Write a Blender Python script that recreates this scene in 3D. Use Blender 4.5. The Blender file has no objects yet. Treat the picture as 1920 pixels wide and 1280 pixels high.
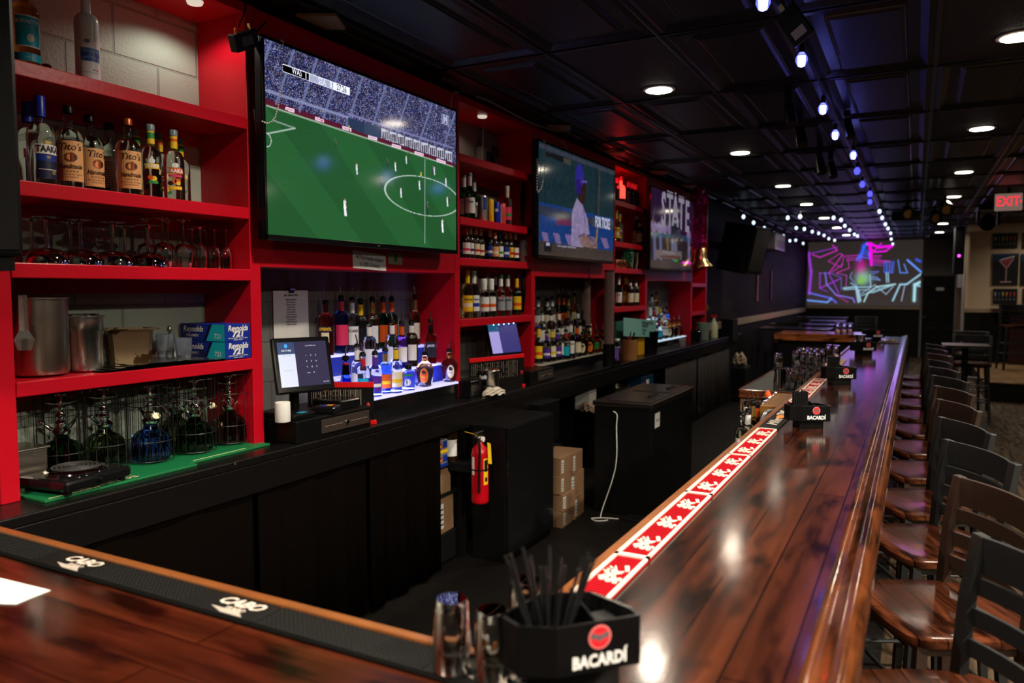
import bpy, math, random
import numpy as np
from mathutils import Vector, Matrix
R = math.radians
random.seed(7)
SC = bpy.context.scene
COL = SC.collection

# ------------------------------------------------------------------ camera
W, H, F = 1920, 1280, 1427.0
EYE = 1.69
_c = np.array([960.0, 640.0])
_y = np.array([1718 - 960, 542 - 640, F]); _y /= np.linalg.norm(_y)
_x = -np.array([-1740 - 960, 542 - 640, F]); _x /= np.linalg.norm(_x)
_x -= _y * (_x @ _y); _x /= np.linalg.norm(_x)
_z = np.cross(_x, _y)
if _z[1] > 0: _z = -_z
RM = np.array([_x, _y, _z])
cam_d = bpy.data.cameras.new('camera')
cam = bpy.data.objects.new('camera', cam_d); COL.objects.link(cam)
cam.matrix_world = Matrix(((RM[0, 0], -RM[0, 1], -RM[0, 2], 0), (RM[1, 0], -RM[1, 1], -RM[1, 2], 0), (RM[2, 0], -RM[2, 1], -RM[2, 2], EYE), (0, 0, 0, 1)))
cam_d.sensor_width = 36; cam_d.lens = 36 * F / W
cam_d.clip_start = .05; cam_d.clip_end = 80
cam_d.dof.use_dof = True; cam_d.dof.focus_distance = 3.1; cam_d.dof.aperture_fstop = 2.6
SC.camera = cam
def ray(u, v): return RM @ np.array([u - 960.0, v - 640.0, F])
def onX(u, v, X): r = ray(u, v); t = X / r[0]; return Vector((X, r[1] * t, r[2] * t + EYE))
def onY(u, v, Y): r = ray(u, v); t = Y / r[1]; return Vector((r[0] * t, Y, r[2] * t + EYE))
def onZ(u, v, Z): r = ray(u, v); t = (Z - EYE) / r[2]; return Vector((r[0] * t, r[1] * t, Z))

# ------------------------------------------------------------------ world, exposure, cycles
wd = bpy.data.worlds.new('world'); SC.world = wd; wd.use_nodes = True
wd.node_tree.nodes['Background'].inputs[0].default_value = (.5, .45, .5, 1)
wd.node_tree.nodes['Background'].inputs[1].default_value = .004
SC.view_settings.view_transform = 'Standard'; SC.view_settings.look = 'None'
SC.view_settings.gamma = 1; SC.view_settings.use_curve_mapping = False
SC.view_settings.exposure = 0.35
SC.cycles.use_denoising = True
SC.cycles.max_bounces = 8; SC.cycles.diffuse_bounces = 3; SC.cycles.glossy_bounces = 4
SC.cycles.transmission_bounces = 8; SC.cycles.transparent_max_bounces = 12
SC.cycles.sample_clamp_indirect = 4
SC.cycles.caustics_reflective = False; SC.cycles.caustics_refractive = False

CEIL = 2.94
LAMP_W = 9.0
LAMP_COL = (1, .87, .69)
LAMPS = [(-1.47, y) for y in (-.2, 2.25, 4.75, 7.25, 9.8, 12.05, 14.5, 16.9, 19.3)] + [(.41, y) for y in (-.2, 2.15, 4.6, 7.05, 9.55, 12.0, 14.4, 16.8, 19.3)] + [(2.29, y) for y in (-.2, 2.2, 4.6, 7.1, 12.0, 16.3)]
def light(name, kind, loc, energy, col, size=.1, rot=(0, 0, 0), **k):
    d = bpy.data.lights.new(name, kind); d.energy = energy; d.color = col
    if kind == 'AREA': d.shape = 'DISK'; d.size = size
    else: d.shadow_soft_size = size
    for a, b in k.items(): setattr(d, a, b)
    o = bpy.data.objects.new(name, d); COL.objects.link(o); o.location = loc; o.rotation_euler = rot
    return o
for x, y in LAMPS:
    light('downlight_lamp', 'AREA', (x, y, CEIL - .022), LAMP_W * {(-1.47, 2.25): 2.6, (-1.47, 4.75): 1.3, (.41, 2.15): 4.0, (-1.47, -.2): 5.0, (.41, -.2): 6.0, (2.29, -.2): 14.0, (2.29, 2.2): 32.0, (2.29, 4.6): 4.0, (.41, 14.4): 2.0, (.41, 16.8): 2.4}.get((x, y), 1.0 if y < 11 else .7), LAMP_COL, .15, spread=R(150))
# coloured lamps of the stage end, under the ceiling; the violet one is added
light('coloured_lamp', 'SPOT', (-.4, 14.6, 2.75), 45, (1, .02, .35), .05, (R(62), 0, R(64)), spot_size=R(38), spot_blend=.8)
light('coloured_lamp', 'SPOT', (-.55, 10.5, 2.7), 9, (.35, .06, 1), .05, (R(30), 0, R(20)), spot_size=R(80), spot_blend=.9)  # added violet fill for the ambient tint of the far end
light('coloured_lamp', 'SPOT', (.3, 13.0, 2.75), 14, (.9, .1, .8), .05, (R(-62), 0, R(5)), spot_size=R(40), spot_blend=.9)

# ------------------------------------------------------------------ materials
MATS = {}
def lin(c): return tuple(((x / 255) / 12.92 if x / 255 < .04045 else ((x / 255 + .055) / 1.055) ** 2.4) for x in c)
def M(name, col=(.5, .5, .5), rough=.5, metal=0, spec=.5, emit=None, es=1, trans=0, ior=1.45, coat=0, alpha=1, bump=None, var=None, wear=None):
    """one principled material; bump=(scale, strength), var=(scale, amount) mottles the colour, wear=(scale, colour, threshold) adds chips"""
    if name in MATS: return MATS[name]
    m = bpy.data.materials.new(name); m.use_nodes = True; MATS[name] = m
    nt = m.node_tree; b = nt.nodes['Principled BSDF']
    b.inputs['Base Color'].default_value = (*col, 1); b.inputs['Roughness'].default_value = rough
    b.inputs['Metallic'].default_value = metal; b.inputs['Specular IOR Level'].default_value = spec
    b.inputs['Transmission Weight'].default_value = trans; b.inputs['IOR'].default_value = ior
    b.inputs['Coat Weight'].default_value = coat; b.inputs['Alpha'].default_value = alpha
    if emit: b.inputs['Emission Color'].default_value = (*emit, 1); b.inputs['Emission Strength'].default_value = es
    tc = nt.nodes.new('ShaderNodeTexCoord')
    def noise(sc, det=3):
        n = nt.nodes.new('ShaderNodeTexNoise'); n.inputs['Scale'].default_value = sc; n.inputs['Detail'].default_value = det
        nt.links.new(tc.outputs['Object'], n.inputs['Vector']); return n
    src = None
    if var:
        n = noise(var[0]); mx = nt.nodes.new('ShaderNodeMix'); mx.data_type = 'RGBA'
        nt.links.new(n.outputs['Fac'], mx.inputs[0])
        mx.inputs[6].default_value = (*[c * (1 - var[1]) for c in col], 1); mx.inputs[7].default_value = (*[min(1, c * (1 + var[1])) for c in col], 1)
        nt.links.new(mx.outputs[2], b.inputs['Base Color']); src = mx.outputs[2]
    if wear:
        n = noise(wear[0], 6); cr = nt.nodes.new('ShaderNodeValToRGB')
        cr.color_ramp.elements[0].position = wear[2]; cr.color_ramp.elements[1].position = wear[2] + .03
        nt.links.new(n.outputs['Fac'], cr.inputs[0]); mx = nt.nodes.new('ShaderNodeMix'); mx.data_type = 'RGBA'
        nt.links.new(cr.outputs[0], mx.inputs[0]); mx.inputs[7].default_value = (*wear[1], 1)
        if src: nt.links.new(src, mx.inputs[6])
        else: mx.inputs[6].default_value = (*col, 1)
        nt.links.new(mx.outputs[2], b.inputs['Base Color'])
    if bump:
        n = noise(bump[0], 5); bp = nt.nodes.new('ShaderNodeBump'); bp.inputs['Strength'].default_value = bump[1]
        bp.inputs['Distance'].default_value = .01
        nt.links.new(n.outputs['Fac'], bp.inputs['Height']); nt.links.new(bp.outputs[0], b.inputs['Normal'])
    return m
def node(nt, t, **k):
    n = nt.nodes.new(t)
    for a, b in k.items(): setattr(n, a, b)
    return n
def swizzle(nt, order, scale=(1, 1, 1)):
    """object coordinates re-ordered so that the first two run along the surface"""
    tc = node(nt, 'ShaderNodeTexCoord'); s = node(nt, 'ShaderNodeSeparateXYZ'); c = node(nt, 'ShaderNodeCombineXYZ')
    nt.links.new(tc.outputs['Object'], s.inputs[0])
    for i, ch in enumerate(order):
        mm = node(nt, 'ShaderNodeMath', operation='MULTIPLY'); mm.inputs[1].default_value = scale[i]
        nt.links.new(s.outputs['XYZ'.index(ch)], mm.inputs[0]); nt.links.new(mm.outputs[0], c.inputs[i])
    return c.outputs[0]
def wood(name, order, dark, light_, rough=.2, plank=(1.3, .085), coat=.6, bump=.12):
    m = bpy.data.materials.new(name); m.use_nodes = True; nt = m.node_tree; b = nt.nodes['Principled BSDF']; MATS[name] = m
    v = swizzle(nt, order)
    br = node(nt, 'ShaderNodeTexBrick'); br.offset = .37
    br.inputs['Scale'].default_value = 1; br.inputs['Brick Width'].default_value = plank[0]; br.inputs['Row Height'].default_value = plank[1]
    br.inputs['Mortar Size'].default_value = .0022; br.inputs['Color1'].default_value = (*dark, 1); br.inputs['Color2'].default_value = (*light_, 1)
    br.inputs['Mortar'].default_value = (*[c * .25 for c in dark], 1); br.inputs['Bias'].default_value = -.1
    nt.links.new(v, br.inputs['Vector'])
    v2 = swizzle(nt, order, (2.2, 26, 26))
    n = node(nt, 'ShaderNodeTexNoise'); n.inputs['Scale'].default_value = 1; n.inputs['Detail'].default_value = 6; n.inputs['Distortion'].default_value = .6
    nt.links.new(v2, n.inputs['Vector'])
    n2 = node(nt, 'ShaderNodeTexNoise'); n2.inputs['Scale'].default_value = 1; n2.inputs['Detail'].default_value = 3; nt.links.new(swizzle(nt, order, (5, 17, 17)), n2.inputs['Vector'])
    cr = node(nt, 'ShaderNodeValToRGB'); cr.color_ramp.elements[0].position = .3; cr.color_ramp.elements[0].color = (.35, .35, .35, 1); cr.color_ramp.elements[1].position = .7; cr.color_ramp.elements[1].color = (1.5, 1.5, 1.5, 1)
    nt.links.new(n.outputs['Fac'], cr.inputs[0])
    cr2 = node(nt, 'ShaderNodeValToRGB'); cr2.color_ramp.elements[0].position = .33; cr2.color_ramp.elements[0].color = (.18, .16, .16, 1); cr2.color_ramp.elements[1].position = .5; cr2.color_ramp.elements[1].color = (1, 1, 1, 1)
    nt.links.new(n2.outputs['Fac'], cr2.inputs[0])
    m1 = node(nt, 'ShaderNodeMix', data_type='RGBA', blend_type='MULTIPLY'); m1.inputs[0].default_value = 1
    nt.links.new(br.outputs[0], m1.inputs[6]); nt.links.new(cr.outputs[0], m1.inputs[7])
    m2 = node(nt, 'ShaderNodeMix', data_type='RGBA', blend_type='MULTIPLY'); m2.inputs[0].default_value = 1
    nt.links.new(m1.outputs[2], m2.inputs[6]); nt.links.new(cr2.outputs[0], m2.inputs[7])
    nt.links.new(m2.outputs[2], b.inputs['Base Color'])
    b.inputs['Roughness'].default_value = rough; b.inputs['Coat Weight'].default_value = coat; b.inputs['Coat Roughness'].default_value = .125; b.inputs['Specular IOR Level'].default_value = .04
    bp = node(nt, 'ShaderNodeBump'); bp.inputs['Strength'].default_value = bump; bp.inputs['Distance'].default_value = .004
    n3 = node(nt, 'ShaderNodeTexNoise'); n3.inputs['Scale'].default_value = 1; n3.inputs['Detail'].default_value = 4; nt.links.new(swizzle(nt, order, (5, 14, 14)), n3.inputs['Vector'])
    nt.links.new(n3.outputs['Fac'], bp.inputs['Height']); nt.links.new(bp.outputs[0], b.inputs['Normal']); nt.links.new(bp.outputs[0], b.inputs['Coat Normal'])
    return m
def blocks(name, order, col, mortar, bw=.406, rh=.203, ms=.006, rough=.6, grain=90, depth=.35, col2=None, spread=.06, spec=.3):
    m = bpy.data.materials.new(name); m.use_nodes = True; nt = m.node_tree; b = nt.nodes['Principled BSDF']; MATS[name] = m
    br = node(nt, 'ShaderNodeTexBrick'); br.inputs['Scale'].default_value = 1; br.inputs['Brick Width'].default_value = bw; br.inputs['Row Height'].default_value = rh
    br.inputs['Mortar Size'].default_value = ms; br.inputs['Mortar Smooth'].default_value = .4
    br.inputs['Color1'].default_value = (*col, 1); br.inputs['Color2'].default_value = (*(col2 or [c * (1 - spread) for c in col]), 1); br.inputs['Mortar'].default_value = (*mortar, 1)
    nt.links.new(swizzle(nt, order), br.inputs['Vector']); nt.links.new(br.outputs[0], b.inputs['Base Color'])
    tc = node(nt, 'ShaderNodeTexCoord'); n = node(nt, 'ShaderNodeTexNoise'); n.inputs['Scale'].default_value = grain; n.inputs['Detail'].default_value = 4
    nt.links.new(tc.outputs['Object'], n.inputs['Vector'])
    sb = node(nt, 'ShaderNodeMath', operation='MULTIPLY_ADD'); sb.inputs[1].default_value = -3.0; nt.links.new(br.outputs['Fac'], sb.inputs[0]); nt.links.new(n.outputs['Fac'], sb.inputs[2])
    bp = node(nt, 'ShaderNodeBump'); bp.inputs['Strength'].default_value = depth; bp.inputs['Distance'].default_value = .004
    nt.links.new(sb.outputs[0], bp.inputs['Height']); nt.links.new(bp.outputs[0], b.inputs['Normal'])
    b.inputs['Roughness'].default_value = rough; b.inputs['Specular IOR Level'].default_value = spec
    return m
def vcol_mat(name, strength, rough=.06, spec=.5):
    m = bpy.data.materials.new(name); m.use_nodes = True; nt = m.node_tree; b = nt.nodes['Principled BSDF']
    a = node(nt, 'ShaderNodeAttribute', attribute_name='Col')
    b.inputs['Base Color'].default_value = (.004, .004, .005, 1); b.inputs['Roughness'].default_value = rough; b.inputs['Specular IOR Level'].default_value = spec
    nt.links.new(a.outputs['Color'], b.inputs['Emission Color']); b.inputs['Emission Strength'].default_value = strength
    MATS[name] = m; return m
def print_mat(name, rough=.5):
    m = bpy.data.materials.new(name); m.use_nodes = True; nt = m.node_tree; b = nt.nodes['Principled BSDF']
    a = node(nt, 'ShaderNodeAttribute', attribute_name='Col'); nt.links.new(a.outputs['Color'], b.inputs['Base Color']); b.inputs['Roughness'].default_value = rough
    MATS[name] = m; return m

RED = M('red_gloss_paint', (.52, .004, .016), .32, spec=.35, bump=(60, .05), wear=(9, (.55, .45, .4), .79))
REDI = RED
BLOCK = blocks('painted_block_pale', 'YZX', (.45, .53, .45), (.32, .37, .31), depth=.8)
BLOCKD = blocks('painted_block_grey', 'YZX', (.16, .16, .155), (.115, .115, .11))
BLACK = M('black_matte', (.004, .004, .0043), .6, spec=.2)
BLKS = M('black_satin', (.004, .004, .0043), .36, spec=.22)
BLKG = M('black_gloss', (.006, .006, .007), .12)
BPAINT = M('black_painted_wood', (.005, .0045, .0045), .28, spec=.4, bump=(30, .15), wear=(14, (.25, .2, .16), .77))
RUB = M('black_rubber', (.018, .018, .018), .55)
WHITE = M('white_paint', (.8, .8, .78), .5)
PAPER = M('paper', (.82, .82, .8), .7)
PAPERG = M('paper_back_sheet', (.65, .66, .68), .7)
INK = M('ink', (.015, .015, .02), .6)
STEEL = M('brushed_steel', (.62, .6, .57), .24, 1, bump=(120, .05))
STEELD = M('worn_steel', (.42, .37, .31), .3, 1, bump=(20, .15), var=(7, .3))
CHROME = M('chrome', (.85, .85, .86), .06, 1)
BRASS = M('brass', (.55, .38, .14), .25, 1)
GOLD = M('gold_foil', (.8, .55, .18), .25, .9)
def glassmat(name, col=(1, 1, 1), ior=1.47, rough=0.0): return M(name, col, rough, trans=1, ior=ior)
GLASS = glassmat('clear_glass', (.97, .99, .98))
GLASSB = glassmat('clear_spirit_glass', (.9, .95, .92), 1.4)
GBLUE = glassmat('blue_glass', (.05, .16, .8), 1.4)
GGREEN = glassmat('dark_green_glass', (.03, .16, .05), 1.4)
GOLIVE = glassmat('smoky_olive_glass', (.25, .32, .14), 1.4)
GAMBER = glassmat('amber_spirit_glass', (.62, .24, .05), 1.4)
GBROWN = M('brown_bottle_glass', (.018, .008, .004), .06, coat=.5)
GDARK = M('dark_bottle_glass', (.006, .007, .006), .05, coat=.5)
GYEL = glassmat('pale_gold_spirit_glass', (.85, .68, .3), 1.4)
GRED = glassmat('red_liqueur_glass', (.75, .05, .03), 1.4)
GPURP = glassmat('violet_lit_glass', (.3, .08, .6), 1.4)
FROST = M('frosted_glass', (.78, .83, .86), .3, trans=.12)
def C(name, r, g, b, rough=.45, **k): return M(name, lin((r, g, b)), rough, **k)
LTAN = C('tan_label', 228, 165, 108); LCREAM = C('cream_label', 235, 225, 190); LWHITE = C('white_label', 235, 235, 235); LBLACK = C('black_label', 15, 15, 18)
LTEAL = C('teal_label', 20, 175, 205); LBLUE = C('blue_label', 20, 50, 150); LNAVY = C('navy_label', 20, 26, 60); LRED = C('red_label', 190, 20, 30); LORANGE = C('orange_label', 225, 90, 20)
LYEL = C('yellow_label', 240, 195, 30); LGREEN = C('green_label', 40, 140, 60); LBROWN = C('brown_ink', 60, 25, 12); LPURP = C('purple_label', 90, 40, 160); LPINK = C('pink_label', 225, 50, 100); LGREY = C('grey_label', 150, 160, 170)
CBLUE = C('blue_cap', 15, 40, 160, .35); CCOP = C('copper_cap', 190, 90, 50, .3, metal=.6); CGREY = C('grey_cap', 120, 140, 145, .35); CBLK = BLKS; CWHITE = C('white_cap', 225, 228, 225); CGRN = C('green_cap', 30, 90, 60, .35)

# ------------------------------------------------------------------ mesh building
class MB:
    def __init__(s): s.v = []; s.f = []; s.mi = []; s.mats = []; s.cur = 0; s.M = None
    def m(s, mat):
        if mat not in s.mats: s.mats.append(mat)
        s.cur = s.mats.index(mat); return s
    def add(s, vs, fs):
        n = len(s.v)
        if s.M is not None: vs = [tuple(s.M @ Vector(p)) for p in vs]
        s.v += [tuple(p) for p in vs]; s.f += [tuple(i + n for i in f) for f in fs]; s.mi += [s.cur] * len(fs); return s
    def box(s, x0, x1, y0, y1, z0, z1):
        return s.add([(x, y, z) for z in (z0, z1) for y in (y0, y1) for x in (x0, x1)], [(0, 2, 3, 1), (4, 5, 7, 6), (0, 1, 5, 4), (2, 6, 7, 3), (0, 4, 6, 2), (1, 3, 7, 5)])
    def prism(s, poly, z0, z1, ax='z'):
        n = len(poly)
        def P(a, b, c): return (a, b, c) if ax == 'z' else ((c, a, b) if ax == 'x' else (a, c, b))
        vs = [P(a, b, z0) for a, b in poly] + [P(a, b, z1) for a, b in poly]
        return s.add(vs, [tuple(range(n))[::-1], tuple(range(n, 2 * n))] + [(i, (i + 1) % n, n + (i + 1) % n, n + i) for i in range(n)])
    def quad(s, *p): return s.add(list(p), [tuple(range(len(p)))])
    def lathe(s, prof, n=20, c=(0, 0, 0), sx=1, sy=1):
        vs = []; fs = []; rings = []
        for r, z in prof:
            if r < 1e-6: rings.append([len(vs)]); vs.append((c[0], c[1], c[2] + z))
            else:
                rings.append(list(range(len(vs), len(vs) + n)))
                vs += [(c[0] + r * sx * math.cos(2 * math.pi * i / n), c[1] + r * sy * math.sin(2 * math.pi * i / n), c[2] + z) for i in range(n)]
        for a, b in zip(rings, rings[1:]):
            for i in range(n):
                j = (i + 1) % n
                if len(a) == 1 and len(b) == 1: break
                if len(a) == 1: fs.append((a[0], b[j], b[i]))
                elif len(b) == 1: fs.append((a[i], a[j], b[0]))
                else: fs.append((a[i], a[j], b[j], b[i]))
        return s.add(vs, fs)
    def cyl(s, p0, p1, r0, r1=None, n=12, cap=True):
        r1 = r0 if r1 is None else r1; p0 = Vector(p0); p1 = Vector(p1); d = (p1 - p0).normalized()
        a = d.orthogonal().normalized(); b = d.cross(a); vs = []
        for p, r in ((p0, r0), (p1, r1)): vs += [p + (a * math.cos(2 * math.pi * i / n) + b * math.sin(2 * math.pi * i / n)) * r for i in range(n)]
        fs = [(i, (i + 1) % n, n + (i + 1) % n, n + i) for i in range(n)]
        if cap: fs += [tuple(range(n))[::-1], tuple(range(n, 2 * n))]
        return s.add(vs, fs)
    def tube(s, pts, r, n=8, closed=False):
        pts = [Vector(p) for p in pts]; N = len(pts); vs = []; prev = None
        for i, p in enumerate(pts):
            t = (pts[(i + 1) % N] - pts[i - 1]) if closed else (pts[min(i + 1, N - 1)] - pts[max(i - 1, 0)])
            t.normalize()
            a = t.orthogonal().normalized() if prev is None else (prev - t * prev.dot(t)).normalized()
            prev = a; b = t.cross(a); rr = r[i] if isinstance(r, (list, tuple)) else r
            vs += [p + (a * math.cos(2 * math.pi * k / n) + b * math.sin(2 * math.pi * k / n)) * rr for k in range(n)]
        fs = []
        for i in range(N if closed else N - 1):
            j = (i + 1) % N
            fs += [(i * n + k, i * n + (k + 1) % n, j * n + (k + 1) % n, j * n + k) for k in range(n)]
        if not closed: fs += [tuple(range(n))[::-1], tuple(range((N - 1) * n, N * n))]
        return s.add(vs, fs)
    def ball(s, c, r, n=10, sz=1):
        k = max(4, n // 2 + 1)
        return s.lathe([(r * math.sin(math.pi * i / k), -r * sz * math.cos(math.pi * i / k)) for i in range(k + 1)], n, c)
    def patch(s, r, z0, z1, a0, a1, n=10, sx=1, sy=1, r1=None):
        """part of a cylinder wall around z; angle 0 faces -Y, in degrees"""
        r1 = r1 or r; vs = []
        for i in range(n + 1):
            a = R(a0 + (a1 - a0) * i / n)
            vs += [(r * sx * math.sin(a), -r * sy * math.cos(a), z0), (r1 * sx * math.sin(a), -r1 * sy * math.cos(a), z1)]
        return s.add(vs, [(2 * i, 2 * i + 2, 2 * i + 3, 2 * i + 1) for i in range(n)])
    def text(s, body, size, fn, align='CENTER', bold=0, shear=0, wide=1, maxw=None):
        """flat lettering; fn maps the text's own x, y to a point"""
        c = bpy.data.curves.new('t', 'FONT'); c.body = body; c.size = size; c.align_x = align; c.align_y = 'CENTER'; c.resolution_u = 2
        c.offset = bold * size; c.shear = shear; o = bpy.data.objects.new('t', c)
        me = bpy.data.meshes.new_from_object(o)
        if len(me.vertices):
            xs = [v.co.x for v in me.vertices]; w = max(xs) - min(xs); k = wide
            if maxw and w * k > maxw: k = maxw / w
            s.add([fn(v.co.x * k, v.co.y) for v in me.vertices], [tuple(p.vertices) for p in me.polygons])
        bpy.data.objects.remove(o); bpy.data.curves.remove(c); bpy.data.meshes.remove(me); return s
    def ctext(s, body, size, r, z, a=0, **k):
        """lettering wrapped on a cylinder of radius r, centred at angle a (degrees), height z"""
        return s.text(body, size, lambda x, y: (r * math.sin(x / r + R(a)), -r * math.cos(x / r + R(a)), z + y), **k)
    def build(s, name, parent=None, mat=None, smooth=None, bevel=0, loc=None):
        me = bpy.data.meshes.new(name); me.from_pydata(s.v, [], s.f)
        for m in (s.mats or [mat]): me.materials.append(m)
        me.polygons.foreach_set('material_index', s.mi); me.validate(); me.update()
        o = bpy.data.objects.new(name, me); COL.objects.link(o)
        if parent is not None: o.parent = parent
        if loc is not None: o.location = loc
        if smooth is not None:
            me.polygons.foreach_set('use_smooth', [True] * len(me.polygons))
            if smooth: me.set_sharp_from_angle(angle=R(smooth))
        if bevel:
            b = o.modifiers.new('bevel', 'BEVEL'); b.width = bevel; b.segments = 2; b.limit_method = 'ANGLE'; b.angle_limit = R(40)
        return o
def tag(o, label=None, cat=None, group=None, kind=None):
    if label: o['label'] = label
    if cat: o['category'] = cat
    if group: o['group'] = group
    if kind: o['kind'] = kind
    return o
def thing(name, label, cat, loc=(0, 0, 0), rz=0, group=None):
    o = bpy.data.objects.new(name, None); COL.objects.link(o); o.location = loc; o.rotation_euler = (0, 0, rz); o.empty_display_size = .1
    return tag(o, label, cat, group)
def struct(o): o['kind'] = 'structure'; return o
def copy_tree(o, parent=None):
    c = o.copy(); COL.objects.link(c); c.parent = parent
    for ch in KIDS.get(o.name, []) or [x for x in o.children]: copy_tree(ch, c)
    return c
KIDS = {}
ORD = ['first', 'second', 'third', 'fourth', 'fifth', 'sixth', 'seventh', 'eighth', 'ninth', 'tenth', 'eleventh', 'twelfth', 'thirteenth', 'fourteenth', 'fifteenth', 'sixteenth']
def facing(p, turn=0):
    """z rotation that turns local -Y from p towards the customers' side, plus a turn in degrees"""
    return math.atan2(-p[1], -p[0]) + math.pi / 2 + R(turn)

class Img:
    """a small picture drawn with numpy, put on a mesh as a colour attribute (row 0 at the bottom)"""
    def __init__(s, w, h, bg=(0, 0, 0)):
        s.w, s.h = w, h; s.a = np.zeros((h, w, 3)); s.a[:] = bg
        s.y, s.x = np.mgrid[0:h, 0:w]; s.x = (s.x + .5) / w; s.y = (s.y + .5) / h; s.asp = w / h
    def put(s, mask, col, a=1.0): s.a[mask] = s.a[mask] * (1 - a) + np.array(col) * a; return s
    def rect(s, x0, x1, y0, y1, col, a=1.0): return s.put((s.x >= x0) & (s.x < x1) & (s.y >= y0) & (s.y < y1), col, a)
    def poly(s, pts, col, a=1.0):
        m = np.zeros(s.x.shape, bool); n = len(pts)
        for i in range(n):
            (x0, y0), (x1, y1) = pts[i], pts[(i + 1) % n]
            if y0 == y1: continue
            c = ((s.y >= min(y0, y1)) & (s.y < max(y0, y1))) & (s.x < x0 + (s.y - y0) * (x1 - x0) / (y1 - y0)); m ^= c
        return s.put(m, col, a)
    def line(s, p, q, w, col, a=1.0, glow=0):
        dx, dy = (q[0] - p[0]) * s.asp, q[1] - p[1]; L = max(dx * dx + dy * dy, 1e-9)
        px, py = (s.x - p[0]) * s.asp, s.y - p[1]; t = np.clip((px * dx + py * dy) / L, 0, 1); d = np.hypot(px - t * dx, py - t * dy)
        if glow: s.a += np.exp(-(d / glow) ** 2)[..., None] * np.array(col) * a * .5
        k = np.clip((w - d) * s.h + .5, 0, 1)[..., None] * a; s.a = s.a * (1 - k) + np.array(col) * k; return s
    def oval(s, cx, cy, rx, ry, col, a=1.0): return s.put(((s.x - cx) / rx) ** 2 + ((s.y - cy) / ry) ** 2 < 1, col, a)
    def ring(s, cx, cy, rx, ry, w, col):
        k = np.abs(np.sqrt(((s.x - cx) / rx) ** 2 + ((s.y - cy) / ry) ** 2) - 1) * min(rx * s.asp, ry); return s.put(k < w, col)
    def person(s, x, y, h, top, bot, skin=(.25, .15, .1)):
        w = h * .16 / s.asp
        s.line((x, y), (x - w * .3, y + h * .45), h * .055, bot); s.line((x + w * .7, y), (x + w * .2, y + h * .45), h * .055, bot)
        s.line((x, y + h * .45), (x, y + h * .8), h * .11, top); s.line((x, y + h * .78), (x + w, y + h * .5), h * .03, skin); s.oval(x, y + h * .92, h * .065 / s.asp, h * .075, skin)
    def mesh(s, name, fn, mat, parent=None):
        w, h = s.w, s.h; gx, gy = np.meshgrid(np.linspace(0, 1, w), np.linspace(0, 1, h)); gx = gx.ravel(); gy = gy.ravel()
        co = fn(gx, gy); idx = np.arange(w * h).reshape(h, w)
        q = np.stack([idx[:-1, :-1], idx[:-1, 1:], idx[1:, 1:], idx[1:, :-1]], -1).reshape(-1, 4)
        me = bpy.data.meshes.new(name); me.vertices.add(w * h); me.vertices.foreach_set('co', np.stack(co, 1).ravel().astype(np.float32))
        me.loops.add(q.size); me.loops.foreach_set('vertex_index', q.ravel().astype(np.int32))
        me.polygons.add(len(q)); me.polygons.foreach_set('loop_start', np.arange(0, q.size, 4, dtype=np.int32)); me.polygons.foreach_set('loop_total', np.full(len(q), 4, dtype=np.int32))
        me.update(calc_edges=True); at = me.color_attributes.new('Col', 'FLOAT_COLOR', 'POINT')
        at.data.foreach_set('color', np.concatenate([np.clip(s.a, 0, 4).reshape(-1, 3), np.ones((w * h, 1))], 1).ravel().astype(np.float32))
        me.materials.append(mat); o = bpy.data.objects.new(name, me); COL.objects.link(o)
        if parent is not None: o.parent = parent
        return o
# ------------------------------------------------------------------ room shell
XW, XF, YF = -2.9, -2.6, 21.5       # block wall behind the shelves, face of shelves and plank wall, far wall
FLOORD = blocks('dark_floor_tile', 'XYZ', (.006, .005, .0045), (.004, .0035, .003), .45, .45, .004, .55, 40, .15, None, .25, .15)
FLOORP = wood('worn_vinyl_plank', 'YXZ', (.055, .038, .024), (.08, .056, .036), .5, (1.2, .18), .0, .2)
m = MB().box(-3.1, -.09, -1.5, YF + .2, -.1, 0); struct(m.build('floor', None, FLOORD))
m = MB().box(-.09, 5.2, -1.5, YF + .2, -.1, 0); struct(m.build('floor_customer_side', None, FLOORP))
m = MB().box(.98, 5.2, 13.45, 17.2, 0, .28); struct(m.build('trim_1', None, BLKS)).name = 'floor_platform_riser'
PLATW = wood('platform_planks', 'XYZ', (.17, .10, .05), (.22, .13, .065), .45, (1.2, .13), .1, .15)
m = MB().box(.95, 5.2, 13.42, 17.2, .28, .3); struct(m.build('floor_platform', None, PLATW, bevel=.006))
CT = M('ceiling_black', (.0040, .0037, .0035), .42, spec=.3, bump=(160, .03)); CTR = M('ceiling_black_flat_panel', (.016, .016, .017), .7, bump=(90, .2)); CG = M('ceiling_grid_black', (.009, .009, .009), .3)
m = MB().m(CT); m.box(-3.1, 5.2, -1.5, YF + .2, CEIL + .012, CEIL + .1)
gx = [.055 + .61 * k for k in range(-6, 9)]; gy = [.8 + .02 + 1.225 * k - 1.98 for k in range(0, 20)]
lampcell = set()
for x, y in LAMPS:
    i = max(k for k in range(len(gx)) if gx[k] < x); js = [k for k in range(len(gy)) if gy[k] < y]
    if js: lampcell.add((i, max(js)))
m.m(CG)
for x in gx: m.box(x - .012, x + .012, -1.5, YF, CEIL - .004, CEIL + .02); m.box(x - .004, x + .004, -1.5, YF, CEIL - .009, CEIL)
for y in gy: m.box(-3, 5.2, y - .012, y + .012, CEIL - .003, CEIL + .02); m.box(-3, 5.2, y - .004, y + .004, CEIL - .008, CEIL)
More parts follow.
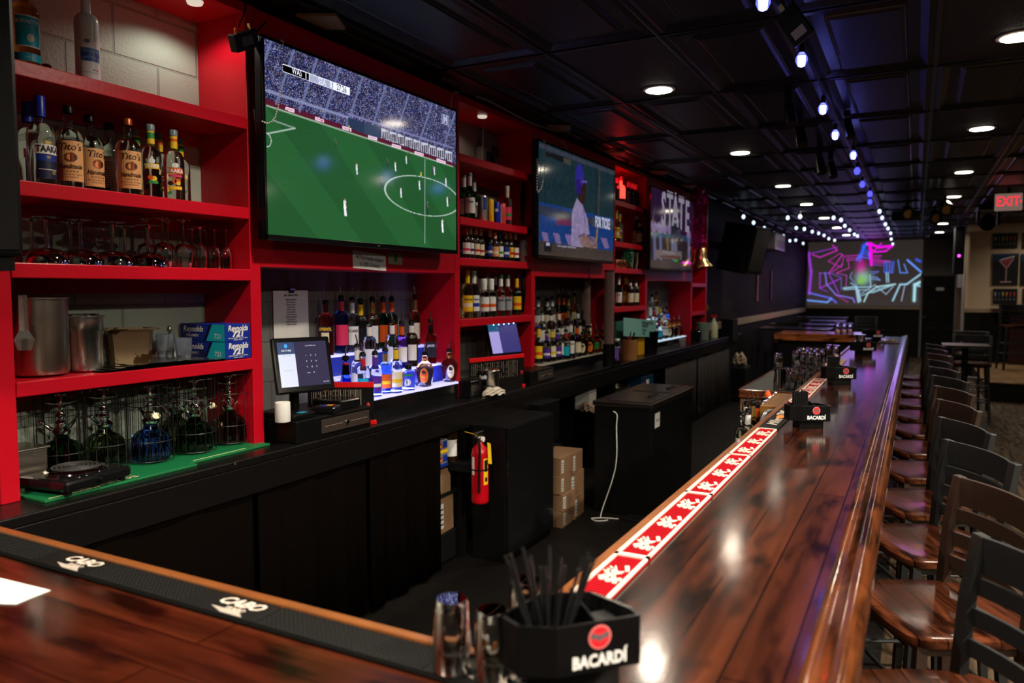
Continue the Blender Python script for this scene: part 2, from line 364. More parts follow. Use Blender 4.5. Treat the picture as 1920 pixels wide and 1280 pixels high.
def frame(m, x0, x1, y0, y1, w, z0, z1):     # a raised moulding with sloping sides
    a = [(x0, y0), (x1, y0), (x1, y1), (x0, y1)]; b = [(x0 + w, y0 + w), (x1 - w, y0 + w), (x1 - w, y1 - w), (x0 + w, y1 - w)]
    m.add([(*p, z0) for p in a] + [(*p, z1) for p in b], [(i, (i + 1) % 4, 4 + (i + 1) % 4, 4 + i) for i in range(4)])
for i in range(len(gx) - 1):
    for j in range(len(gy) - 1):
        x0, x1, y0, y1 = gx[i] + .012, gx[i + 1] - .012, gy[j] + .012, gy[j + 1] - .012
        if (i, j) in lampcell:
            m.m(CTR); m.quad((x0, y0, CEIL + .004), (x0, y1, CEIL + .004), (x1, y1, CEIL + .004), (x1, y0, CEIL + .004)); continue
        m.m(CT)
        frame(m, x0, x1, y0, y1, .03, CEIL, CEIL - .006); frame(m, x0 + .03, x1 - .03, y0 + .03, y1 - .03, .035, CEIL - .006, CEIL + .012)
        m.m(CG); frame(m, x0 + .12, x1 - .12, y0 + .13, y1 - .13, .006, CEIL + .012, CEIL + .004); frame(m, x0 + .126, x1 - .126, y0 + .136, y1 - .136, .006, CEIL + .004, CEIL + .006)
        m.m(CT); frame(m, x0 + .132, x1 - .132, y0 + .142, y1 - .142, .014, CEIL + .006, CEIL - .002)
        p = .146; m.quad((x0 + p, y0 + p + .01, CEIL - .002), (x0 + p, y1 - p - .01, CEIL - .002), (x1 - p, y1 - p - .01, CEIL - .002), (x1 - p, y0 + p + .01, CEIL - .002))
struct(m.build('ceiling', None, smooth=None))
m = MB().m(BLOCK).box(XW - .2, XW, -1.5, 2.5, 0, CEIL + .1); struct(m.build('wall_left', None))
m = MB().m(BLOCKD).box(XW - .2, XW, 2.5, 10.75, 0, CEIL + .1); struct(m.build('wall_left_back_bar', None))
PLANK = blocks('mixed_dark_planks', 'YZX', (.022, .016, .013), (.004, .003, .003), .62, .19, .003, .65, 30, .5, (.010, .0075, .007), .06, .08)
m = MB().m(PLANK).box(XW - .2, XF, 10.75, YF, 1.16, CEIL + .1).m(M('dado_black', (.005, .005, .005), .55, spec=.2)).box(XW - .2, XF, 10.75, YF, 0, 1.16); struct(m.build('wall_left_stage', None))
TRIM = M('chair_rail_tan', (.36, .27, .19), .5)
m = MB().box(XF, XF + .03, 10.9, YF, 1.10, 1.21); struct(m.build('trim_chair_rail_left', None, TRIM, bevel=.006))
WALLC = M('wall_warm_cream', (.66, .50, .34), .75, bump=(35, .08)); WALLG = M('wall_grey_beige', (.20, .175, .15), .8, bump=(35, .06)); DADO = MATS['dado_black']
m = MB().m(WALLG).box(-3, 1.1, YF, YF + .2, 1.2, CEIL + .1).m(DADO).box(-3, .12, YF, YF + .2, 0, 1.2).box(.9, 1.1, YF, YF + .2, 0, 1.2); struct(m.build('wall_far', None))
m = MB().box(-2.55, .1, YF - .03, YF, 1.19, 1.24); struct(m.build('trim_chair_rail_far', None, TRIM))
m = MB().m(WALLC).box(.84, 5.2, 17.2, 17.4, 1.28, CEIL + .1).m(DADO).box(.84, 5.2, 17.2, 17.4, .0, 1.28); m.m(WALLG).box(.82, .839, 17.2, YF, .0, CEIL + .1); struct(m.build('wall_pictures', None))
m = MB().box(.84, 5.2, 17.165, 17.2, 1.24, 1.32); struct(m.build('trim_chair_rail_pictures', None, TRIM, bevel=.005))
m = MB().box(5.2, 5.4, -1.5, YF, 0, CEIL + .1); struct(m.build('wall_right', None, DADO))
m = MB().box(-3.1, 5.2, -1.7, -1.5, 0, CEIL + .1); struct(m.build('wall_behind', None, DADO))
# door in the far wall
m = MB().m(BLKS); m.box(.14, .88, YF - .03, YF - .005, 0, 2.02)
for x0, x1 in ((.2, .48), (.54, .82)):
    for z0, z1 in ((.15, .75), (.9, 1.35), (1.45, 1.9)):
        m.M = Matrix.Rotation(0, 4, 'X'); m.box(x0, x1, YF - .035, YF - .03, z0, z1); m.box(x0 + .03, x1 - .03, YF - .045, YF - .035, z0 + .03, z1 - .03)
d = struct(m.build('door_1', None, bevel=.004)); m = MB().ball((.2, YF - .09, 1.0), .03); m.cyl((.2, YF - .09, 1), (.2, YF - .03, 1), .012); m.build('door_handle', d, CHROME, smooth=40)
m = MB().m(M('door_frame_grey', (.16, .14, .13), .5)); m.box(.09, .14, YF - .04, YF, 0, 2.07); m.box(.88, .93, YF - .04, YF, 0, 2.07); m.box(.09, .93, YF - .04, YF, 2.02, 2.07); struct(m.build('trim_2', None))
m = MB().m(WHITE).box(.43, .60, YF - .05, YF - .046, 1.66, 1.73).m(INK).text('STAFF ONLY', .03, lambda x, y: (.515 + x, YF - .052, 1.695 + y)); tag(m.build('door_sign'), 'small white sign plate on the black door beyond the bar end', 'sign')

# ------------------------------------------------------------------ downlights
for n, (x, y) in enumerate(LAMPS):
    side = 'bar side' if x < 0 else 'customer side'
    if y < 3.5: continue
    idx = ORD[int((y - 4) / 2.4)]
    t = thing('downlight', f'round recessed ceiling downlight, {idx} from the camera in the {"left" if x < 0 else "right"} row over the {side}', 'ceiling light', (x, y, CEIL), 0, 'recessed downlights')
    m = MB().lathe([(.078, -.004), (.1, -.001), (.1, .004), (.085, .006)], 28); m.build('trim_ring', t, M('lamp_ring', (.5, .48, .45), .4), smooth=50)
    m = MB().lathe([(0, -.006), (.08, -.006), (.08, .0)], 28); m.build('lens', t, M('lamp_lens', (1, 1, 1), .5, emit=(1, .88, .70), es=18))
for n, (x, y) in enumerate(LAMPS):
    if y >= 3.5: continue
    t = thing('downlight', 'round recessed ceiling downlight above the near end of the bar', 'ceiling light', (x, y, CEIL), 0, 'recessed downlights')
    m = MB().lathe([(0, -.006), (.08, -.006), (.08, .0)], 28); m.build('lens', t, MATS['lamp_lens'])

# ------------------------------------------------------------------ red shelving units and alcove panels
TOPZ = 2.925; CTZ = .99
def unit(name, label, y0, y1, shelves, st=.05, bottom=CTZ):
    t = thing(name, label, 'shelves', (XF, (y0 + y1) / 2, bottom))
    hw = (y1 - y0) / 2; L = lambda a, b: MB().box(XW - XF + .001, 0, a, b, 0, TOPZ - bottom)
    for a in (-hw, hw - .06): L(a, a + .06).build('side_post', t, RED, bevel=.003)
    MB().box(XW - XF + .002, 0, -hw + .06, hw - .06, TOPZ - .045 - bottom, TOPZ - bottom).build('top_board', t, RED, bevel=.003)
    for z in shelves:
        MB().box(XW - XF + .002, .004, -hw + .06, hw - .06, z - st - bottom, z - bottom).build('shelf', t, RED, bevel=.003)
        MB().box(XW - XF + .002, XW - XF + .022, -hw + .06, hw - .06, z - st - .055 - bottom, z - st - bottom).build('cleat', t, RED, bevel=.002)
    return t
UA = unit('shelving_unit', 'red open shelving unit with bottles, glasses and pots, nearest at the left', 1.37, 2.5, [2.433, 2.046, 1.777, 1.385])
UB = unit('shelving_unit', 'red open shelving unit with cans and beer bottles between the two nearest televisions', 4.13, 5.285, [2.555, 2.155, 1.893, 1.495])
UC = unit('shelving_unit', 'red open shelving unit with red-lit bottles between the second and third televisions', 6.98, 8.06, [2.555, 2.155, 1.90, 1.513])
UD = unit('shelving_unit', 'narrow farthest red shelving unit with a brass bell on its front', 9.9, 10.75, [2.38, 2.06, 1.77, 1.39])
MB().box(-.30, .0, -.505 - .6, -.505 - .06, .745, .79).build('shelf', UA, RED, bevel=.003)
def alcove(label, y0, y1):
    t = thing('alcove_panel', label, 'panel', (XF, (y0 + y1) / 2, CTZ)); hw = (y1 - y0) / 2 - .002
    MB().box(-.03, -.005, -hw, hw, 2.0 - CTZ, TOPZ - .005 - CTZ).build('back_board', t, RED)
    MB().box(-.03, .0, -hw, hw, 1.79 - CTZ, 2.0 - CTZ).build('apron', t, RED, bevel=.003)
    MB().box(-.29, -.031, -hw, hw, 1.79 - CTZ, 1.81 - CTZ).build('soffit', t, RED)
    return t
alcove('red board wall behind the soccer television with a low apron under it', 2.5, 4.13)
alcove('red board wall behind the baseball television with a low apron under it', 5.285, 6.98)
alcove('red board wall behind the football crowd television with a low apron under it', 8.06, 9.9)

# ------------------------------------------------------------------ back counter
t = thing('back_counter', 'long black painted back counter under the red shelving', 'counter', (XF, 6, 0))
MB().box(XW - XF, .17, -4.89, 6.4, CTZ - .035, CTZ).build('worktop', t, BPAINT, bevel=.005)
MB().box(.13, .165, -4.89, 6.4, CTZ - .16, CTZ - .036).build('fascia', t, BPAINT, bevel=.004)
MB().box(XW - XF + .01, XW - XF + .03, -4.89, 6.4, 0, CTZ - .036).build('back_board', t, BLACK)
for y in (-1.97, -.98, .75, 2.4, 4.5): MB().box(XW - XF + .031, .12, y - .03, y + .03, 0, CTZ - .036).build('support_panel', t, BLKS)
MB().box(XW - XF + .031, .1, -1.94, -.4, .42, .44).build('lower_shelf', t, BLACK)
MB().box(XW - XF + .031, .1, .78, 4.5, .60, .62).build('lower_shelf', t, BLACK)
# black cloth curtains under the counter
CLOTH = M('black_cloth', (.0028, .0020, .0016), 1, spec=.0, bump=(200, .1))
def curtain(label, y0, y1, x=-2.452, z0=.02, z1=.88, k=3, mat=CLOTH, amp=.012, grp='curtains under the back counter'):
    n = 60; m = MB(); vs = []
    for i in range(n + 1):
        y = y0 + (y1 - y0) * i / n
        w = math.sin(i / n * k * 6.28) * amp + math.sin(i / n * k * 2.3 * 6.28 + 1) * amp * .4
        sag = .02 * math.sin(i / n * math.pi * 2)
        vs += [(x + w * .2, y, z1 - .015 - abs(sag)), (x + w * .7, y, (z0 + z1) / 2), (x + w * 1.3, y, z0)]
    fs = [(3 * i + j, 3 * i + 3 + j, 3 * i + 4 + j, 3 * i + 1 + j) for i in range(n) for j in range(2)]
    m.add(vs, fs); o = m.build('curtain', None, mat, smooth=180); s = o.modifiers.new('thick', 'SOLIDIFY'); s.thickness = .004
    return tag(o, label, 'curtain', grp)
curtain('black cloth curtain hanging under the counter below the hookah shelf', 1.15, 2.28)
curtain('black cloth curtain hanging below the cash drawer, left of the narrow gap', 2.31, 3.03)
curtain('black cloth curtain below the lit bottle step, right of the narrow gap', 3.06, 3.72)
curtain('dark brown cloth curtain under the far part of the back counter', 8.3, 9.7, k=9, mat=M('brown_cloth', (.010, .006, .004), .85), amp=.02, z1=.84, x=-2.46)
curtain('dark brown cloth curtain at the far end of the back counter', 9.75, 11.6, k=10, mat=MATS['brown_cloth'], amp=.02, z1=.84, x=-2.46)

# ------------------------------------------------------------------ the bar
BARW = wood('bar_planks_long', 'YXZ', (.028, .0065, .0028), (.050, .012, .0042), .25, (1.25, .092), .65, .12)
BARX = wood('bar_planks_cross', 'XYZ', (.032, .0055, .002), (.058, .011, .0035), .25, (.8, .092), .65, .12)
RAILM = wood('rail_wood', 'YXZ', (.075, .020, .006), (.095, .027, .008), .10, (1.9, 3), 1, .35)
LIPM = M('lip_wood', (.20, .065, .016), .28, coat=.5, bump=(25, .15), var=(9, .35))
BZ = 1.07
t = thing('bar_counter', 'long glossy dark red wood bar running away to the back of the room', 'bar', (-.35, 6.2, 0))
m = MB().box(-.25, .205, -5.14, 4.93, BZ - .045, BZ); m.build('bar_top', t, BARW)
m = MB().box(-.272, -.25, -5.1, 5.1, BZ - .05, BZ + .012); m.build('inner_lip', t, LIPM, bevel=.003)
prof = [(.205, BZ - .05), (.205, BZ + .001), (.212, BZ + .006), (.222, BZ + .002), (.232, BZ + .004), (.246, BZ + .015), (.262, BZ + .018), (.276, BZ + .010), (.286, BZ - .008), (.288, BZ - .030), (.280, BZ - .050), (.262, BZ - .062), (.24, BZ - .07)]
for y0, y1 in ((-5.6, -3.06), (-3.055, -.6), (-.595, 1.85), (1.855, 5.1)):
    m = MB(); n = len(prof); k = 24; vs = [(x, y0 + (y1 - y0) * i / k, z) for i in range(k + 1) for x, z in prof]
    m.add(vs, [(i * n + j, i * n + (j + 1) % n, (i + 1) * n + (j + 1) % n, (i + 1) * n + j) for i in range(k) for j in range(n)] + [tuple(range(n)), tuple(range(k * n, (k + 1) * n))[::-1]])
    m.build('arm_rail', t, RAILM, smooth=50)
MB().box(.12, .16, -5.5, 5.1, 0, BZ - .05).build('front_panel', t, M('bar_front_dark', (.03, .012, .008), .35, bump=(15, .1)))
MB().box(-.25, -.22, -5.0, 5.1, 0, BZ - .05).build('inner_panel', t, BLACK)
t = thing('bar_return', 'near cross section of the wooden bar with a black bar mat along it', 'bar', (-1.6, .7, 0))
MB().box(-1.25, .998, -.5, .36, BZ - .045, BZ).build('bar_top', t, BARX)
MB().box(-1.25, .978, .36, .382, BZ - .05, BZ + .012).build('inner_lip', t, LIPM, bevel=.003)
MB().box(-1.25, .96, .31, .34, 0, BZ - .05).build('inner_panel', t, BLACK)
t = thing('bar_return', 'far cross section of the wooden bar behind the stacked glasses', 'bar', (-1.1, 11.5, 0))
MB().box(-.62, .52, -.35, .35, BZ - .04, BZ + .01).build('bar_top', t, wood('far_bar_wood', 'XYZ', (.30, .09, .025), (.36, .11, .03), .2, (.9, .1), .6, .1), bevel=.01)
MB().box(-.64, .52, -.37, -.35, BZ - .09, BZ + .012).build('edge_board', t, MATS['far_bar_wood'], bevel=.004)
MB().box(-.60, .50, -.33, .33, 0, BZ - .04).build('base', t, BLACK)

# ------------------------------------------------------------------ bar mats
MATRED = M('red_rubber_mat', lin((168, 8, 26)), .5, spec=.2); MATWHT = M('white_rubber', lin((215, 202, 190)), .5); MATBLK = M('black_mat_rubber', (.004, .004, .004), .6, spec=.15)
def red_mat(y0, label):
    L = .604; wd_ = .081; t = thing('bar_mat', label, 'bar mat', (-.559, y0 + L / 2, BZ), 0, 'red and white bar mats along the inner edge')
    MB().box(-wd_ / 2, wd_ / 2, -L / 2, L / 2, 0, .005).build('mat_base', t, MATRED)
    m = MB(); b = .008
    for x0, x1, a, c in ((-wd_ / 2, -wd_ / 2 + b, -L / 2, L / 2), (wd_ / 2 - b, wd_ / 2, -L / 2, L / 2), (-wd_ / 2, wd_ / 2, -L / 2, -L / 2 + b), (-wd_ / 2, wd_ / 2, L / 2 - b, L / 2)): m.box(x0, x1, a, c, .004, .010)
    m.build('border', t, MATWHT)
    m = MB()
    for i in range(50):
        y = -L / 2 + .014 + i * (L - .028) / 49
        m.box(-wd_ / 2 + .01, wd_ / 2 - .01, y - .0016, y + .0016, .005, .0078)
    m.build('ribs', t, MATRED)
    for q in range(3):                       # the sprig-like mark, three times on each mat
        m = MB(); cy = -L / 2 + .11 + q * .19; cx = .006
        m.prism([(cx - .016, cy - .008), (cx - .008, cy - .014), (cx + .002, cy - .012), (cx + .010, cy - .004), (cx + .013, cy + .010), (cx + .004, cy + .004), (cx - .002, cy + .006), (cx - .006, cy + .016), (cx - .014, cy + .022), (cx - .020, cy + .010)], .0075, .0098)
        for k in range(8):                   # fingers fanned round the outer edge of the crescent
            a = R(118 + 24 * k); ux, uy = math.cos(a), math.sin(a) * 1.35; r1 = .0275 if k % 2 else .024
            m.prism([(cx - .004 + ux * .010 - uy * .002, cy + .004 + uy * .010 + ux * .003), (cx - .004 + ux * .010 + uy * .002, cy + .004 + uy * .010 - ux * .003), (cx - .004 + ux * r1 + uy * .0014, cy + .004 + uy * r1 - ux * .002), (cx - .004 + ux * r1 - uy * .0014, cy + .004 + uy * r1 + ux * .002)], .0075, .0098)
        m.prism([(cx + .014, cy + .012), (cx + .023, cy + .016), (cx + .012, cy + .046), (cx + .003, cy + .042)], .0075, .0098)
        for dx, dy, r in ((-.016, -.030, .007), (-.008, -.040, .009), (.002, -.034, .008), (.010, -.044, .007), (.018, -.038, .006), (-.018, -.048, .006), (-.002, -.052, .007), (.014, -.056, .006), (-.024, -.038, .005)):
            m.prism([(cx + dx + r * math.cos(a * .785), cy + dy + r * 1.25 * math.sin(a * .785)) for a in range(8)], .0075, .0098)
        m.build('emblem', t, MATWHT)
    return t
for i, l in enumerate(('red and white rubber bar mat, nearest, behind the near napkin caddy', 'red and white rubber bar mat, second from the near corner', 'red and white rubber bar mat, third from the near corner, before the black one')):
    red_mat(1.04 + i * .607 if i else 1.04, l)
red_mat(1.04 + 3 * .607 - .005, 'red and white rubber bar mat just before the black logo mat')
for i, (y, l) in enumerate(((4.35, 'red and white rubber bar mat beside the second napkin caddy'), (4.96, 'red and white rubber bar mat beside the stacked glasses, before the third napkin caddy'), (6.0, 'red and white rubber bar mat just beyond the third napkin caddy'), (6.61, 'red and white rubber bar mat just before the fourth napkin caddy'))): red_mat(y, l)
t = thing('bar_mat', 'black rubber bar mat with white lettering and an orange badge beside the second caddy', 'bar mat', (-.559, 3.80, BZ))
MB().box(-.043, .043, -.33, .33, 0, .006).build('mat_base', t, MATBLK, bevel=.002)
MB().m(MATWHT).text('Miller', .075, lambda x, y: (-y * .9, -.13 + x, .0072), bold=.02, shear=.3, wide=1.15).text('TIME', .07, lambda x, y: (-y, .15 + x, .0072), bold=.02).build('lettering', t)
MB().m(M('orange_badge', (.85, .2, .02), .5)).prism([(.018 * math.cos(a * .4), .02 + .045 * math.sin(a * .4)) for a in range(16)], .0062, .0085).build('badge', t)
def cabo(x0, x1, label, letters):
    L = x1 - x0; t = thing('bar_mat', label, 'bar mat', ((x0 + x1) / 2, 1.022, BZ), 0, 'black bar mats on the near cross bar')
    MB().box(-L / 2, L / 2, -.045, .045, 0, .006).build('mat_base', t, MATBLK, bevel=.002)
    m = MB()
    for x in (-.041, .041): m.box(-L / 2, L / 2, x - .002, x + .002, .006, .009)
    nx = int((L - .2) / .011)
    for i in range(nx):
        for j in range(7):
            cx, cy = -L / 2 + .012 + i * .011, -.033 + j * .011
            if cx > L / 2 - .145: continue
            m.add([(cx - .0035, cy - .0035, .006), (cx + .0035, cy - .0035, .006), (cx + .0035, cy + .0035, .006), (cx - .0035, cy + .0035, .006), (cx, cy, .0105)], [(0, 1, 4), (1, 2, 4), (2, 3, 4), (3, 0, 4)])
    m.build('nubs', t, MATBLK)
    m = MB().text('CABO', .040, lambda x, y: (L / 2 - .078 + x, .010 + y, .0072), bold=.03, shear=.35, wide=1.0)
    m.text('WABO', .016, lambda x, y: (L / 2 - .070 + x, -.014 + y, .0072), bold=.02, shear=.35)
    for k in range(7): m.box(L / 2 - .125 + k * .006, L / 2 - .050 + k * .003, -.020 - k * .0022, -.0192 - k * .0022, .0065, .0072)
    m.build('lettering', t, MATWHT)
cabo(-2.62, -2.104, 'black nubbed rubber bar mat at the far left end of the near bar, partly outside', 1)
cabo(-2.10, -1.566, 'black nubbed rubber bar mat with white lettering at the left of the near bar', 1)
cabo(-1.562, -1.068, 'black nubbed rubber bar mat with white lettering in the middle of the near bar', 1)
cabo(-1.064, -.485, 'black nubbed rubber bar mat under the two upturned glasses', 1)
p = [onZ(*q, BZ) for q in ((0, 1085), (95, 1108), (30, 1134), (-150, 1128), (-160, 1060))]
m = MB().prism([(a.x, a.y) for a in p], BZ + .001, BZ + .0022); tag(m.build('paper_sheet', None, PAPER), 'white paper slip lying on the near bar at the left', 'paper')
# ------------------------------------------------------------------ placing helpers
def atX(u, X, Z):      # the point on plane x=X at height Z seen in column u
    k = (u - 960.0) / F; a = RM[:, 0] - k * RM[:, 2]
    return Vector((X, -(a[0] * X + a[2] * (Z - EYE)) / a[1], Z))
def atY(u, Y, Z):
    k = (u - 960.0) / F; a = RM[:, 0] - k * RM[:, 2]
    return Vector((-(a[1] * Y + a[2] * (Z - EYE)) / a[0], Y, Z))

# ------------------------------------------------------------------ bottles
def squarish(m, i0, n=6):
    for i in range(i0, len(m.v)):
        x, y, z = m.v[i]; r = math.hypot(x, y)
        if r > 1e-6: c, s = abs(x / r), abs(y / r); f = 1 / ((c ** n + s ** n) ** (1 / n)); m.v[i] = (x * f, y * f, z)
K = {}
def kind(k, **d): K[k] = d
def bottle(k, p, label, turn=0, group=None, name=None, seg=20, sc=1, pour=None, cat='bottle'):
    d = K[k]; h, r, hb, sh, rn = d['h'], d['r'], d['hb'], d['sh'], d['rn']; pour = d.get('pour') if pour is None else pour
    t = thing(name or d.get('name', 'liquor_bottle'), label, cat, p, facing(p, turn), group); t.scale = (sc, sc, sc)
    sq = d.get('sq'); pr = [(0, .004), (r * .8, .001), (r * .95, .002), (r, .012), (r * d.get('taper', 1), hb)]; rt = r * d.get('taper', 1)
    if 'prof' in d: pr = d['prof']
    else:
        for i in range(1, 8):
            q = i / 8; e = (math.cos(math.pi * q) + 1) / 2 if d.get('slope') else math.sqrt(1 - q ** 2.2)
            pr.append((rn + (rt - rn) * e, hb + sh * q))
        pr += [(rn, hb + sh), (rn * .92, h - .02), (rn * 1.15, h - .018), (rn * 1.15, h - .008), (rn, h - .004), (0, h - .004)]
    m = MB().m(d['glass']).lathe(pr, seg)
    if sq: squarish(m, 0)
    m.build('body', t, smooth=60)
    if d.get('fill'):            # dark base band: the spirit seen through the glass
        pass
    if pour:
        MB().lathe([(0, h - .006), (rn * 1.35, h - .006), (rn * 1.35, h + .004), (rn * 1.1, h + .008), (rn * 1.15, h + .014), (.004, h + .018), (0, h + .018)], 12).build('pour_collar', t, BLKS, smooth=40)
        b = random.uniform(-.012, .012); MB().tube([(0, 0, h + .012), (0, 0, h + .03), (b * .4, -abs(b) * .3, h + .048), (b, -abs(b) * .8, h + .066)], [.0048, .0045, .004, .0028], 7).build('pour_spout', t, CHROME, smooth=60)
    else:
        c = d.get('cap', (CBLK, .03))
        MB().lathe([(rn * 1.22, h - c[1]), (rn * 1.24, h - .002), (rn * 1.1, h + .003), (0, h + .003)], 16).build('cap', t, c[0], smooth=40)
    for w in d.get('wraps', []):
        rr = rn * 1.12; MB().lathe([(rr, w[1]), (rr * (w[3] if len(w) > 3 else 1), w[2])], 16).build('neck_wrap', t, w[0], smooth=60)
    m = MB()
    for e in d.get('lab', []):
        rr = r * (1 + .012) + .0004 * e[-1] if isinstance(e[-1], int) else r * 1.012
        if e[0] == 'p':
            _, mat, z0, z1, a = e[:5]; a0, a1 = a if isinstance(a, tuple) else (-a, a)
            if sq: m.m(mat).quad(*[(x, -r - .0006 * (1 + e[-1]), z) for x, z in ((r * a0 / 60, z0), (r * a1 / 60, z0), (r * a1 / 60, z1), (r * a0 / 60, z1))])
            else: m.m(mat).patch(rr, z0, z1, a0, a1, 12)
        elif e[0] == 't':
            _, s, size, z, mat, kw = e[:6]
            if sq: m.m(mat).text(s, size, lambda x, y: (x, -r - .003, z + y), maxw=r * 1.7, **kw)
            else: m.m(mat).ctext(s, size, rr + .0006, z, maxw=r * 1.75, **kw)
        elif e[0] == 'o':
            _, mat, z, a, w, hh = e[:6]; m.m(mat); n = 14
            m.add([((rr) * math.sin(w / rr * math.cos(q * 6.283 / n) + R(a)), -(rr) * math.cos(w / rr * math.cos(q * 6.283 / n) + R(a)), z + hh * math.sin(q * 6.283 / n)) for q in range(n)], [tuple(range(n))])
    if m.v: m.build('label', t)
    return t
kind('tito', name='vodka_bottle', h=.285, r=.045, hb=.165, sh=.045, rn=.0145, glass=GLASSB, cap=(CBLK, .022), lab=[('p', LTAN, .022, .162, 62, 0), ('t', "Tito's", .034, .140, LBROWN, dict(bold=.01, shear=.2), 1), ('o', LBROWN, .105, 0, .020, .017, 1), ('o', CCOP, .105, 0, .017, .0145, 2), ('o', LBROWN, .105, 20, .006, .010, 3), ('t', 'Handmade', .024, .073, LBROWN, dict(bold=.02, shear=.3), 1), ('t', 'V O D K A', .011, .056, LBROWN, {}, 1), ('t', 'DISTILLED AND BOTTLED BY', .006, .045, LBROWN, {}, 1), ('t', 'AUSTIN TEXAS USA', .006, .036, LBROWN, {}, 1)])
kind('tito_back', **{**K['tito'], 'lab': [('p', LCREAM, .022, .155, (-62, 20), 0)] + [('p', LBROWN, .04 + .009 * i, .042 + .009 * i, (-50, 10), 1) for i in range(11)] + [('p', INK, .025, .036, (-40, -5), 1)]})
kind('tito_cop', **{**K['tito'], 'cap': (CCOP, .022)})
kind('taaka', name='vodka_bottle', h=.300, r=.044, hb=.165, sh=.048, rn=.0150, glass=GLASSB, cap=(CBLUE, .068), lab=[('p', LNAVY, .02, .105, 50, 0), ('p', LBLUE, .08, .1, 48, 1), ('p', LWHITE, .103, .135, 55, 2), ('t', 'TAAKA', .030, .119, INK, dict(bold=.04), 3), ('p', GOLD, .135, .148, 18, 1), ('t', '80', .012, .092, LYEL, {}, 2), ('o', GOLD, .045, 25, .010, .010, 2), ('p', LWHITE, .05, .052, 40, 2)])
kind('taaka_citrus', name='vodka_bottle', h=.285, r=.040, hb=.150, sh=.055, rn=.0145, glass=GLASSB, cap=(CGREY, .022), wraps=[(LYEL, .212, .262), (LGREEN, .232, .255, 1.02)], lab=[('p', LYEL, .112, .132, 42, 0), ('t', 'TAAKA', .018, .122, LWHITE, dict(bold=.04), 1), ('o', LWHITE, .142, 0, .012, .010, 1), ('o', LWHITE, .153, 0, .004, .008, 1), ('o', LYEL, .075, 8, .012, .010, 1), ('o', LORANGE, .078, -10, .010, .009, 2), ('p', LGREEN, .055, .066, (-20, 30), 0)])
kind('taaka_peach', **{**K['taaka_citrus'], 'wraps': [(LYEL, .212, .262), (LORANGE, .24, .252, 1.02)], 'lab': [('p', LORANGE, .108, .132, 44, 0), ('t', 'TAAKA', .020, .119, LWHITE, dict(bold=.04), 1), ('p', LPINK, .095, .104, 40, 0), ('o', LORANGE, .078, 5, .016, .013, 1), ('o', LYEL, .070, 14, .009, .008, 2), ('o', LBROWN, .07, -28, .012, .009, 1), ('p', LYEL, .045, .058, 36, 0), ('o', LWHITE, .142, 0, .014, .010, 1)]})
kind('frost', name='vodka_bottle', h=.335, r=.0405, hb=.215, sh=.035, rn=.0165, glass=FROST, cap=(CGREY, .03), lab=[('p', C('sky_print', 90, 120, 175), .075, .122, 50, 0), ('p', LWHITE, .122, .150, 50, 0), ('o', LWHITE, .150, -22, .012, .016, 0), ('o', C('rock_print', 120, 130, 145), .145, -18, .010, .008, 1), ('o', LWHITE, .148, 25, .016, .008, 0), ('t', 'GREY GOOSE', .017, .098, LBLUE, dict(bold=.03), 1), ('t', 'VODKA', .013, .080, LBLUE, dict(bold=.02), 1), ('p', LBLUE, .043, .048, (5, 16), 0), ('p', LWHITE, .043, .048, (16, 24), 0), ('p', LRED, .043, .048, (24, 34), 0), ('t', 'IMPORTED FROM FRANCE', .005, .035, LNAVY, {}, 0)])
kind('burnett', name='vodka_bottle', h=.30, r=.045, hb=.185, sh=.035, rn=.015, glass=GAMBER, cap=(CBLK, .03), lab=[('p', LWHITE, .068, .172, 52, 0), ('p', LTEAL, .072, .168, 48, 1), ('t', "BURNETT'S", .017, .150, LWHITE, dict(bold=.02), 2), ('t', 'VODKA', .010, .132, LGREY, {}, 2), ('o', LWHITE, .098, 8, .011, .013, 2), ('p', LTEAL, .022, .048, 60, 0), ('t', '1.0 LITER', .007, .034, LWHITE, {}, 2)])
# generic shapes
def gen(key, glass, labmat, h=.30, r=.038, hb=.17, sh=.05, rn=.0135, band=None, wrap=None, cap=None, txt=None, tmat=None, pour=False, **kw):
    lab = []
    if labmat: lab = [('p', labmat, hb * .25, hb * .85, 55, 0)]
    if band: lab.append(('p', band, hb * .42, hb * .56, 52, 1))
    if txt: lab.append(('t', txt, .02, hb * .70, tmat or INK, dict(bold=.03), 2))
    kind(key, glass=glass, h=h, r=r, hb=hb, sh=sh, rn=rn, lab=lab, wraps=[(wrap, h - .085, h - .02)] if wrap else [], cap=cap or (CBLK, .026), pour=pour, **kw)
gen('rum_green', GGREEN, LWHITE, txt='Cane', wrap=LWHITE, cap=(CGREY, .022), slope=True, h=.31)
gen('beer_pink', GBROWN, LWHITE, h=.225, r=.031, hb=.125, sh=.05, rn=.0125, band=LPINK, wrap=LPINK, slope=True, cap=(LWHITE, .006), name='beer_bottle')
gen('beer_white', GBROWN, LWHITE, h=.232, r=.031, hb=.125, sh=.05, rn=.0125, band=LNAVY, wrap=LWHITE, slope=True, cap=(LWHITE, .006), name='beer_bottle')
gen('beer_cream', GBROWN, LCREAM, h=.232, r=.031, hb=.125, sh=.05, rn=.0125, band=LRED, wrap=LCREAM, slope=True, cap=(LWHITE, .006), name='beer_bottle')
gen('beer_plain', GBROWN, LNAVY, h=.232, r=.031, hb=.125, sh=.05, rn=.0125, band=LGREY, slope=True, cap=(GOLD, .006), name='beer_bottle')
gen('beer_blue', GDARK, LBLUE, h=.232, r=.031, hb=.125, sh=.05, rn=.0125, band=LWHITE, wrap=LCREAM, slope=True, cap=(LBLUE, .006), name='beer_bottle')
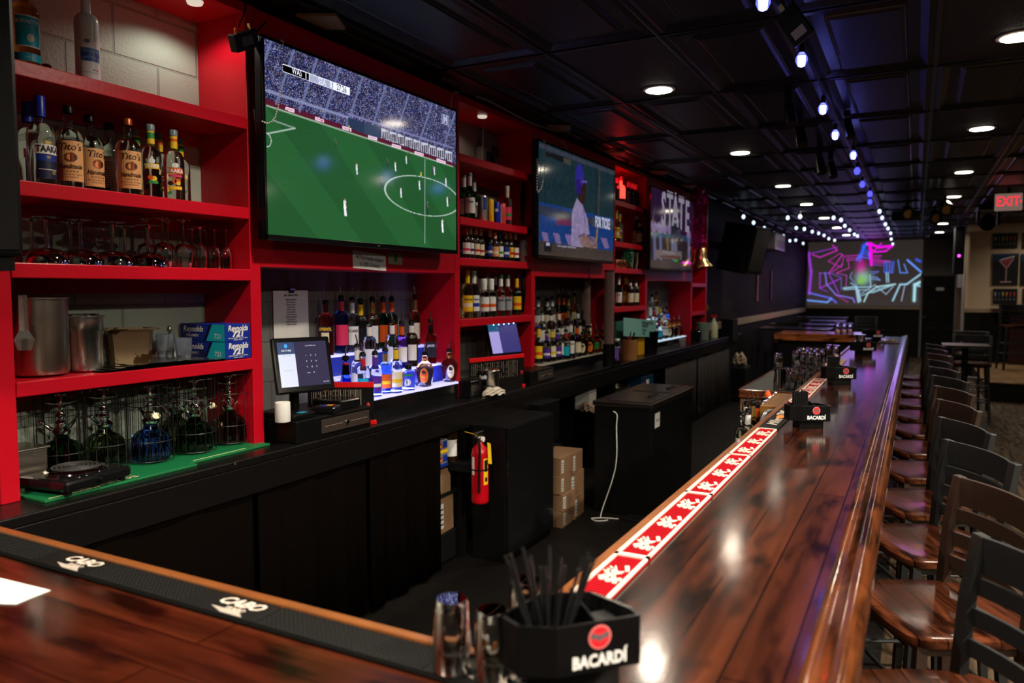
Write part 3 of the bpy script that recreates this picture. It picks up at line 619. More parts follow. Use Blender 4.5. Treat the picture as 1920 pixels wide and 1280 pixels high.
gen('beer_tan', GBROWN, LTAN, h=.215, r=.031, hb=.115, sh=.05, rn=.0125, band=LCREAM, wrap=LTAN, slope=True, cap=(GOLD, .006), name='beer_bottle')
gen('beer_teal', GBROWN, LWHITE, h=.225, r=.031, hb=.125, sh=.05, rn=.0125, band=LGREEN, wrap=LTEAL, slope=True, cap=(LTEAL, .006), name='beer_bottle')
gen('beer_green', GGREEN, LWHITE, h=.232, r=.031, hb=.125, sh=.05, rn=.0125, band=LRED, wrap=LWHITE, slope=True, cap=(CWHITE, .006), name='beer_bottle')
gen('beer_x', GBROWN, LYEL, h=.232, r=.031, hb=.125, sh=.05, rn=.0125, band=LRED, wrap=LYEL, slope=True, cap=(LRED, .006), txt='X', tmat=LRED, name='beer_bottle')
gen('smirk', GLASSB, LPINK, h=.285, r=.037, hb=.155, sh=.05, rn=.0135, band=LGREEN, wrap=LCREAM, cap=(CWHITE, .03))
gen('gold_tall', GYEL, LYEL, h=.32, r=.040, hb=.18, sh=.055, rn=.014, band=LCREAM, wrap=LYEL, cap=(C('amber_cap', 170, 130, 30, .3), .024), txt='Admiral')
gen('silver_tall', GLASSB, LWHITE, h=.318, r=.040, hb=.18, sh=.055, rn=.014, band=LBLUE, wrap=LWHITE, cap=(C('mint_cap', 170, 205, 200, .3), .024), txt='Admiral')
gen('flat_white', GLASSB, LWHITE, h=.265, r=.038, hb=.165, sh=.025, rn=.017, band=LORANGE, cap=(CWHITE, .075))
gen('castillo', GLASSB, LGREY, h=.30, r=.037, hb=.165, sh=.055, rn=.0135, wrap=LWHITE, cap=(CGRN, .03), txt='Castillo', slope=True)
gen('myers', GDARK, LYEL, h=.295, r=.038, hb=.165, sh=.05, rn=.0135, wrap=LYEL, cap=(CBLUE, .014), band=LORANGE, slope=True)
def pk(key, glass, labmat, wrap, **k): gen(key, glass, labmat, pour=True, wrap=wrap, **k)
pk('aperol', GRED, LCREAM, None, h=.285, r=.043, hb=.17, sh=.06, txt=None); K['aperol']['lab'] = [('p', LNAVY, .128, .158, 52, 1), ('t', 'APEROL', .022, .143, LYEL, dict(bold=.04), 2), ('p', LCREAM, .07, .125, 28, 0)]
pk('p_pink', GBLUE, LPINK, LPINK, h=.31, r=.04, hb=.19)  # blue light of the lit step is put into the glass colour
pk('bacardi', GLASSB, LWHITE, LWHITE, h=.30, r=.041, hb=.175, txt='BACARDI')
pk('p_yel', GDARK, LBLACK, LYEL, h=.29, r=.036, hb=.16)
pk('tall_brown', GBROWN, LWHITE, GOLD, h=.30, r=.042, hb=.17)
pk('p_orange', GGREEN, LORANGE, LORANGE, h=.30, r=.037, hb=.17)
pk('p_clear', GLASSB, LWHITE, LWHITE, h=.28, r=.038, hb=.16)
pk('p_violet', GPURP, LCREAM, LORANGE, h=.27, r=.038, hb=.15)  # violet tint stands for light from the lit step, not for the drink
pk('p_gold', GAMBER, LCREAM, GOLD, h=.31, r=.032, hb=.17)
pk('p_brownw', GBROWN, LCREAM, LWHITE, h=.27, r=.040, hb=.16)
pk('jack', GAMBER, LBLACK, CBLK, h=.27, r=.036, hb=.165, sh=.03, txt='JACK', tmat=LWHITE, sq=1, name='whiskey_bottle')
pk('flare', GBLUE, LWHITE, LRED, h=.225, r=.048, hb=.02, sh=.12, rn=.015, slope=True, txt=None); K['flare']['lab'] = []
K['flare']['prof'] = [(0, .004), (.044, 0), (.048, .005), (.046, .02), (.026, .12), (.019, .16), (.016, .205), (.018, .21), (.0, .22)]
pk('smirnoff', GLASSB, LTEAL, LRED, h=.235, r=.038, hb=.13, sh=.045, txt=None)
pk('dek', GLASSB, LPURP, LPURP, h=.235, r=.037, hb=.13, sh=.045, band=LWHITE)
pk('taak_o', GBLUE, LORANGE, GOLD, h=.245, r=.034, hb=.13, sh=.05, band=LYEL)  # glass tinted blue for the glow of the lit step
pk('taak_y', GLASSB, LCREAM, LYEL, h=.265, r=.036, hb=.145, sh=.05, band=LYEL)
kind('crown', name='whiskey_bottle', glass=GAMBER, h=.195, r=.055, hb=.1, sh=.05, rn=.015, pour=True, prof=[(0, .004), (.036, 0), (.040, .006), (.043, .03), (.052, .07), (.056, .095), (.053, .115), (.040, .135), (.022, .148), (.016, .16), (.016, .185), (0, .19)], lab=[], wraps=[(GOLD, .150, .165)])
kind('crown_peach', **{**K['crown'], 'lab': [('o', LYEL, .070, 0, .026, .045, 0), ('o', LORANGE, .070, 0, .024, .042, 1), ('t', 'PEACH', .010, .062, LYEL, dict(bold=.02), 3), ('o', LBROWN, .088, 0, .012, .008, 3)]})
kind('crown_cream', **{**K['crown'], 'lab': [('o', GOLD, .070, 0, .026, .045, 0), ('o', LCREAM, .070, 0, .023, .040, 1), ('o', LBROWN, .085, 0, .012, .010, 3), ('t', 'RESERVE', .008, .062, LBROWN, {}, 3)]})
kind('patron', name='tequila_bottle', glass=GLASSB, h=.15, r=.04, hb=.1, sh=.025, rn=.016, pour=False, cap=(CBLK, .03), lab=[('p', LGREEN, .085, .097, 40, 0), ('o', LWHITE, .05, 0, .018, .02, 1)])

# bottles on unit A
Z2 = 2.0465
A2 = [('taaka', 57, -2.80, 35, 'blue-capped clear vodka bottle half hidden behind the loudspeaker edge'), ('taaka', 80, -2.675, 28, 'blue-capped clear vodka bottle with a white and navy label, front row left'),
 ('tito', 133, -2.67, 3, 'clear vodka bottle with tan label facing front, right beside the blue-capped bottle'), ('tito', 172, -2.735, 34, 'clear vodka bottle with its tan label turned half away to the right'),
 ('tito_back', 208, -2.80, 5, 'clear vodka bottle showing its small-print back label, behind the copper-capped one'), ('tito_cop', 243, -2.665, 12, 'clear vodka bottle with tan label and shiny copper cap'),
 ('taaka_citrus', 258, -2.815, 0, 'grey-capped flavoured vodka bottle behind, next to the copper cap'), ('taaka_citrus', 285, -2.68, 6, 'grey-capped vodka bottle with yellow neck and citrus fruit print, front row'),
 ('taaka_peach', 301, -2.80, 10, 'grey-capped vodka bottle with yellow neck standing behind the two fruit-print ones'), ('taaka_peach', 328, -2.69, 8, 'grey-capped vodka bottle with orange peach print, last on the shelf to the right'),
 ('taaka_citrus', 340, -2.82, 4, 'grey-capped vodka bottle mostly hidden behind the peach print one')]
for k, u, X, tr, lb in A2: bottle(k, atX(u, X, Z2), lb, tr, 'vodka bottles on the second shelf', seg=28)
bottle('burnett', atX(50, -2.70, 2.4335), 'dark spirit bottle with a bright teal label on the top shelf beside the loudspeaker', 12, seg=28)
bottle('frost', atX(166, -2.69, 2.4335), 'frosted white vodka bottle with blue lettering standing alone on the top shelf', 18, seg=32)
p = atX(88, -2.78, 2.4335); m = MB().lathe([(0, 0), (.022, 0), (.026, .02), (.024, .05), (.012, .06), (0, .06)], 16); tag(m.build('jar', None, M('dark_red_jar', (.05, .004, .004), .2), smooth=50, loc=p), 'small dark red jar behind the teal label bottle on the top shelf', 'jar')

# glasses
def stem(name, prof, n=24):
    return MB().lathe(prof, n)
COUPE = [(0, .0), (.0, .0), (.058, .002), (.0605, .004), (.060, .0), (.0585, .0)]
def glass_thing(name, label, p, bowl, stemp, cat='glass', group=None, flip=True):
    """bowl and stem profiles, drawn upright; flip stands the glass on its rim"""
    t = thing(name, label, cat, p, 0, group); k_ = {'coupe_glass': 1.28, 'wine_glass': 1.12}.get(name, 1); t.scale = (k_, k_, k_); hh = bowl[-1][1] if False else max(z for r, z in bowl)
    f = (lambda z: hh - z) if flip else (lambda z: z)
    MB().lathe([(r, f(z)) for r, z in bowl], 28).build('bowl', t, GLASS, smooth=60)
    if stemp: MB().lathe([(r, f(z)) for r, z in stemp], 20).build('stem', t, GLASS, smooth=60)
    return t
def wall(outer, th=.0016): return outer + [(max(r - th, 0), z + (th if i == 0 else 0)) for i, (r, z) in list(enumerate(outer))[::-1]]
COUP_B = wall([(0, .083), (.012, .084), (.032, .089), (.048, .100), (.056, .115), (.0575, .128)]); COUP_S = [(0, 0), (.036, 0), (.0365, .002), (.012, .005), (.0048, .012), (.0042, .070), (.007, .083), (0, .084)]
WINE_B = wall([(0, .088), (.010, .089), (.027, .098), (.034, .118), (.034, .14), (.030, .168), (.028, .18)]); WINE_S = [(0, 0), (.032, 0), (.0325, .002), (.010, .005), (.004, .012), (.0038, .075), (.006, .088), (0, .089)]
FLUT_B = wall([(0, .068), (.008, .070), (.018, .085), (.0235, .11), (.0245, .14), (.022, .175)]); FLUT_S = [(0, 0), (.028, 0), (.0285, .002), (.009, .005), (.0036, .011), (.0036, .058), (.006, .068), (0, .069)]
Z3 = 1.7775
for i, (u, X, lb) in enumerate(((62, -2.80, 'upturned coupe glass at the back beside the loudspeaker'), (89, -2.68, 'upturned coupe glass in front, first from the left'), (134, -2.80, 'upturned coupe glass at the back, between the first two front ones'), (153, -2.68, 'upturned coupe glass in front, second from the left'), (212, -2.67, 'upturned coupe glass in front, third from the left'), (235, -2.79, 'upturned coupe glass at the back, right of the wide upright glass'), (279, -2.665, 'upturned coupe glass in front, fourth from the left and nearest the wine glasses'))):
    glass_thing('coupe_glass', lb, atX(u, X, Z3), COUP_B, COUP_S, group='coupe glasses on the third shelf')
glass_thing('margarita_glass', 'wide upright margarita glass at the back among upturned coupes', atX(185, -2.80, Z3), wall([(0, .075), (.014, .076), (.020, .088), (.030, .098), (.052, .106), (.062, .120), (.066, .145)]), COUP_S, flip=False)
for i, (u, X, b, s, nm, lb) in enumerate(((275, -2.81, WINE_B, WINE_S, 'wine_glass', 'upturned wine glass at the back above the last coupe'), (306, -2.72, WINE_B, WINE_S, 'wine_glass', 'upturned wine glass, broadest, right of the last coupe'), (316, -2.81, WINE_B, WINE_S, 'wine_glass', 'upturned wine glass at the back behind the broadest one'), (345, -2.71, WINE_B, WINE_S, 'wine_glass', 'upturned wine glass in front, second of the wine glasses'), (362, -2.80, FLUT_B, FLUT_S, 'champagne_flute', 'upturned flute at the back next to the wine glasses'),
    (377, -2.68, FLUT_B, FLUT_S, 'champagne_flute', 'upturned flute in front, brightest, first of the flutes'), (388, -2.79, FLUT_B, FLUT_S, 'champagne_flute', 'upturned flute behind the brightest one'), (404, -2.74, FLUT_B, FLUT_S, 'champagne_flute', 'upturned flute, last but one on the right'), (425, -2.72, FLUT_B, FLUT_S, 'champagne_flute', 'upturned flute, last on the right beside the post'))):
    glass_thing(nm, lb, atX(u, X, Z3), b, s, group='wine glasses and flutes on the third shelf')

# pots and boxes on the fourth shelf
Z4 = 1.386
t = thing('stock_pot', 'tall dented steel stock pot at the left of the fourth shelf', 'pot', atX(77, -2.73, Z4))
MB().lathe([(0, .004), (.075, .002), (.088, .008), (.091, .02), (.092, .268), (.098, .270), (.098, .275), (.090, .275), (.088, .02), (0, .012)], 40).build('body', t, STEELD, smooth=40)
t = thing('tongs', 'steel kitchen tongs hooked over the front of the stock pot', 'tongs', atX(42, -2.628, Z4 + .285)); t.rotation_euler = (R(6), R(0), facing(t.location))
for s in (-1, 1): MB().add([(s * .006 - .006, -.004 + s * .004, .0), (s * .006 + .006, -.004 + s * .004, .0), (s * .006 + .008, -.006, -.12), (s * .006 - .008, -.006, -.12), (s * .01 + .02, -.01, -.15), (s * .01 - .02, -.01, -.15), (s * .006 + .014, -.012, -.185), (s * .006 - .014, -.012, -.185)], [(0, 1, 2, 3), (3, 2, 4, 5), (5, 4, 6, 7)]).build('arm', t, STEEL).modifiers.new('s', 'SOLIDIFY').thickness = .0016
t = thing('canister', 'shiny tall steel bain marie canister with a rim, right of the stock pot', 'pot', atX(160, -2.72, Z4)); t.scale = (1.05, 1.05, 1.17)
MB().lathe([(0, .003), (.052, .001), (.058, .006), (.059, .125), (.063, .130), (.063, .170), (.068, .172), (.068, .176), (.060, .176), (.056, .01), (0, .008)], 36).build('body', t, STEEL, smooth=40)
MB().lathe([(.050, .150), (.0505, .182), (.046, .182), (.046, .150)], 30).build('insert', t, CHROME, smooth=40)
t = thing('food_pan', 'brown-stained square steel food pan in the middle of the fourth shelf', 'pan', atX(243, -2.74, Z4), facing(atX(243, -2.74, Z4), 8)); t.scale = (1.3, 1.3, 1.25)
rb = lambda w, d, z: [(a * w + b * .012, c * d + e * .012, z) for a, c, b, e in ((-1, -1, 1, 0), (1, -1, -1, 0), (1, -1, 0, 1), (1, 1, 0, -1), (1, 1, -1, 0), (-1, 1, 1, 0), (-1, 1, 0, -1), (-1, -1, 0, 1))]
m = MB(); L_ = [rb(.055, .045, 0), rb(.062, .052, .115), rb(.078, .068, .118), rb(.078, .068, .121), rb(.060, .050, .121), rb(.053, .043, .006)]; vs = sum(L_, [])
m.add(vs, [(i * 8 + j, i * 8 + (j + 1) % 8, (i + 1) * 8 + (j + 1) % 8, (i + 1) * 8 + j) for i in range(5) for j in range(8)] + [tuple(range(8))[::-1], tuple(range(40, 48))])
m.build('body', t, M('stained_pan_steel', (.55, .42, .26), .3, 1, var=(10, .3), wear=(16, (.10, .05, .02), .56)), smooth=30)
def tumbler(name, label, p, r0=.030, r1=.036, h=.10, mat=None, flip=False, group=None, facets=28, cat='glass', base=.012):
    t = wall([(0, 0), (r0 * .96, 0), (r0, .003), (r1, h)], .0018); t = [(0, 0), (r0 * .95, 0), (r0, .004), (r1, h - .001), (r1 - .001, h), (r1 - .0022, h - .001), (r0 - .003, base), (0, base)]
    f = (lambda z: h - z) if flip else (lambda z: z)
    return tag(MB().lathe([(r, f(z)) for r, z in t], facets).build(name, None, mat or GLASS, smooth=30, loc=p), label, cat, group)
PLAST = M('clear_plastic', (.75, .82, .95), .12, trans=.9, ior=1.3)
tumbler('plastic_cup', 'clear plastic tumbler with a dark spoon in it, left of the foil boxes', atX(311, -2.80, Z4), .031, .038, .115, PLAST)
tumbler('plastic_cup', 'clear plastic tumbler in front of the lower foil box', atX(345, -2.70, Z4 + .016), .029, .034, .085, PLAST)
p = atX(312, -2.80, Z4 + .01); MB_ = MB().tube([(0, 0, 0), (.008, .004, .06), (.014, .006, .11)], .003, 6).ball((.016, .007, .125), .011, 8, 1.4); tag(MB_.build('spoon', None, STEELD, smooth=60, loc=p), 'dark serving spoon standing in the clear plastic tumbler', 'spoon')
# crumpled foil sheets
m = MB(); rnd = random.Random(3); n = 12; q0, q1 = atX(190, -2.62, Z4), atX(432, -2.64, Z4)
for lay in range(5):
    vs = []; cy0, cy1 = q0.y + lay * .03, q1.y - lay * .05
    for i in range(n + 1):
        for j in range(6):
            vs.append((-2.84 + .235 * j / 5 + rnd.uniform(-.006, .006) + lay * .004, cy0 + (cy1 - cy0) * i / n + rnd.uniform(-.006, .006), Z4 + .003 + lay * .0035 + rnd.uniform(0, .0035)))
    m.add(vs, [(i * 6 + j, (i + 1) * 6 + j, (i + 1) * 6 + j + 1, i * 6 + j + 1) for i in range(n) for j in range(5)])
tag(m.build('foil_sheets', None, M('crumpled_foil', (.55, .54, .5), .22, 1), smooth=None), 'loose pile of crumpled foil sheets lying in front of the pan and the boxes', 'foil', kind='stuff')
FB = C('foil_box_blue', 16, 44, 150, .4); FCY = C('foil_box_cyan', 20, 190, 210, .4)
def foilbox(z, label, dy=0):
    ya, yb, xa, xb = 2.295 + dy, 2.436, -2.885, -2.605; hh = .075
    t = thing('foil_box', label, 'box', ((xa + xb) / 2, (ya + yb) / 2, z), 0, 'stacked foil sheet boxes'); hx, hy = (xb - xa) / 2, (yb - ya) / 2
    MB().box(-hx, hx, -hy, hy, 0, hh).build('carton', t, FB, bevel=.0015)
    m = MB(); e = .0012
    # side towards -Y: long face with the cyan corner; face towards +X: the end face
    m.m(FCY).quad((hx - .115, -hy - e, .001), (hx - .001, -hy - e, .001), (hx - .001, -hy - e, hh - .001), (hx - .075, -hy - e, hh - .001))
    m.m(BLKS).quad((hx - .132, -hy - e, .001), (hx - .122, -hy - e, .001), (hx - .082, -hy - e, hh - .001), (hx - .092, -hy - e, hh - .001))
    m.m(LWHITE).text('721', .030, lambda x, y: (hx - .042 + x, -hy - 2 * e, .022 + y), bold=.02).text('Reynolds', .034, lambda x, y: (hx - .195 + x, -hy - 2 * e, .052 + y), bold=.03, shear=.2, maxw=.13).text('FOIL SHEETS', .014, lambda x, y: (hx - .20 + x, -hy - 2 * e, .024 + y), bold=.03, maxw=.10)
    m.text('Reynolds', .034, lambda x, y: (hx + e, .0 + x, .056 + y), bold=.03, shear=.2, maxw=.11).text('721', .036, lambda x, y: (hx + e, x, .031 + y), bold=.05, shear=.15, wide=1.2)
    m.text('500 FOIL SHEETS - 12 in. x 10 3/4 in.', .007, lambda x, y: (hx + e, x, .0135 + y), bold=.02, maxw=.12).text('(304.8mm x 273mm)', .006, lambda x, y: (hx + e, x, .006 + y), bold=.02)
    m.build('print', t)
foilbox(Z4 + .002, 'blue and cyan foil sheet box, lower of the stack of two'); foilbox(Z4 + .0785, 'blue and cyan foil sheet box, upper of the stack of two')

# ------------------------------------------------------------------ hookahs in wire cages and the mat under them
GMAT = M('green_rubber_mat', lin((10, 110, 62)), .5, bump=(250, .3))
t = thing('counter_mat', 'bright green rubber bar mat under the caged hookahs', 'bar mat', (-2.60, 1.95, CTZ))
MB().box(-.24, .10, -.50, .10, 0, .009).build('mat_base', t, GMAT, bevel=.002); MB().box(-.24, .055, .10, .53, 0, .009).build('mat_panel', t, GMAT, bevel=.002)
m = MB().m(C('mat_cream', 225, 225, 170))
for i in range(4): m.text('HORNITOS', .046, lambda x, y: (.070 - i * .045 + (-y) * .85, -.27 + x, .0102), bold=.03, wide=1.1)
m.box(.085, .087, -.48, -.30, .009, .0102); m.box(.04, .042, .13, .40, .009, .0102); m.build('lettering', t)
def hookah(p, glass, label, h=.31, arms=2, a0=20, tray=0):
    t = thing('caged_hookah', label, 'hookah', p, R(a0), 'hookahs in wire cages'); t.scale = (1.3, 1.3, 1.05)
    pr = [(0, .006), (.040, .004), (.052, .010), (.056, .03), (.054, .07), (.050, .10), (.038, .118), (.022, .128), (.019, .14), (.015, .142), (0, .142)]
    m = MB().lathe(pr, 36)
    for i in range(len(m.v)):
        x, y, z = m.v[i]; rr = math.hypot(x, y)
        if rr > .03 and .012 < z < .118: f = 1 + .05 * (1 if (round(math.atan2(y, x) / (math.pi / 18)) % 2) else -1); m.v[i] = (x * f, y * f, z)
    m.build('glass_base', t, glass, smooth=25)
    MB().lathe([(0, .14), (.020, .142), (.024, .150), (.026, .158), (.018, .168), (.012, .172), (.016, .182), (.016, .190), (.009, .196), (.009, .205), (.014, .212), (.009, .220), (.008, .235), (.012, .242), (.008, .250), (.008, .268), (.014, .278), (.016, .29), (0, .292)], 20).build('metal_stem', t, CHROME, smooth=50)
    for k in range(arms):
        a = R(60 + 150 * k); MB().tube([(0, 0, .158), (math.cos(a) * .025, math.sin(a) * .025, .168), (math.cos(a) * .048, math.sin(a) * .048, .192)], [.006, .007, .005], 8).ball((math.cos(a) * .05, math.sin(a) * .05, .194), .008, 8).build('hose_port', t, CHROME, smooth=60)
    MB().lathe([(0, .255), (.030, .256), (.040, .262), (.041, .264), (.02, .260), (0, .259)], 24).build('tray', t, STEEL, smooth=50)
    m = MB(); r = .066
    for z in (.012, .085, .22, .30): m.tube([(r * math.cos(i * math.pi / 12), r * math.sin(i * math.pi / 12), z) for i in range(24)], .0014, 5, closed=True)
    for i in range(14): a = i * math.pi / 7; m.cyl((r * math.cos(a), r * math.sin(a), .012), (r * math.cos(a), r * math.sin(a), .30), .0012, n=4, cap=False)
    m.build('wire_cage', t, M('dark_wire', (.05, .05, .05), .3, .8)); return t
HP = [(118, -2.79, GGREEN, 'caged hookah with a dark green glass base, first from the left'), (198, -2.79, GOLIVE, 'caged hookah with a clear smoky base and two raised hose ports, second from the left'), (284, -2.70, GBLUE, 'caged hookah with a bright blue glass base in the middle'), (331, -2.81, GOLIVE, 'caged hookah standing at the back behind the blue and green ones'), (366, -2.69, GGREEN, 'caged hookah with green base and a cream mouthpiece, right of the blue one'), (432, -2.71, glassmat('rose_glass', (.5, .3, .25), 1.4), 'caged hookah with a brownish rose base beside the right post')]
for i, (u, X, g, lb) in enumerate(HP):
    h = hookah(atX(u, X, CTZ + .0095 ), g, lb, a0=35 + 40 * i)
    if i in (2, 4): MB().cyl((-.035, -.03, .178), (-.046, -.045, .186), .010, .012, 12).build('mouthpiece', h, LCREAM, smooth=40)
# electric coil hot plate, dark metal bin
p = onZ(135, 905, CTZ + .01); p = Vector((-2.60, 1.62, CTZ + .01))
t = thing('hot_plate', 'black electric hot plate with a spiral coil on the green mat', 'hot plate', p, R(8))
MB().box(-.115, .115, -.135, .135, .012, .052).build('housing', t, BLKG, bevel=.012)
m = MB().lathe([(.088, .050), (.098, .053), (.100, .060), (.092, .064), (.084, .058)], 40); m.build('drip_ring', t, CHROME, smooth=50)
MB().tube([((.010 + .0135 * a / 6.283) * math.cos(a), (.010 + .0135 * a / 6.283) * math.sin(a), .068) for a in [k * .3 for k in range(0, 108)]], .0042, 8).build('coil', t, M('coil_grey', (.03, .03, .03), .5), smooth=60)
for sx in (-1, 1):
    for sy in (-1, 1): MB().cyl((sx * .09, sy * .11, 0), (sx * .09, sy * .11, .013), .012).build('foot', t, BLACK)
MB().cyl((.115, 0, .032), (.132, 0, .032), .016, .014, 16).build('knob', t, BLKS, smooth=40)
t = thing('metal_bin', 'dark square metal bin at the left end behind the hot plate', 'bin', (-2.80, 1.53, CTZ)); MB().box(-.07, .07, -.07, .07, 0, .135).build('body', t, STEELD, bevel=.004); MB().box(-.078, .078, -.078, .078, .135, .142).build('rim', t, STEELD, bevel=.002)
# loudspeaker
GRILLE = M('speaker_grille', (.005, .005, .0055), .55, spec=.2, bump=(900, 1.0))
t = thing('loudspeaker', 'black loudspeaker with a mesh grille standing on the third shelf at the left edge', 'speaker', (-2.42, 1.17, 1.78), R(-14))
MB().box(-.26, .15, -.26, .142, 0, .95).build('cabinet', t, BLKS, bevel=.012)
MB().box(.150, .156, -.245, .13, .02, .93).build('grille', t, GRILLE, bevel=.002)
MB().box(-.30, .14, -.24, .12, -.038, -.002).build('wall_plate', t, BLKS)
# media box with cables at the top of the near unit's right post
t = thing('media_box', 'small black streaming box hanging by its cables at the top of the near shelf post', 'box', onX(457, 76, -2.52)); t.rotation_euler = (R(28), R(12), R(0))
MB().box(-.022, .022, -.062, .062, -.035, .035).build('case', t, BLKS, bevel=.004); MB().box(.022, .0235, -.030, .030, -.018, .018).build('label_plate', t, M('dark_grey_sticker', (.06, .06, .06), .4))
MB().cyl((0, -.03, .034), (0, -.03, .055), .005, n=8).build('orange_plug', t, C('plug_orange', 240, 150, 10)); MB().cyl((0, .045, .034), (0, .045, .06), .006, n=8).build('metal_plug', t, CHROME)
def cable(pts, r, mat, label, name='cable', cat='cable', n=8):
    # smooth curve through the points
    P = [Vector(a) for a in pts]; out = []
    for i in range(len(P) - 1):
        a, b, c, d = P[max(i - 1, 0)], P[i], P[i + 1], P[min(i + 2, len(P) - 1)]
        for k in range(n):
            q = k / n; out.append(.5 * ((2 * b) + (c - a) * q + (2 * a - 5 * b + 4 * c - d) * q * q + (3 * b - a - 3 * c + d) * q ** 3))
    out.append(P[-1]); return tag(MB().tube(out, r, 6).build(name, None, mat, smooth=60), label, cat)
X_ = lambda u, v, X=-2.52: onX(u, v, X)
cable([X_(462, 0), X_(459, 22), X_(452, 38), X_(447, 50)], .003, BLKS, 'black cable running down from the ceiling to the streaming box')
cable([X_(500, 40), X_(490, 50), X_(478, 62)], .004, BLKS, 'short grey tipped cable leading into the right of the streaming box')
cable([X_(474, 112, -2.56), X_(480, 140, -2.59), X_(483, 170, -2.59), X_(478, 188, -2.59)], .0022, BLKS, 'black cable dangling on the post below the streaming box')
cable([X_(476, 205, -2.59), X_(480, 245, -2.59), X_(487, 275, -2.59), X_(489, 285, -2.59)], .0018, WHITE, 'thin white cord hanging at the left edge of the soccer television')
# small recessed puck lights under the top boards
for (y, e, c, lb) in ((2.25, 5, (1, .93, .8), 'small puck light under the top board of the near shelving unit'), (4.62, 1.6, (1, .8, .6), 'small puck light under the top board above the electrical box')):
    t = thing('puck_light', lb, 'light', (-2.68, y, TOPZ - .045)); MB().lathe([(0, -.012), (.03, -.012), (.034, -.002), (.034, 0)], 20).build('housing', t, M('puck', (.6, .55, .5), .3, emit=(1, .9, .75), es=.5), smooth=40)
    light('puck_lamp', 'SPOT', (-2.68, y, TOPZ - .062), e, c, .02, (0, 0, 0), spot_size=R(150), spot_blend=.5)
# ------------------------------------------------------------------ televisions
def tv(label, y0, y1, z0, z1, img, strength, xf=-2.5, content=None, rough=.10, logo=None):
    cy, cz = (y0 + y1) / 2, z0; t = thing('television', label, 'television', (xf, cy, cz)); hw, hh = (y1 - y0) / 2, z1 - z0; b = .014
    MB().box(-.045, -.004, -hw, hw, 0, hh).build('housing', t, BLKS, bevel=.006)
    m = MB()
    for a, c, d, e in ((-hw, hw, 0, b * 1.7), (-hw, hw, hh - b, hh), (-hw, -hw + b, 0, hh), (hw - b, hw, 0, hh)): m.box(-.004, .004, a, c, d, e)
    m.build('bezel', t, BLKG, bevel=.002)
    MB().box(-.09, -.046, -.18, .18, .25, .6).build('wall_bracket', t, BLACK)
    sw, s0, s1 = hw - b, b * 1.7, hh - b
    mat = vcol_mat('screen_' + name_of(label), strength, rough)
    s = img.mesh('screen', lambda gx, gy: (np.full(gx.shape, .0), -sw + 2 * sw * gx, s0 + (s1 - s0) * gy), mat, t)
    if content: content(t, lambda a, c, e=0: (.0012 + e, -sw + 2 * sw * a, s0 + (s1 - s0) * c))
    if logo: MB().m(LGREY).text(logo, .014, lambda x, y: (.0055, x, b * .8 + y)).build('logo', t)
    return t
def name_of(s): return s.replace(' ', '_')[:28]
def px_uv(y0, y1, z0, z1, x=-2.5):
    def f(u, v): p = onX(u, v, x); return ((p.y - y0) / (y1 - y0), (p.z - z0) / (z1 - z0))
    return f
EMW = M('screen_white', (0, 0, 0), .4, emit=(.75, .78, .9), es=1); EMK = M('screen_black', (.002, .002, .002), .2); EMG = M('screen_grey', (0, 0, 0), .4, emit=(.32, .34, .48), es=1); EMY = M('screen_yellow', (0, 0, 0), .4, emit=(.7, .6, .05), es=1)
# 1: soccer match
y0, y1, z0, z1 = 2.435, 4.0, 1.905, 2.775
I = Img(460, 256, (.015, .11, .028)); g = px_uv(y0, y1, z0, z1); S = lambda zx, zy: g(480 + zx / 2.909, 40 + zy / 2.909)
rg = np.random.default_rng(5)
n1 = rg.random((256, 460)); stripe = (np.floor((I.x * .8 + I.y * .5) * 6) % 2)
I.a[:] = np.array((.014, .080, .022)) * (1 + .22 * stripe[..., None]) * (.93 + .14 * n1[..., None])
tl, tr_ = S(47, 455), S(1080, 795)                    # lower edge of the boards
b0, b1 = S(47, 415), S(1080, 775)
up = I.y > tl[1] + (tr_[1] - tl[1]) * (I.x - tl[0]) / (tr_[0] - tl[0])
I.put(up, (.085, .008, .022)); I.line(tl, tr_, .004, (.3, .4, .3))
st = I.y > b0[1] + (b1[1] - b0[1]) * (I.x - b0[0]) / (b1[0] - b0[0])
base = np.array([(.015, .02, .10), (.03, .04, .16), (.16, .18, .36), (.006, .008, .03), (.4, .4, .55), (.16, .04, .06), (.3, .22, .12)])
cr = base[rg.choice(7, (256, 460), p=[.30, .22, .13, .22, .07, .04, .02])]; blob = np.kron(rg.random((32, 58)), np.ones((8, 8)))[:256, :460]; cr = cr * (.55 + .6 * blob[..., None])
I.a[st] = cr[st]
for xx in range(0, 1200, 130):                        # aisles between the seat blocks
    a, c = S(xx + 90, 90 + xx * .33 - 60), S(xx - 30, 400 + xx * .33)
    I.line(a, c, .008, (.14, .17, .34), .75)
I.line(S(47, 370), S(500, 520), .008, (.22, .24, .42), .9); I.line(S(500, 500), S(1080, 690), .006, (.2, .2, .4), .8)
I.poly([S(500, 520), S(590, 545), S(590, 610), S(500, 580)], (.02, .035, .08)); I.poly([S(590, 545), S(680, 575), S(680, 640), S(590, 612)], (.03, .05, .10))
for q in range(9):
    a = 685 + q * 44; I.poly([S(a, 580 + q * 15), S(a + 38, 593 + q * 15), S(a + 38, 648 + q * 15), S(a, 636 + q * 15)], (.5, .5, .62)); 
    for w in range(3): I.poly([S(a + 5 + w * 11, 598 + q * 15), S(a + 12 + w * 11, 600 + q * 15), S(a + 12 + w * 11, 642 + q * 15), S(a + 5 + w * 11, 640 + q * 15)], (.03, .02, .03))
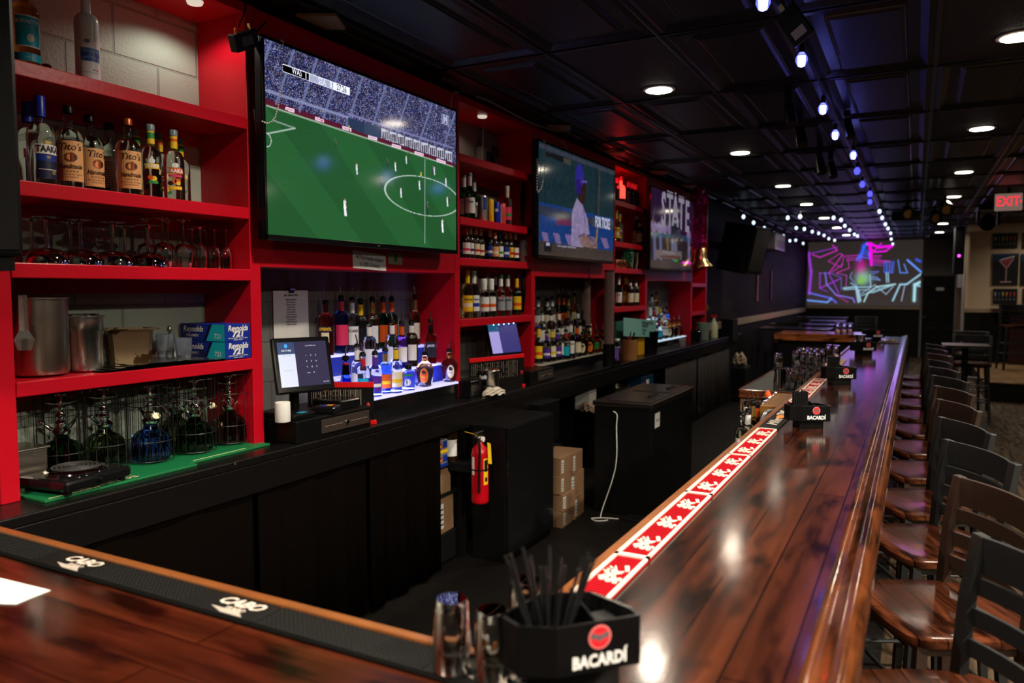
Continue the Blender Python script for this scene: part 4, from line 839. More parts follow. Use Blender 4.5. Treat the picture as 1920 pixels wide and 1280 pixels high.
for zx, zy in ((176, 478), (342, 535), (492, 585), (635, 635), (767, 682), (893, 724), (1014, 766)):
    I.poly([S(zx - 25, zy - 17), S(zx + 25, zy - 2), S(zx + 25, zy + 16), S(zx - 25, zy + 1)], (.75, .6, .75)); I.poly([S(zx - 19, zy - 8), S(zx + 19, zy + 3), S(zx + 19, zy + 8), S(zx - 19, zy - 3)], (.55, .05, .15))
W_ = (.38, .48, .42)
I.line(S(50, 615), S(205, 583), .0035, W_); I.line(S(205, 583), S(85, 540), .0035, W_, .6)
I.ring(S(45, 650)[0], S(45, 650)[1], .018, .035, .003, W_)
I.line(S(925, 755), S(925, 1230), .0025, W_)
c = S(925, 965); I.ring(c[0] - .0, c[1], abs(S(705, 965)[0] - c[0]), abs(S(925, 1072)[1] - c[1]), .0028, W_)
for zx, zy, hgt, top, bot in ((430, 692, 52, (.02, .05, .05), (.02, .04, .04)), (548, 840, 62, (.8, .8, .9), (.6, .6, .7)), (483, 1075, 95, (.85, .85, .95), (.8, .8, .9)), (718, 800, 52, (.02, .03, .06), (.02, .03, .05)), (762, 820, 52, (.8, .8, .9), (.7, .7, .8)), (822, 778, 45, (.8, .8, .9), (.7, .7, .8)), (686, 918, 64, (.03, .04, .08), (.03, .03, .06)), (793, 970, 56, (.8, .85, .9), (.7, .75, .8)), (904, 865, 42, (.8, .7, .05), (.03, .03, .03)), (895, 925, 54, (.8, .8, .9), (.7, .7, .8)), (968, 840, 48, (.03, .04, .08), (.03, .03, .06)), (977, 840, 48, (.8, .8, .9), (.7, .7, .8)), (1041, 905, 50, (.8, .8, .9), (.7, .7, .8)), (939, 1060, 66, (.02, .03, .06), (.02, .02, .05)), (1049, 1018, 56, (.8, .8, .9), (.7, .7, .8)), (1061, 995, 50, (.03, .04, .08), (.03, .03, .06)), (1022, 1165, 76, (.85, .85, .95), (.8, .8, .9)), (505, 600, 38, (.8, .6, .05), (.02, .02, .02)), (838, 740, 34, (.1, .02, .03), (.02, .02, .02))):
    a, c = S(zx, zy), S(zx, zy - hgt); I.person(a[0], a[1], c[1] - a[1], top, bot)
def soccer(t, P):
    q = lambda zx, zy, e=0: P(*S(zx, zy), e)
    m = MB()
    m.m(EMW).quad(q(128, 257), q(130, 212), q(508, 350), q(507, 394)); m.m(EMK).quad(q(133, 256, .0006), q(134, 219, .0006), q(280, 271, .0006), q(279, 310, .0006))
    m.m(EMG).quad(q(282, 311, .0006), q(283, 272, .0006), q(415, 320, .0006), q(414, 358, .0006))
    o, ex, ey = Vector(q(0, 0)), Vector(q(1, 0)) - Vector(q(0, 0)), Vector(q(0, 1)) - Vector(q(0, 0))
    def T(s, size, zx, zy, mat, **k):
        c = Vector(q(zx, zy, .0012)); m.m(mat).text(s, size, lambda x, y: tuple(c + Vector((0, x, y))), **k)
    T('WAS', .042, 212, 263, EMW, maxw=.062); T('1', .042, 262, 283, EMW, bold=.03, wide=.7); T('SEA', .042, 352, 318, EMW, maxw=.052); T('0', .042, 401, 334, EMW, bold=.03, wide=.7); T('27:26', .042, 461, 356, EMK, bold=.01, maxw=.072)
    T('M', .07, 1037, 528, EMG, bold=.03)
    m.m(EMG)
    for a, b in (((1017, 497), (1055, 508)), ((1017, 497), (1019, 555)), ((1055, 508), (1057, 567)), ((1019, 548), (1057, 560))):
        A, B = Vector(q(*a, .0012)), Vector(q(*b, .0012)); m.cyl(A, B, .0016, n=4)
    m.build('broadcast_graphics', t)
tv('large wall television showing a soccer match, between the first two red units', y0, y1, z0, z1, I, .88, content=soccer, logo='onn')
# 2: baseball player
y0, y1, z0, z1 = 5.12, 6.74, 1.925, 2.795
I = Img(240, 140, (.012, .035, .045)); g = px_uv(y0, y1, z0, z1); S = lambda zx, zy: g(1000 + zx / 5.119, 250 + zy / 5.119)
I.line(S(60, 100), S(770, 370), .02, (.05, .06, .09)); I.poly([S(50, 660), S(780, 830), S(780, 1250), S(50, 1190)], (.01, .05, .22))
I.poly([S(50, 690), S(780, 870), S(780, 930), S(50, 790)], (.03, .04, .06)); I.poly([S(560, 810), S(780, 850), S(780, 940), S(560, 905)], (.05, .06, .09))
I.poly([S(220, 820), S(360, 840), S(360, 900), S(220, 890)], (.15, .02, .08))
for q in range(6):
    a = 70 + q * 115; I.poly([S(a, 960 + q * 10), S(a + 60, 970 + q * 10), S(a + 90, 1120), S(a + 40, 1120)], (.22, .15, .36))
I.poly([S(50, 1050), S(780, 1150), S(780, 1250), S(50, 1190)], (.06, .045, .04)); I.line(S(640, 330), S(625, 900), .012, (.09, .06, .05)); I.line(S(105, 250), S(105, 680), .004, (.005, .01, .015)); I.line(S(605, 330), S(605, 820), .006, (.005, .01, .015))
I.poly([S(425, 440), S(510, 450), S(500, 640), S(470, 700), S(430, 630)], (.035, .015, .012)); I.poly([S(415, 620), S(480, 700), S(490, 745), S(410, 680)], (.3, .24, .42))
I.poly([S(410, 640), S(470, 700), S(520, 820), S(540, 980), S(500, 1000), S(580, 1120), S(360, 1100), S(370, 760)], (.34, .27, .48))
I.poly([S(430, 1000), S(495, 980), S(600, 1120), S(470, 1110)], (.30, .18, .16)); I.line(S(432, 1008), S(492, 978), .006, (.04, .02, .08)); I.line(S(480, 1000), S(560, 1110), .018, (.24, .14, .12))
I.oval(*S(445, 400), .058, .115, (.03, .025, .28)); I.poly([S(430, 450), S(515, 450), S(520, 470), S(430, 470)], (.12, .09, .45)); I.poly([S(395, 420), S(460, 450), S(460, 590), S(410, 570)], (.03, .015, .18))
I.line(S(620, 900), S(600, 1110), .016, (.35, .22, .06)); I.line(S(560, 1110), S(615, 1080), .012, (.20, .12, .08)); I.line(S(520, 1000), S(595, 1060), .012, (.18, .10, .08))
I.poly([S(110, 160), S(360, 235), S(360, 300), S(110, 200)], (.01, .01, .012)); I.poly([S(290, 220), S(360, 240), S(360, 300), S(290, 270)], (.07, .07, .06)); I.poly([S(100, 1070), S(170, 1080), S(170, 1165), S(100, 1160)], (.01, .01, .012))
_n = np.kron(rg.random((35, 60)), np.ones((4, 4)))[:140, :240]; I.a *= (.82 + .36 * _n)[..., None]; I.a *= (.9 + .2 * rg.random((140, 240)))[..., None]
for q in range(5): I.line(S(405 + q * 22, 790 + q * 12), S(398 + q * 26, 1090), .004, (.17, .13, .28), .7)
I.line(S(475, 700), S(500, 860), .006, (.05, .03, .16))
def baseball(t, P):
    m = MB(); c = Vector(P(*S(668, 875), .0004)); m.m(EMG).text('FOR TICKE', .085, lambda x, y: tuple(c + Vector((0, x, y * 1.5))), bold=.04, maxw=.36)
    c2 = Vector(P(*S(320, 1112), .0004)); m.text('Atlanta, Georgia Rd 1, MLB Draft Pick #1', .022, lambda x, y: tuple(c2 + Vector((0, x, y))), maxw=.6); c3 = Vector(P(*S(133, 1090), .0004)); m.text('ESPN', .03, lambda x, y: tuple(c3 + Vector((0, x, y))), bold=.04)
    m.build('broadcast_graphics', t)
tv('wall television showing a baseball player in a purple cap', y0, y1, z0, z1, I, .50, content=baseball)
# 3: crowd with big STATE letters
y0, y1, z0, z1 = 7.83, 9.53, 1.90, 2.78
I = Img(200, 120, (.022, .006, .035)); g = px_uv(y0, y1, z0, z1); S = lambda zx, zy: g(1210 + zx / 7.108, 340 + zy / 7.108)
I.poly([S(60, 730), S(620, 760), S(620, 1100), S(60, 1060)], (.02, .015, .02)); I.poly([S(80, 690), S(330, 700), S(330, 770), S(80, 750)], (.01, .07, .10)); I.poly([S(470, 720), S(620, 740), S(620, 830), S(470, 800)], (.01, .05, .08))
for zx, zy, w in ((110, 600, 30), (200, 620, 40), (260, 640, 24), (320, 640, 20), (580, 720, 25)): I.oval(*S(zx, zy), w / 450, .07, (.22, .14, .28)); I.oval(*S(zx, zy - 75), .018, .03, (.12, .06, .06))
for zx in (120, 200, 370, 580): I.line(S(zx, 780), S(zx + 6, 1060), .05, (.13, .11, .24))
I.line(S(290, 780), S(300, 900), .04, (.16, .09, .03)); I.poly([S(345, 480), S(440, 500), S(450, 840), S(390, 840), S(340, 700)], (.005, .006, .012)); I.poly([S(345, 800), S(420, 840), S(430, 960), S(340, 950)], (.14, .13, .22))
I.poly([S(140, 925), S(485, 950), S(485, 1060), S(135, 1040)], (.15, .12, .12)); I.poly([S(200, 1000), S(470, 1015), S(470, 1050), S(200, 1035)], (.10, .03, .03)); I.poly([S(60, 1060), S(620, 1090), S(620, 1190), S(60, 1180)], (.05, .035, .035)); I.poly([S(495, 1085), S(612, 1092), S(612, 1125), S(495, 1120)], (.9, .02, .75)); I.poly([S(385, 1065), S(430, 1068), S(430, 1090), S(385, 1088)], (.02, .4, .03))
def state(t, P):
    m = MB().m(M('screen_dim_white', (0, 0, 0), .4, emit=(.16, .145, .19), es=1))
    for ch, zx, k in (('S', 240, 390), ('T', 325, 385), ('A', 400, 395), ('T', 480, 440), ('E', 560, 480)):
        c = Vector(P(*S(zx, k), .0004)); m.text(ch, .30, lambda x, y: tuple(c + Vector((0, x * 1.25, y * 1.75))), bold=.03)
    c = Vector(P(*S(310, 970), .0008)); m.text('NATIONAL CHAMPIONSHIP', .04, lambda x, y: tuple(c + Vector((0, x, y))), maxw=.5)
    m.build('broadcast_graphics', t)
tv('wall television showing a crowd under big STATE lettering', y0, y1, z0, z1, I, .55, content=state)
# beads hung on the television corners
BEAD = M('white_beads', (.75, .7, .68), .3)
def beads(pts, label, step=.011, r=.0042, X=-2.485):
    P = [onX(u, v, X) for u, v in pts]; m = MB(); out = []
    for a, b in zip(P, P[1:]):
        n = max(1, int((b - a).length / step)); out += [a.lerp(b, k / n) for k in range(n)]
    for p in out: m.ball(tuple(p), r, 6)
    m.tube(out, .0008, 4); o = m.build('bead_string', None, BEAD, smooth=60); return tag(o, label, 'beads', None)
Z4p = lambda zx, zy: (480 + zx / 2.909, 40 + zy / 2.909)
beads([Z4p(*q) for q in ((138, 104), (148, 112), (146, 200), (140, 300), (132, 400), (120, 470), (105, 520), (85, 548), (60, 556), (35, 546), (24, 533))], 'string of white beads hooked over the corner of the soccer television')
beads([(1000 + a / 5.119, 250 + b / 5.119) for a, b in ((100, 70), (114, 80), (112, 200), (106, 340), (95, 450), (75, 530), (45, 562), (36, 540), (36, 400), (38, 220))], 'loop of white beads at the left edge of the baseball television', .018, .006)
beads([(1210 + a / 7.108, 340 + b / 7.108) for a, b in ((120, 92), (133, 105), (130, 250), (118, 400), (100, 500), (72, 548))], 'string of white beads at the corner of the STATE television', .02, .006)
cable([onX(845, 205, -2.59), onX(848, 180, -2.57), onX(853, 170, -2.58), onX(858, 175, -2.6)], .0035, M('cream_cord', (.6, .5, .35), .5), 'cream cord looping over the post at the top right of the soccer television')
cable([onX(1050, 266, -2.55), onX(1058, 268, -2.54), onX(1062, 280, -2.54)], .0045, MATS['cream_cord'], 'cream cord curling above the baseball television')
cable([onX(1170, 530, -2.59) - Vector((0, .7, 0)), onX(1120, 545, -2.59), onX(1108, 535, -2.59), onX(1104, 500, -2.59)], .004, BLKS, 'black cable hanging below the baseball television')

# ------------------------------------------------------------------ paper notices in the first alcove
def sheet(name, pts, mat, label, X=-2.597, th=.0012, text=None):
    P = [onX(u, v, X) for u, v in pts]; t = thing(name, label, 'notice', P[0]); m = MB().m(mat); o = P[0]
    L = [p - o for p in P]; m.add([tuple(p) for p in L] + [(p.x - th, p.y, p.z) for p in L], [(0, 1, 2, 3), (7, 6, 5, 4), (0, 4, 5, 1), (1, 5, 6, 2), (2, 6, 7, 3), (3, 7, 4, 0)]); m.build('sheet', t)
    ex, ey = L[1] - L[0], L[3] - L[0]
    if text:
        m = MB(); text(m, lambda a, b: (lambda x, y: tuple(ex * a + ey * b + (ex.normalized() * x) - ey.normalized() * y + Vector((.0008, 0, 0))))); m.build('writing', t)
    return t
sheet('notice', [(661, 468), (723, 479), (724, 508), (662, 502)], PAPER, 'white paper notice about gratuity taped under the soccer television', text=lambda m, g: m.m(INK).text('All Purchases subject', .030, g(.5, .33), bold=.01, maxw=.235).text('to 18% Gratuity', .030, g(.5, .70), bold=.01, maxw=.17))
sheet('banknote', [(728, 472), (755, 474), (754, 497), (728, 494)], M('banknote_green', (.35, .36, .26), .7), 'dollar bill taped on the red apron beside the gratuity notice', text=lambda m, g: m.m(M('bill_ink', (.08, .12, .07), .7)).text('THE UNITED STATES OF AMERICA', .008, g(.5, .14), maxw=.10).text('1', .03, g(.12, .3)).text('1', .03, g(.88, .3)).text('ONE DOLLAR', .009, g(.5, .88)).add([tuple(Vector(g(.5, .5)(.018 * math.cos(a * .5), .022 * math.sin(a * .5)))) for a in range(12)], [tuple(range(12))]))
t = sheet('notice', [(512, 545), (577, 544), (580, 650), (514, 648)], PAPER, 'white sheet with a printed name list clipped to the block wall', X=-2.89, text=lambda m, g: [m.m(INK).text('ABC MANAGERS', .014, g(.5, .09), bold=.03)] + [m.text(s, .0125, g(.5, .17 + .046 * i), bold=.02) for i, s in enumerate(('William Baldwin', 'James Kemp', 'Danny Royse', 'Ryan Rose', 'Alexis Fulton', 'Scott Barber', 'Dana Romero', 'Kayla Abernathy', 'Liam Lynch', 'Alexis Gonzalez', 'Steven Gibson'))])
o_ = Vector(t.location); d_ = onX(546, 541, -2.885) - o_
MB().add([tuple(d_ + Vector(q)) for q in ((0, -.02, -.022), (0, .02, -.022), (.014, .018, 0), (.014, -.018, 0), (0, -.02, .004), (0, .02, .004))], [(0, 1, 2, 3), (3, 2, 5, 4)]).tube([tuple(d_ + Vector(q)) for q in ((.01, -.012, 0), (.012, -.02, .02), (.012, 0, .028), (.012, .02, .02), (.01, .012, 0))], .0013, 5).build('binder_clip', t, BLKG)

# ------------------------------------------------------------------ till: cash drawer, monitor, paper roll, printer, menu board
SCN = M('pos_dark', (.002, .002, .003), .08, emit=(.035, .028, .06), es=1); SCW = M('pos_white', (0, 0, 0), .2, emit=(.60, .63, .80), es=1); SCB = M('pos_blue', (0, 0, 0), .2, emit=(.012, .04, .12), es=1); SCC = M('pos_logo', (0, 0, 0), .2, emit=(.03, .35, .9), es=1)
def cash_drawer(loc, w, label, knob=True):
    t = thing('cash_drawer', label, 'cash drawer', loc); d = .38
    MB().box(-d, 0, -w / 2, w / 2, 0, .105).build('housing', t, BLKS, bevel=.006)
    a, b = -w / 2 + w * .30, w / 2 - .02
    MB().box(0, .006, a, b, .022, .088).build('drawer_front', t, M('drawer_front_brown', (.055, .042, .036), .35, .3), bevel=.002)
    m = MB(); c = (a + b) / 2
    for s in (-1, 1): m.box(.006, .0075, c + s * .03 if s > 0 else a + .02, b - .02 if s > 0 else c - .03, .053, .0555)
    m.build('trim_lines', t, M('engraved_line', (.25, .2, .17), .3)); MB().cyl((.005, c, .054), (.014, c, .054), .011, .009, 16).build('key_lock', t, CHROME, smooth=40)
    return t
cash_drawer((-2.447, 2.81, CTZ), .53, 'black cash drawer under the nearest monitor, with a brown front')
p = Vector((-2.455, 2.585, CTZ + .105))
t = thing('receipt_printer', 'black sloped receipt printer on the cash drawer below the monitor', 'printer', (-2.55, 2.62, CTZ + .105))
MB().box(-.11, .085, -.07, .07, 0, .028).build('housing', t, BLKS, bevel=.008); MB().box(.05, .08, -.02, .02, .028, .030).build('status_light', t, M('teal_light', (.01, .12, .15), .3, emit=(.0, .12, .16), es=.8))
tag(MB().lathe([(.006, .0), (.033, .0), (.034, .003), (.034, .085), (.033, .088), (.007, .088), (.006, .08)], 28).build('paper_roll', None, PAPER, smooth=40, loc=Vector((-2.50, 2.515, CTZ + .1065 + .028 if False else CTZ + .106))), 'white receipt paper roll standing beside the nearest monitor', 'paper roll')
def monitor(bl, br, hh, tilt, label, layout):
    bl, br = Vector(bl), Vector(br); w = (br - bl).length; yaw = math.atan2((br - bl).y, (br - bl).x)
    base = (bl + br) / 2; t = thing('monitor', label, 'monitor', (base.x, base.y, base.z), yaw)
    scr = thing('x', None, None)
    T = Matrix.Rotation(-tilt, 4, 'X')
    m = MB(); m.M = T; m.box(-w / 2, w / 2, 0, .03, 0, hh); m.build('housing', t, BLKG, bevel=.008)
    m = MB(); m.M = T; layout(m, w, hh); m.build('screen', t)
    bpy.data.objects.remove(scr)
    return t
def lay1(m, w, h):
    x0, x1, z0, z1 = -w / 2 + .022, w / 2 - .022, .030, h - .022; sp = x0 + (x1 - x0) * .34; y = -.001
    m.m(SCN).quad((sp, y, z0), (x1, y, z0), (x1, y, z1), (sp, y, z1)); zz = z1 - (z1 - z0) * .27
    m.m(SCW).quad((x0, y, z0), (sp, y, z0), (sp, y, zz), (x0, y, zz)); m.m(SCB).quad((x0, y, zz), (sp, y, zz), (sp, y, z1), (x0, y, z1))
    cx = (x0 + sp) / 2; f = lambda cx, cz: (lambda a, b: (cx + a, y - .0006, cz + b))
    m.m(SCC).add([(cx + .008 * math.cos(k), y - .0006, z1 - .018 + .010 * math.sin(k)) for k in [i * .52 for i in range(12)]], [tuple(range(12))])
    m.m(EMW).text('SKYTAB', .012, f(cx, z1 - .040), bold=.01, wide=1.1)
    for r_ in range(3):
        for c_ in range(3): m.text(str(r_ * 3 + c_ + 1), .010, f(sp + (x1 - sp) * (.33 + .15 * c_), z0 + (z1 - z0) * (.68 - .13 * r_)))
    m.text('0', .010, f(sp + (x1 - sp) * .52, z0 + (z1 - z0) * .29)).text('Clear', .007, f(sp + (x1 - sp) * .36, z0 + (z1 - z0) * .29)).text('Clock In/Out', .006, f(x1 - .02, z0 + .014)).text('Log in by PIN or card', .006, f((sp + x1) / 2, z1 - .02))
    m.m(EMK).text('No orders today', .006, f(cx, (z0 + zz) / 2)).text('Open     Closed', .006, f(cx, zz - .006))
monitor((-2.55, 2.538, 1.211), (-2.441, 2.803, 1.211), .262, R(14), 'black touch screen monitor with a lit number pad, nearest on the counter', lay1)
t = thing('monitor_stand', 'dark stand and cables behind the nearest monitor, on the cash drawer', 'stand', (-2.60, 2.73, CTZ + .106)); MB().box(-.08, .05, -.08, .06, 0, .02).build('foot', t, BLKS, bevel=.005); MB().cyl((-.03, -.01, .02), (-.005, -.03, .17), .025, .02).build('neck', t, BLKS)
t = thing('card_terminal', 'black card terminal lying in front of the monitor with coloured stickers', 'terminal', (-2.50, 2.80, CTZ + .106), R(20)); MB().box(-.05, .06, -.045, .045, 0, .035).build('body', t, BLKG, bevel=.008); MB().m(LYEL).box(.0, .03, .0, .02, .0352, .036).m(LBLUE).box(-.02, .01, -.03, -.005, .0352, .036).m(LRED).box(.02, .035, .022, .034, .0352, .036).build('stickers', t)
t = thing('router_box', 'flat black box on the right end of the cash drawer', 'box', (-2.58, 2.965, CTZ + .106)); MB().box(-.09, .09, -.075, .08, 0, .045).build('body', t, BLKG, bevel=.008)
def menu_board(a, b, z0, h, label, n=30, two=False):
    a, b = Vector((*a, z0)), Vector((*b, z0)); w = (b - a).length; t = thing('menu_rack', label, 'rack', (a + b) / 2, math.atan2((b - a).y, (b - a).x))
    MB().box(-w / 2, w / 2, -.004, .004, 0, h).build('panel', t, M('menu_black', (.008, .007, .007), .25), bevel=.001)
    MB().box(-w / 2, w / 2, -.006, .006, h - .022, h + .006).build('top_strip', t, C('acrylic_red', 225, 25, 30, .3), bevel=.002)
    MB().box(w / 2 - .02, w / 2 + .012, -.006, .006, 0, .022).build('foot_strip', t, MATS['acrylic_red'], bevel=.002)
    m = MB().m(M('tab_print', (.28, .24, .2), .6)); rr = random.Random(4)
    for i in range(n):
        x = -w / 2 + .02 + i * (w - .08) / n
        for k in range(9):
            zz = h - .045 - k * .013
            if rr.random() < .88 and zz > .03: m.box(x, x + .0018 + .001 * (i % 3), -.0052, -.0045, zz, zz + .012)
    m.build('printed_tabs', t); MB().m(M('red_print', (.35, .01, .01), .4)).ball((w / 2 - .03, -.004, h * .45), .012, 8, 1.5).build('emblem', t)
    return t
menu_board((-2.76, 2.955), (-2.47, 3.13), CTZ, .215, 'red topped black menu rack standing between the cash drawer and the bottles')

# ------------------------------------------------------------------ lit bottle steps
LEDW = M('led_acrylic', (.7, .7, .8), .3, emit=(.40, .40, .95), es=.85); LEDB = M('led_acrylic_blue', (.01, .015, .16), .3, emit=(.05, .09, 1.0), es=.16); LEDD = M('acrylic_dim', (.45, .42, .36), .25)
def steps(label, y0, y1, top, riser, zs=(1.10, 1.215, 1.33), xs=(-2.57, -2.69, -2.79, -2.885)):
    t = thing('bottle_step', label, 'stepped shelf', (-2.57, (y0 + y1) / 2, CTZ)); hw = (y1 - y0) / 2
    for i in range(3):
        a, b = xs[i + 1] + 2.57, xs[i] + 2.57; z = zs[i] - CTZ
        MB().box(a, b - .004, -hw, hw, z - .012, z).build('lit_tread', t, top, bevel=.001)
        MB().box(b - .012, b - .005, -hw, hw, (0 if i == 0 else zs[i - 1] - CTZ), z - .012).build('riser', t, BLKG if i == 0 else riser)
    MB().box(-.30, -.02, -hw, -hw + .006, 0, .11).build('end_panel', t, BLKG); return t
steps('glowing blue-white stepped bottle shelf behind the first row of pour bottles', 3.10, 4.125, LEDW, LEDB)
steps('unlit stepped bottle shelf with steel edge below the baseball television', 5.30, 6.70, LEDD, BLKG)
steps('white lit stepped bottle shelf below the STATE television', 8.10, 9.60, M('led_cool', (.6, .7, .7), .3, emit=(.45, .62, .8), es=.7), BLKG)
for k, (y0, y1) in enumerate(((3.15, 4.08),)):
    light('led_strip', 'AREA', (-2.63, (y0 + y1) / 2, 1.112), 3.2, (.28, .32, 1), .06, (R(180), 0, 0)).data.shape = 'RECTANGLE'; l_ = bpy.data.objects['led_strip'].data; l_.size = .07; l_.size_y = y1 - y0
# first alcove bottles: kind, column, x, z, label
A1 = [('aperol', 612, -2.835, 1.331, 'red aperitif bottle with a navy and yellow label, back row far left'), ('p_pink', 641, -2.84, 1.331, 'blue-lit tall bottle with pink neck band in the back row'), ('bacardi', 661, -2.84, 1.331, 'clear rum bottle with white neck and white bat label in the back row'), ('p_yel', 677, -2.84, 1.331, 'dark bottle with bright yellow neck in the back row'),
 ('tall_brown', 699, -2.835, 1.331, 'tall brown whiskey bottle with gold neck in the back row centre'), ('p_orange', 719, -2.84, 1.331, 'green bottle with orange neck, left of the two orange ones'), ('p_orange', 735, -2.835, 1.331, 'green bottle with orange and cream neck, right of the two orange ones'),
 ('p_clear', 694, -2.74, 1.216, 'clear bottle with blue-white neck in the middle row, in front of the brown whiskey'), ('p_clear', 736, -2.74, 1.216, 'clear bottle with slanted white neck wrap in the middle row'), ('p_violet', 754, -2.735, 1.216, 'violet-lit bottle with cream label and orange neck strip, middle row'), ('p_brownw', 772, -2.735, 1.216, 'brown bourbon bottle with cream label and white neck, middle row'),
 ('p_gold', 779, -2.84, 1.331, 'slim bottle with long gold neck at the right end of the back row'), ('jack', 808, -2.735, 1.216, 'square black label whiskey bottle at the right end of the middle row'),
 ('flare', 649, -2.64, 1.101, 'flared ship decanter style bottle with white base band, front row left'), ('p_clear', 671, -2.66, 1.101, 'blue-lit clear bottle behind the front row near its left end'), ('smirnoff', 681, -2.63, 1.101, 'clear bottle with red neck and teal label in the front row'), ('dek', 704, -2.62, 1.101, 'clear bottle with purple neck in the front row'), ('taak_o', 723, -2.645, 1.101, 'blue-lit bottle with gold and orange neck in the front row'), ('taak_y', 743, -2.605, 1.101, 'clear bottle with yellow neck closest to the step edge'),
 ('patron', 766, -2.61, 1.101, 'short blue-lit tequila bottle with a black stopper'), ('crown_peach', 797, -2.625, 1.101, 'round ribbed whisky bottle with an orange oval label'), ('crown_cream', 843, -2.625, 1.101, 'round ribbed whisky bottle with a gold oval label, alone at the right end')]
for i, (k, u, X, z, lb) in enumerate(A1): bottle(k, atX(u, X, z), lb, (-6, 8, 3, 12, -4)[i % 5], 'pour bottles on the lit step', seg=22)

# ------------------------------------------------------------------ unit B
ZB = [2.5555, 2.1555, 1.8935, 1.4955]
t = thing('electrical_box', 'grey electrical box with a black plug on the wall in the top compartment', 'electrical box', atX(905, -2.86, 2.60))
MB().box(-.03, .03, -.05, .05, 0, .13).build('box', t, M('grey_steel', (.25, .26, .25), .4, .6), bevel=.004); MB().cyl((0, 0, .13), (0, 0, .285), .011).build('conduit', t, MATS['grey_steel'], smooth=40); MB().box(.03, .06, .0, .07, .02, .10).m(BLACK).build('outlet', t, C('outlet', 110, 90, 85), bevel=.003); MB().box(.06, .10, .02, .07, .06, .14).build('plug', t, BLACK, bevel=.004)
for k, u, X, lb in (('rum_green', 870, -2.74, 'pale green rum bottle half hidden at the left of the can shelf'), ('rum_green', 881, -2.67, 'pale green rum bottle in front at the left of the can shelf'), ('rum_green', 889, -2.79, 'pale green rum bottle behind, next to the silver can'), ('smirk', 951, -2.67, 'pink flavoured vodka bottle with a white capped neck right of the cans')):
    bottle(k, atX(u, X, ZB[1]), lb, 8, 'bottles on the can shelf')
def can(p, r, h, body, bands, label, group):
    t = thing('drink_can', label, 'can', p, facing(p, 10), group)
    MB().lathe([(0, .003), (r * .8, .0), (r, .008), (r, h - .012), (r * .86, h - .002), (r * .84, h), (r * .8, h - .004), (0, h - .004)], 22).build('body', t, body, smooth=40)
    m = MB()
    for mat, z0, z1, a0, a1 in bands: m.m(mat).patch(r * 1.01, h * z0, h * z1, a0, a1, 10)
    if m.v: m.build('print', t)
    return t
SIL = M('can_silver', (.75, .76, .8), .3, .8)
for u, X, r, h, b, bands, lb in ((905, -2.665, .033, .178, SIL, [(LBLUE, .45, .93, -2, 50), (LNAVY, .1, .9, -85, -55)], 'silver and blue energy drink can, biggest of the four cans'), (919, -2.665, .0265, .165, C('can_yellow', 245, 190, 20, .3), [(LYEL, .3, .6, -20, 20)], 'yellow energy drink can'), (931, -2.68, .0265, .158, C('can_blue', 25, 50, 190, .3), [(LWHITE, .55, .68, -35, 15)], 'blue energy drink can'), (942, -2.68, .0265, .155, C('can_red', 235, 70, 70, .3), [(LWHITE, .05, .95, -40, -15)], 'light red energy drink can')):
    can(atX(u, X, ZB[1]), r, h, b, bands, lb, 'energy drink cans')
for i, (k, u, X, lb) in enumerate((('beer_blue', 870, -2.78, 'beer bottle with dark neck hidden at the far left of the beer shelf'), ('beer_pink', 874, -2.67, 'beer bottle with pink banded label, first in front from the left'), ('beer_white', 882, -2.68, 'beer bottle with white neck foil and round white label'), ('beer_cream', 892, -2.68, 'beer bottle with cream neck foil and white label'), ('beer_cream', 901, -2.70, 'beer bottle with pale neck foil and red figure label'), ('beer_plain', 909, -2.78, 'dark plain-necked beer bottle at the back of the beer shelf'), ('beer_blue', 919, -2.69, 'beer bottle with blue picture label and cream neck'), ('beer_tan', 928, -2.66, 'shorter beer bottle with tan neck label in front'), ('beer_teal', 937, -2.69, 'beer bottle with turquoise neck foil and green trimmed label'), ('beer_blue', 948, -2.70, 'beer bottle with blue square label, fourth from the right of the bottles'), ('beer_x', 957, -2.68, 'beer bottle with a red cross on its yellow label'), ('beer_green', 966, -2.68, 'green glass beer bottle with white neck foil'))):
    bottle(k, atX(u, X, ZB[2]), lb, (4, 12, 0, 8)[i % 4], 'beer bottles on the third shelf', seg=16)
for u, X, r, h, b, bands, lb in ((975, -2.72, .030, .165, C('can_peach', 225, 180, 150, .35), [(LORANGE, .88, .97, -80, 80)], 'slim seltzer can with orange rim'), (982, -2.66, .030, .168, C('can_white', 235, 232, 235, .35), [(LPINK, .1, .3, 0, 60), (LGREY, .5, .8, 10, 30)], 'tall white seltzer can with pink mark'), (990, -2.69, .030, .125, C('can_pale', 215, 225, 235, .35), [], 'short pale can last on the beer shelf')):
    can(atX(u, X, ZB[2]), r, h, b, bands, lb, 'seltzer cans on the beer shelf')
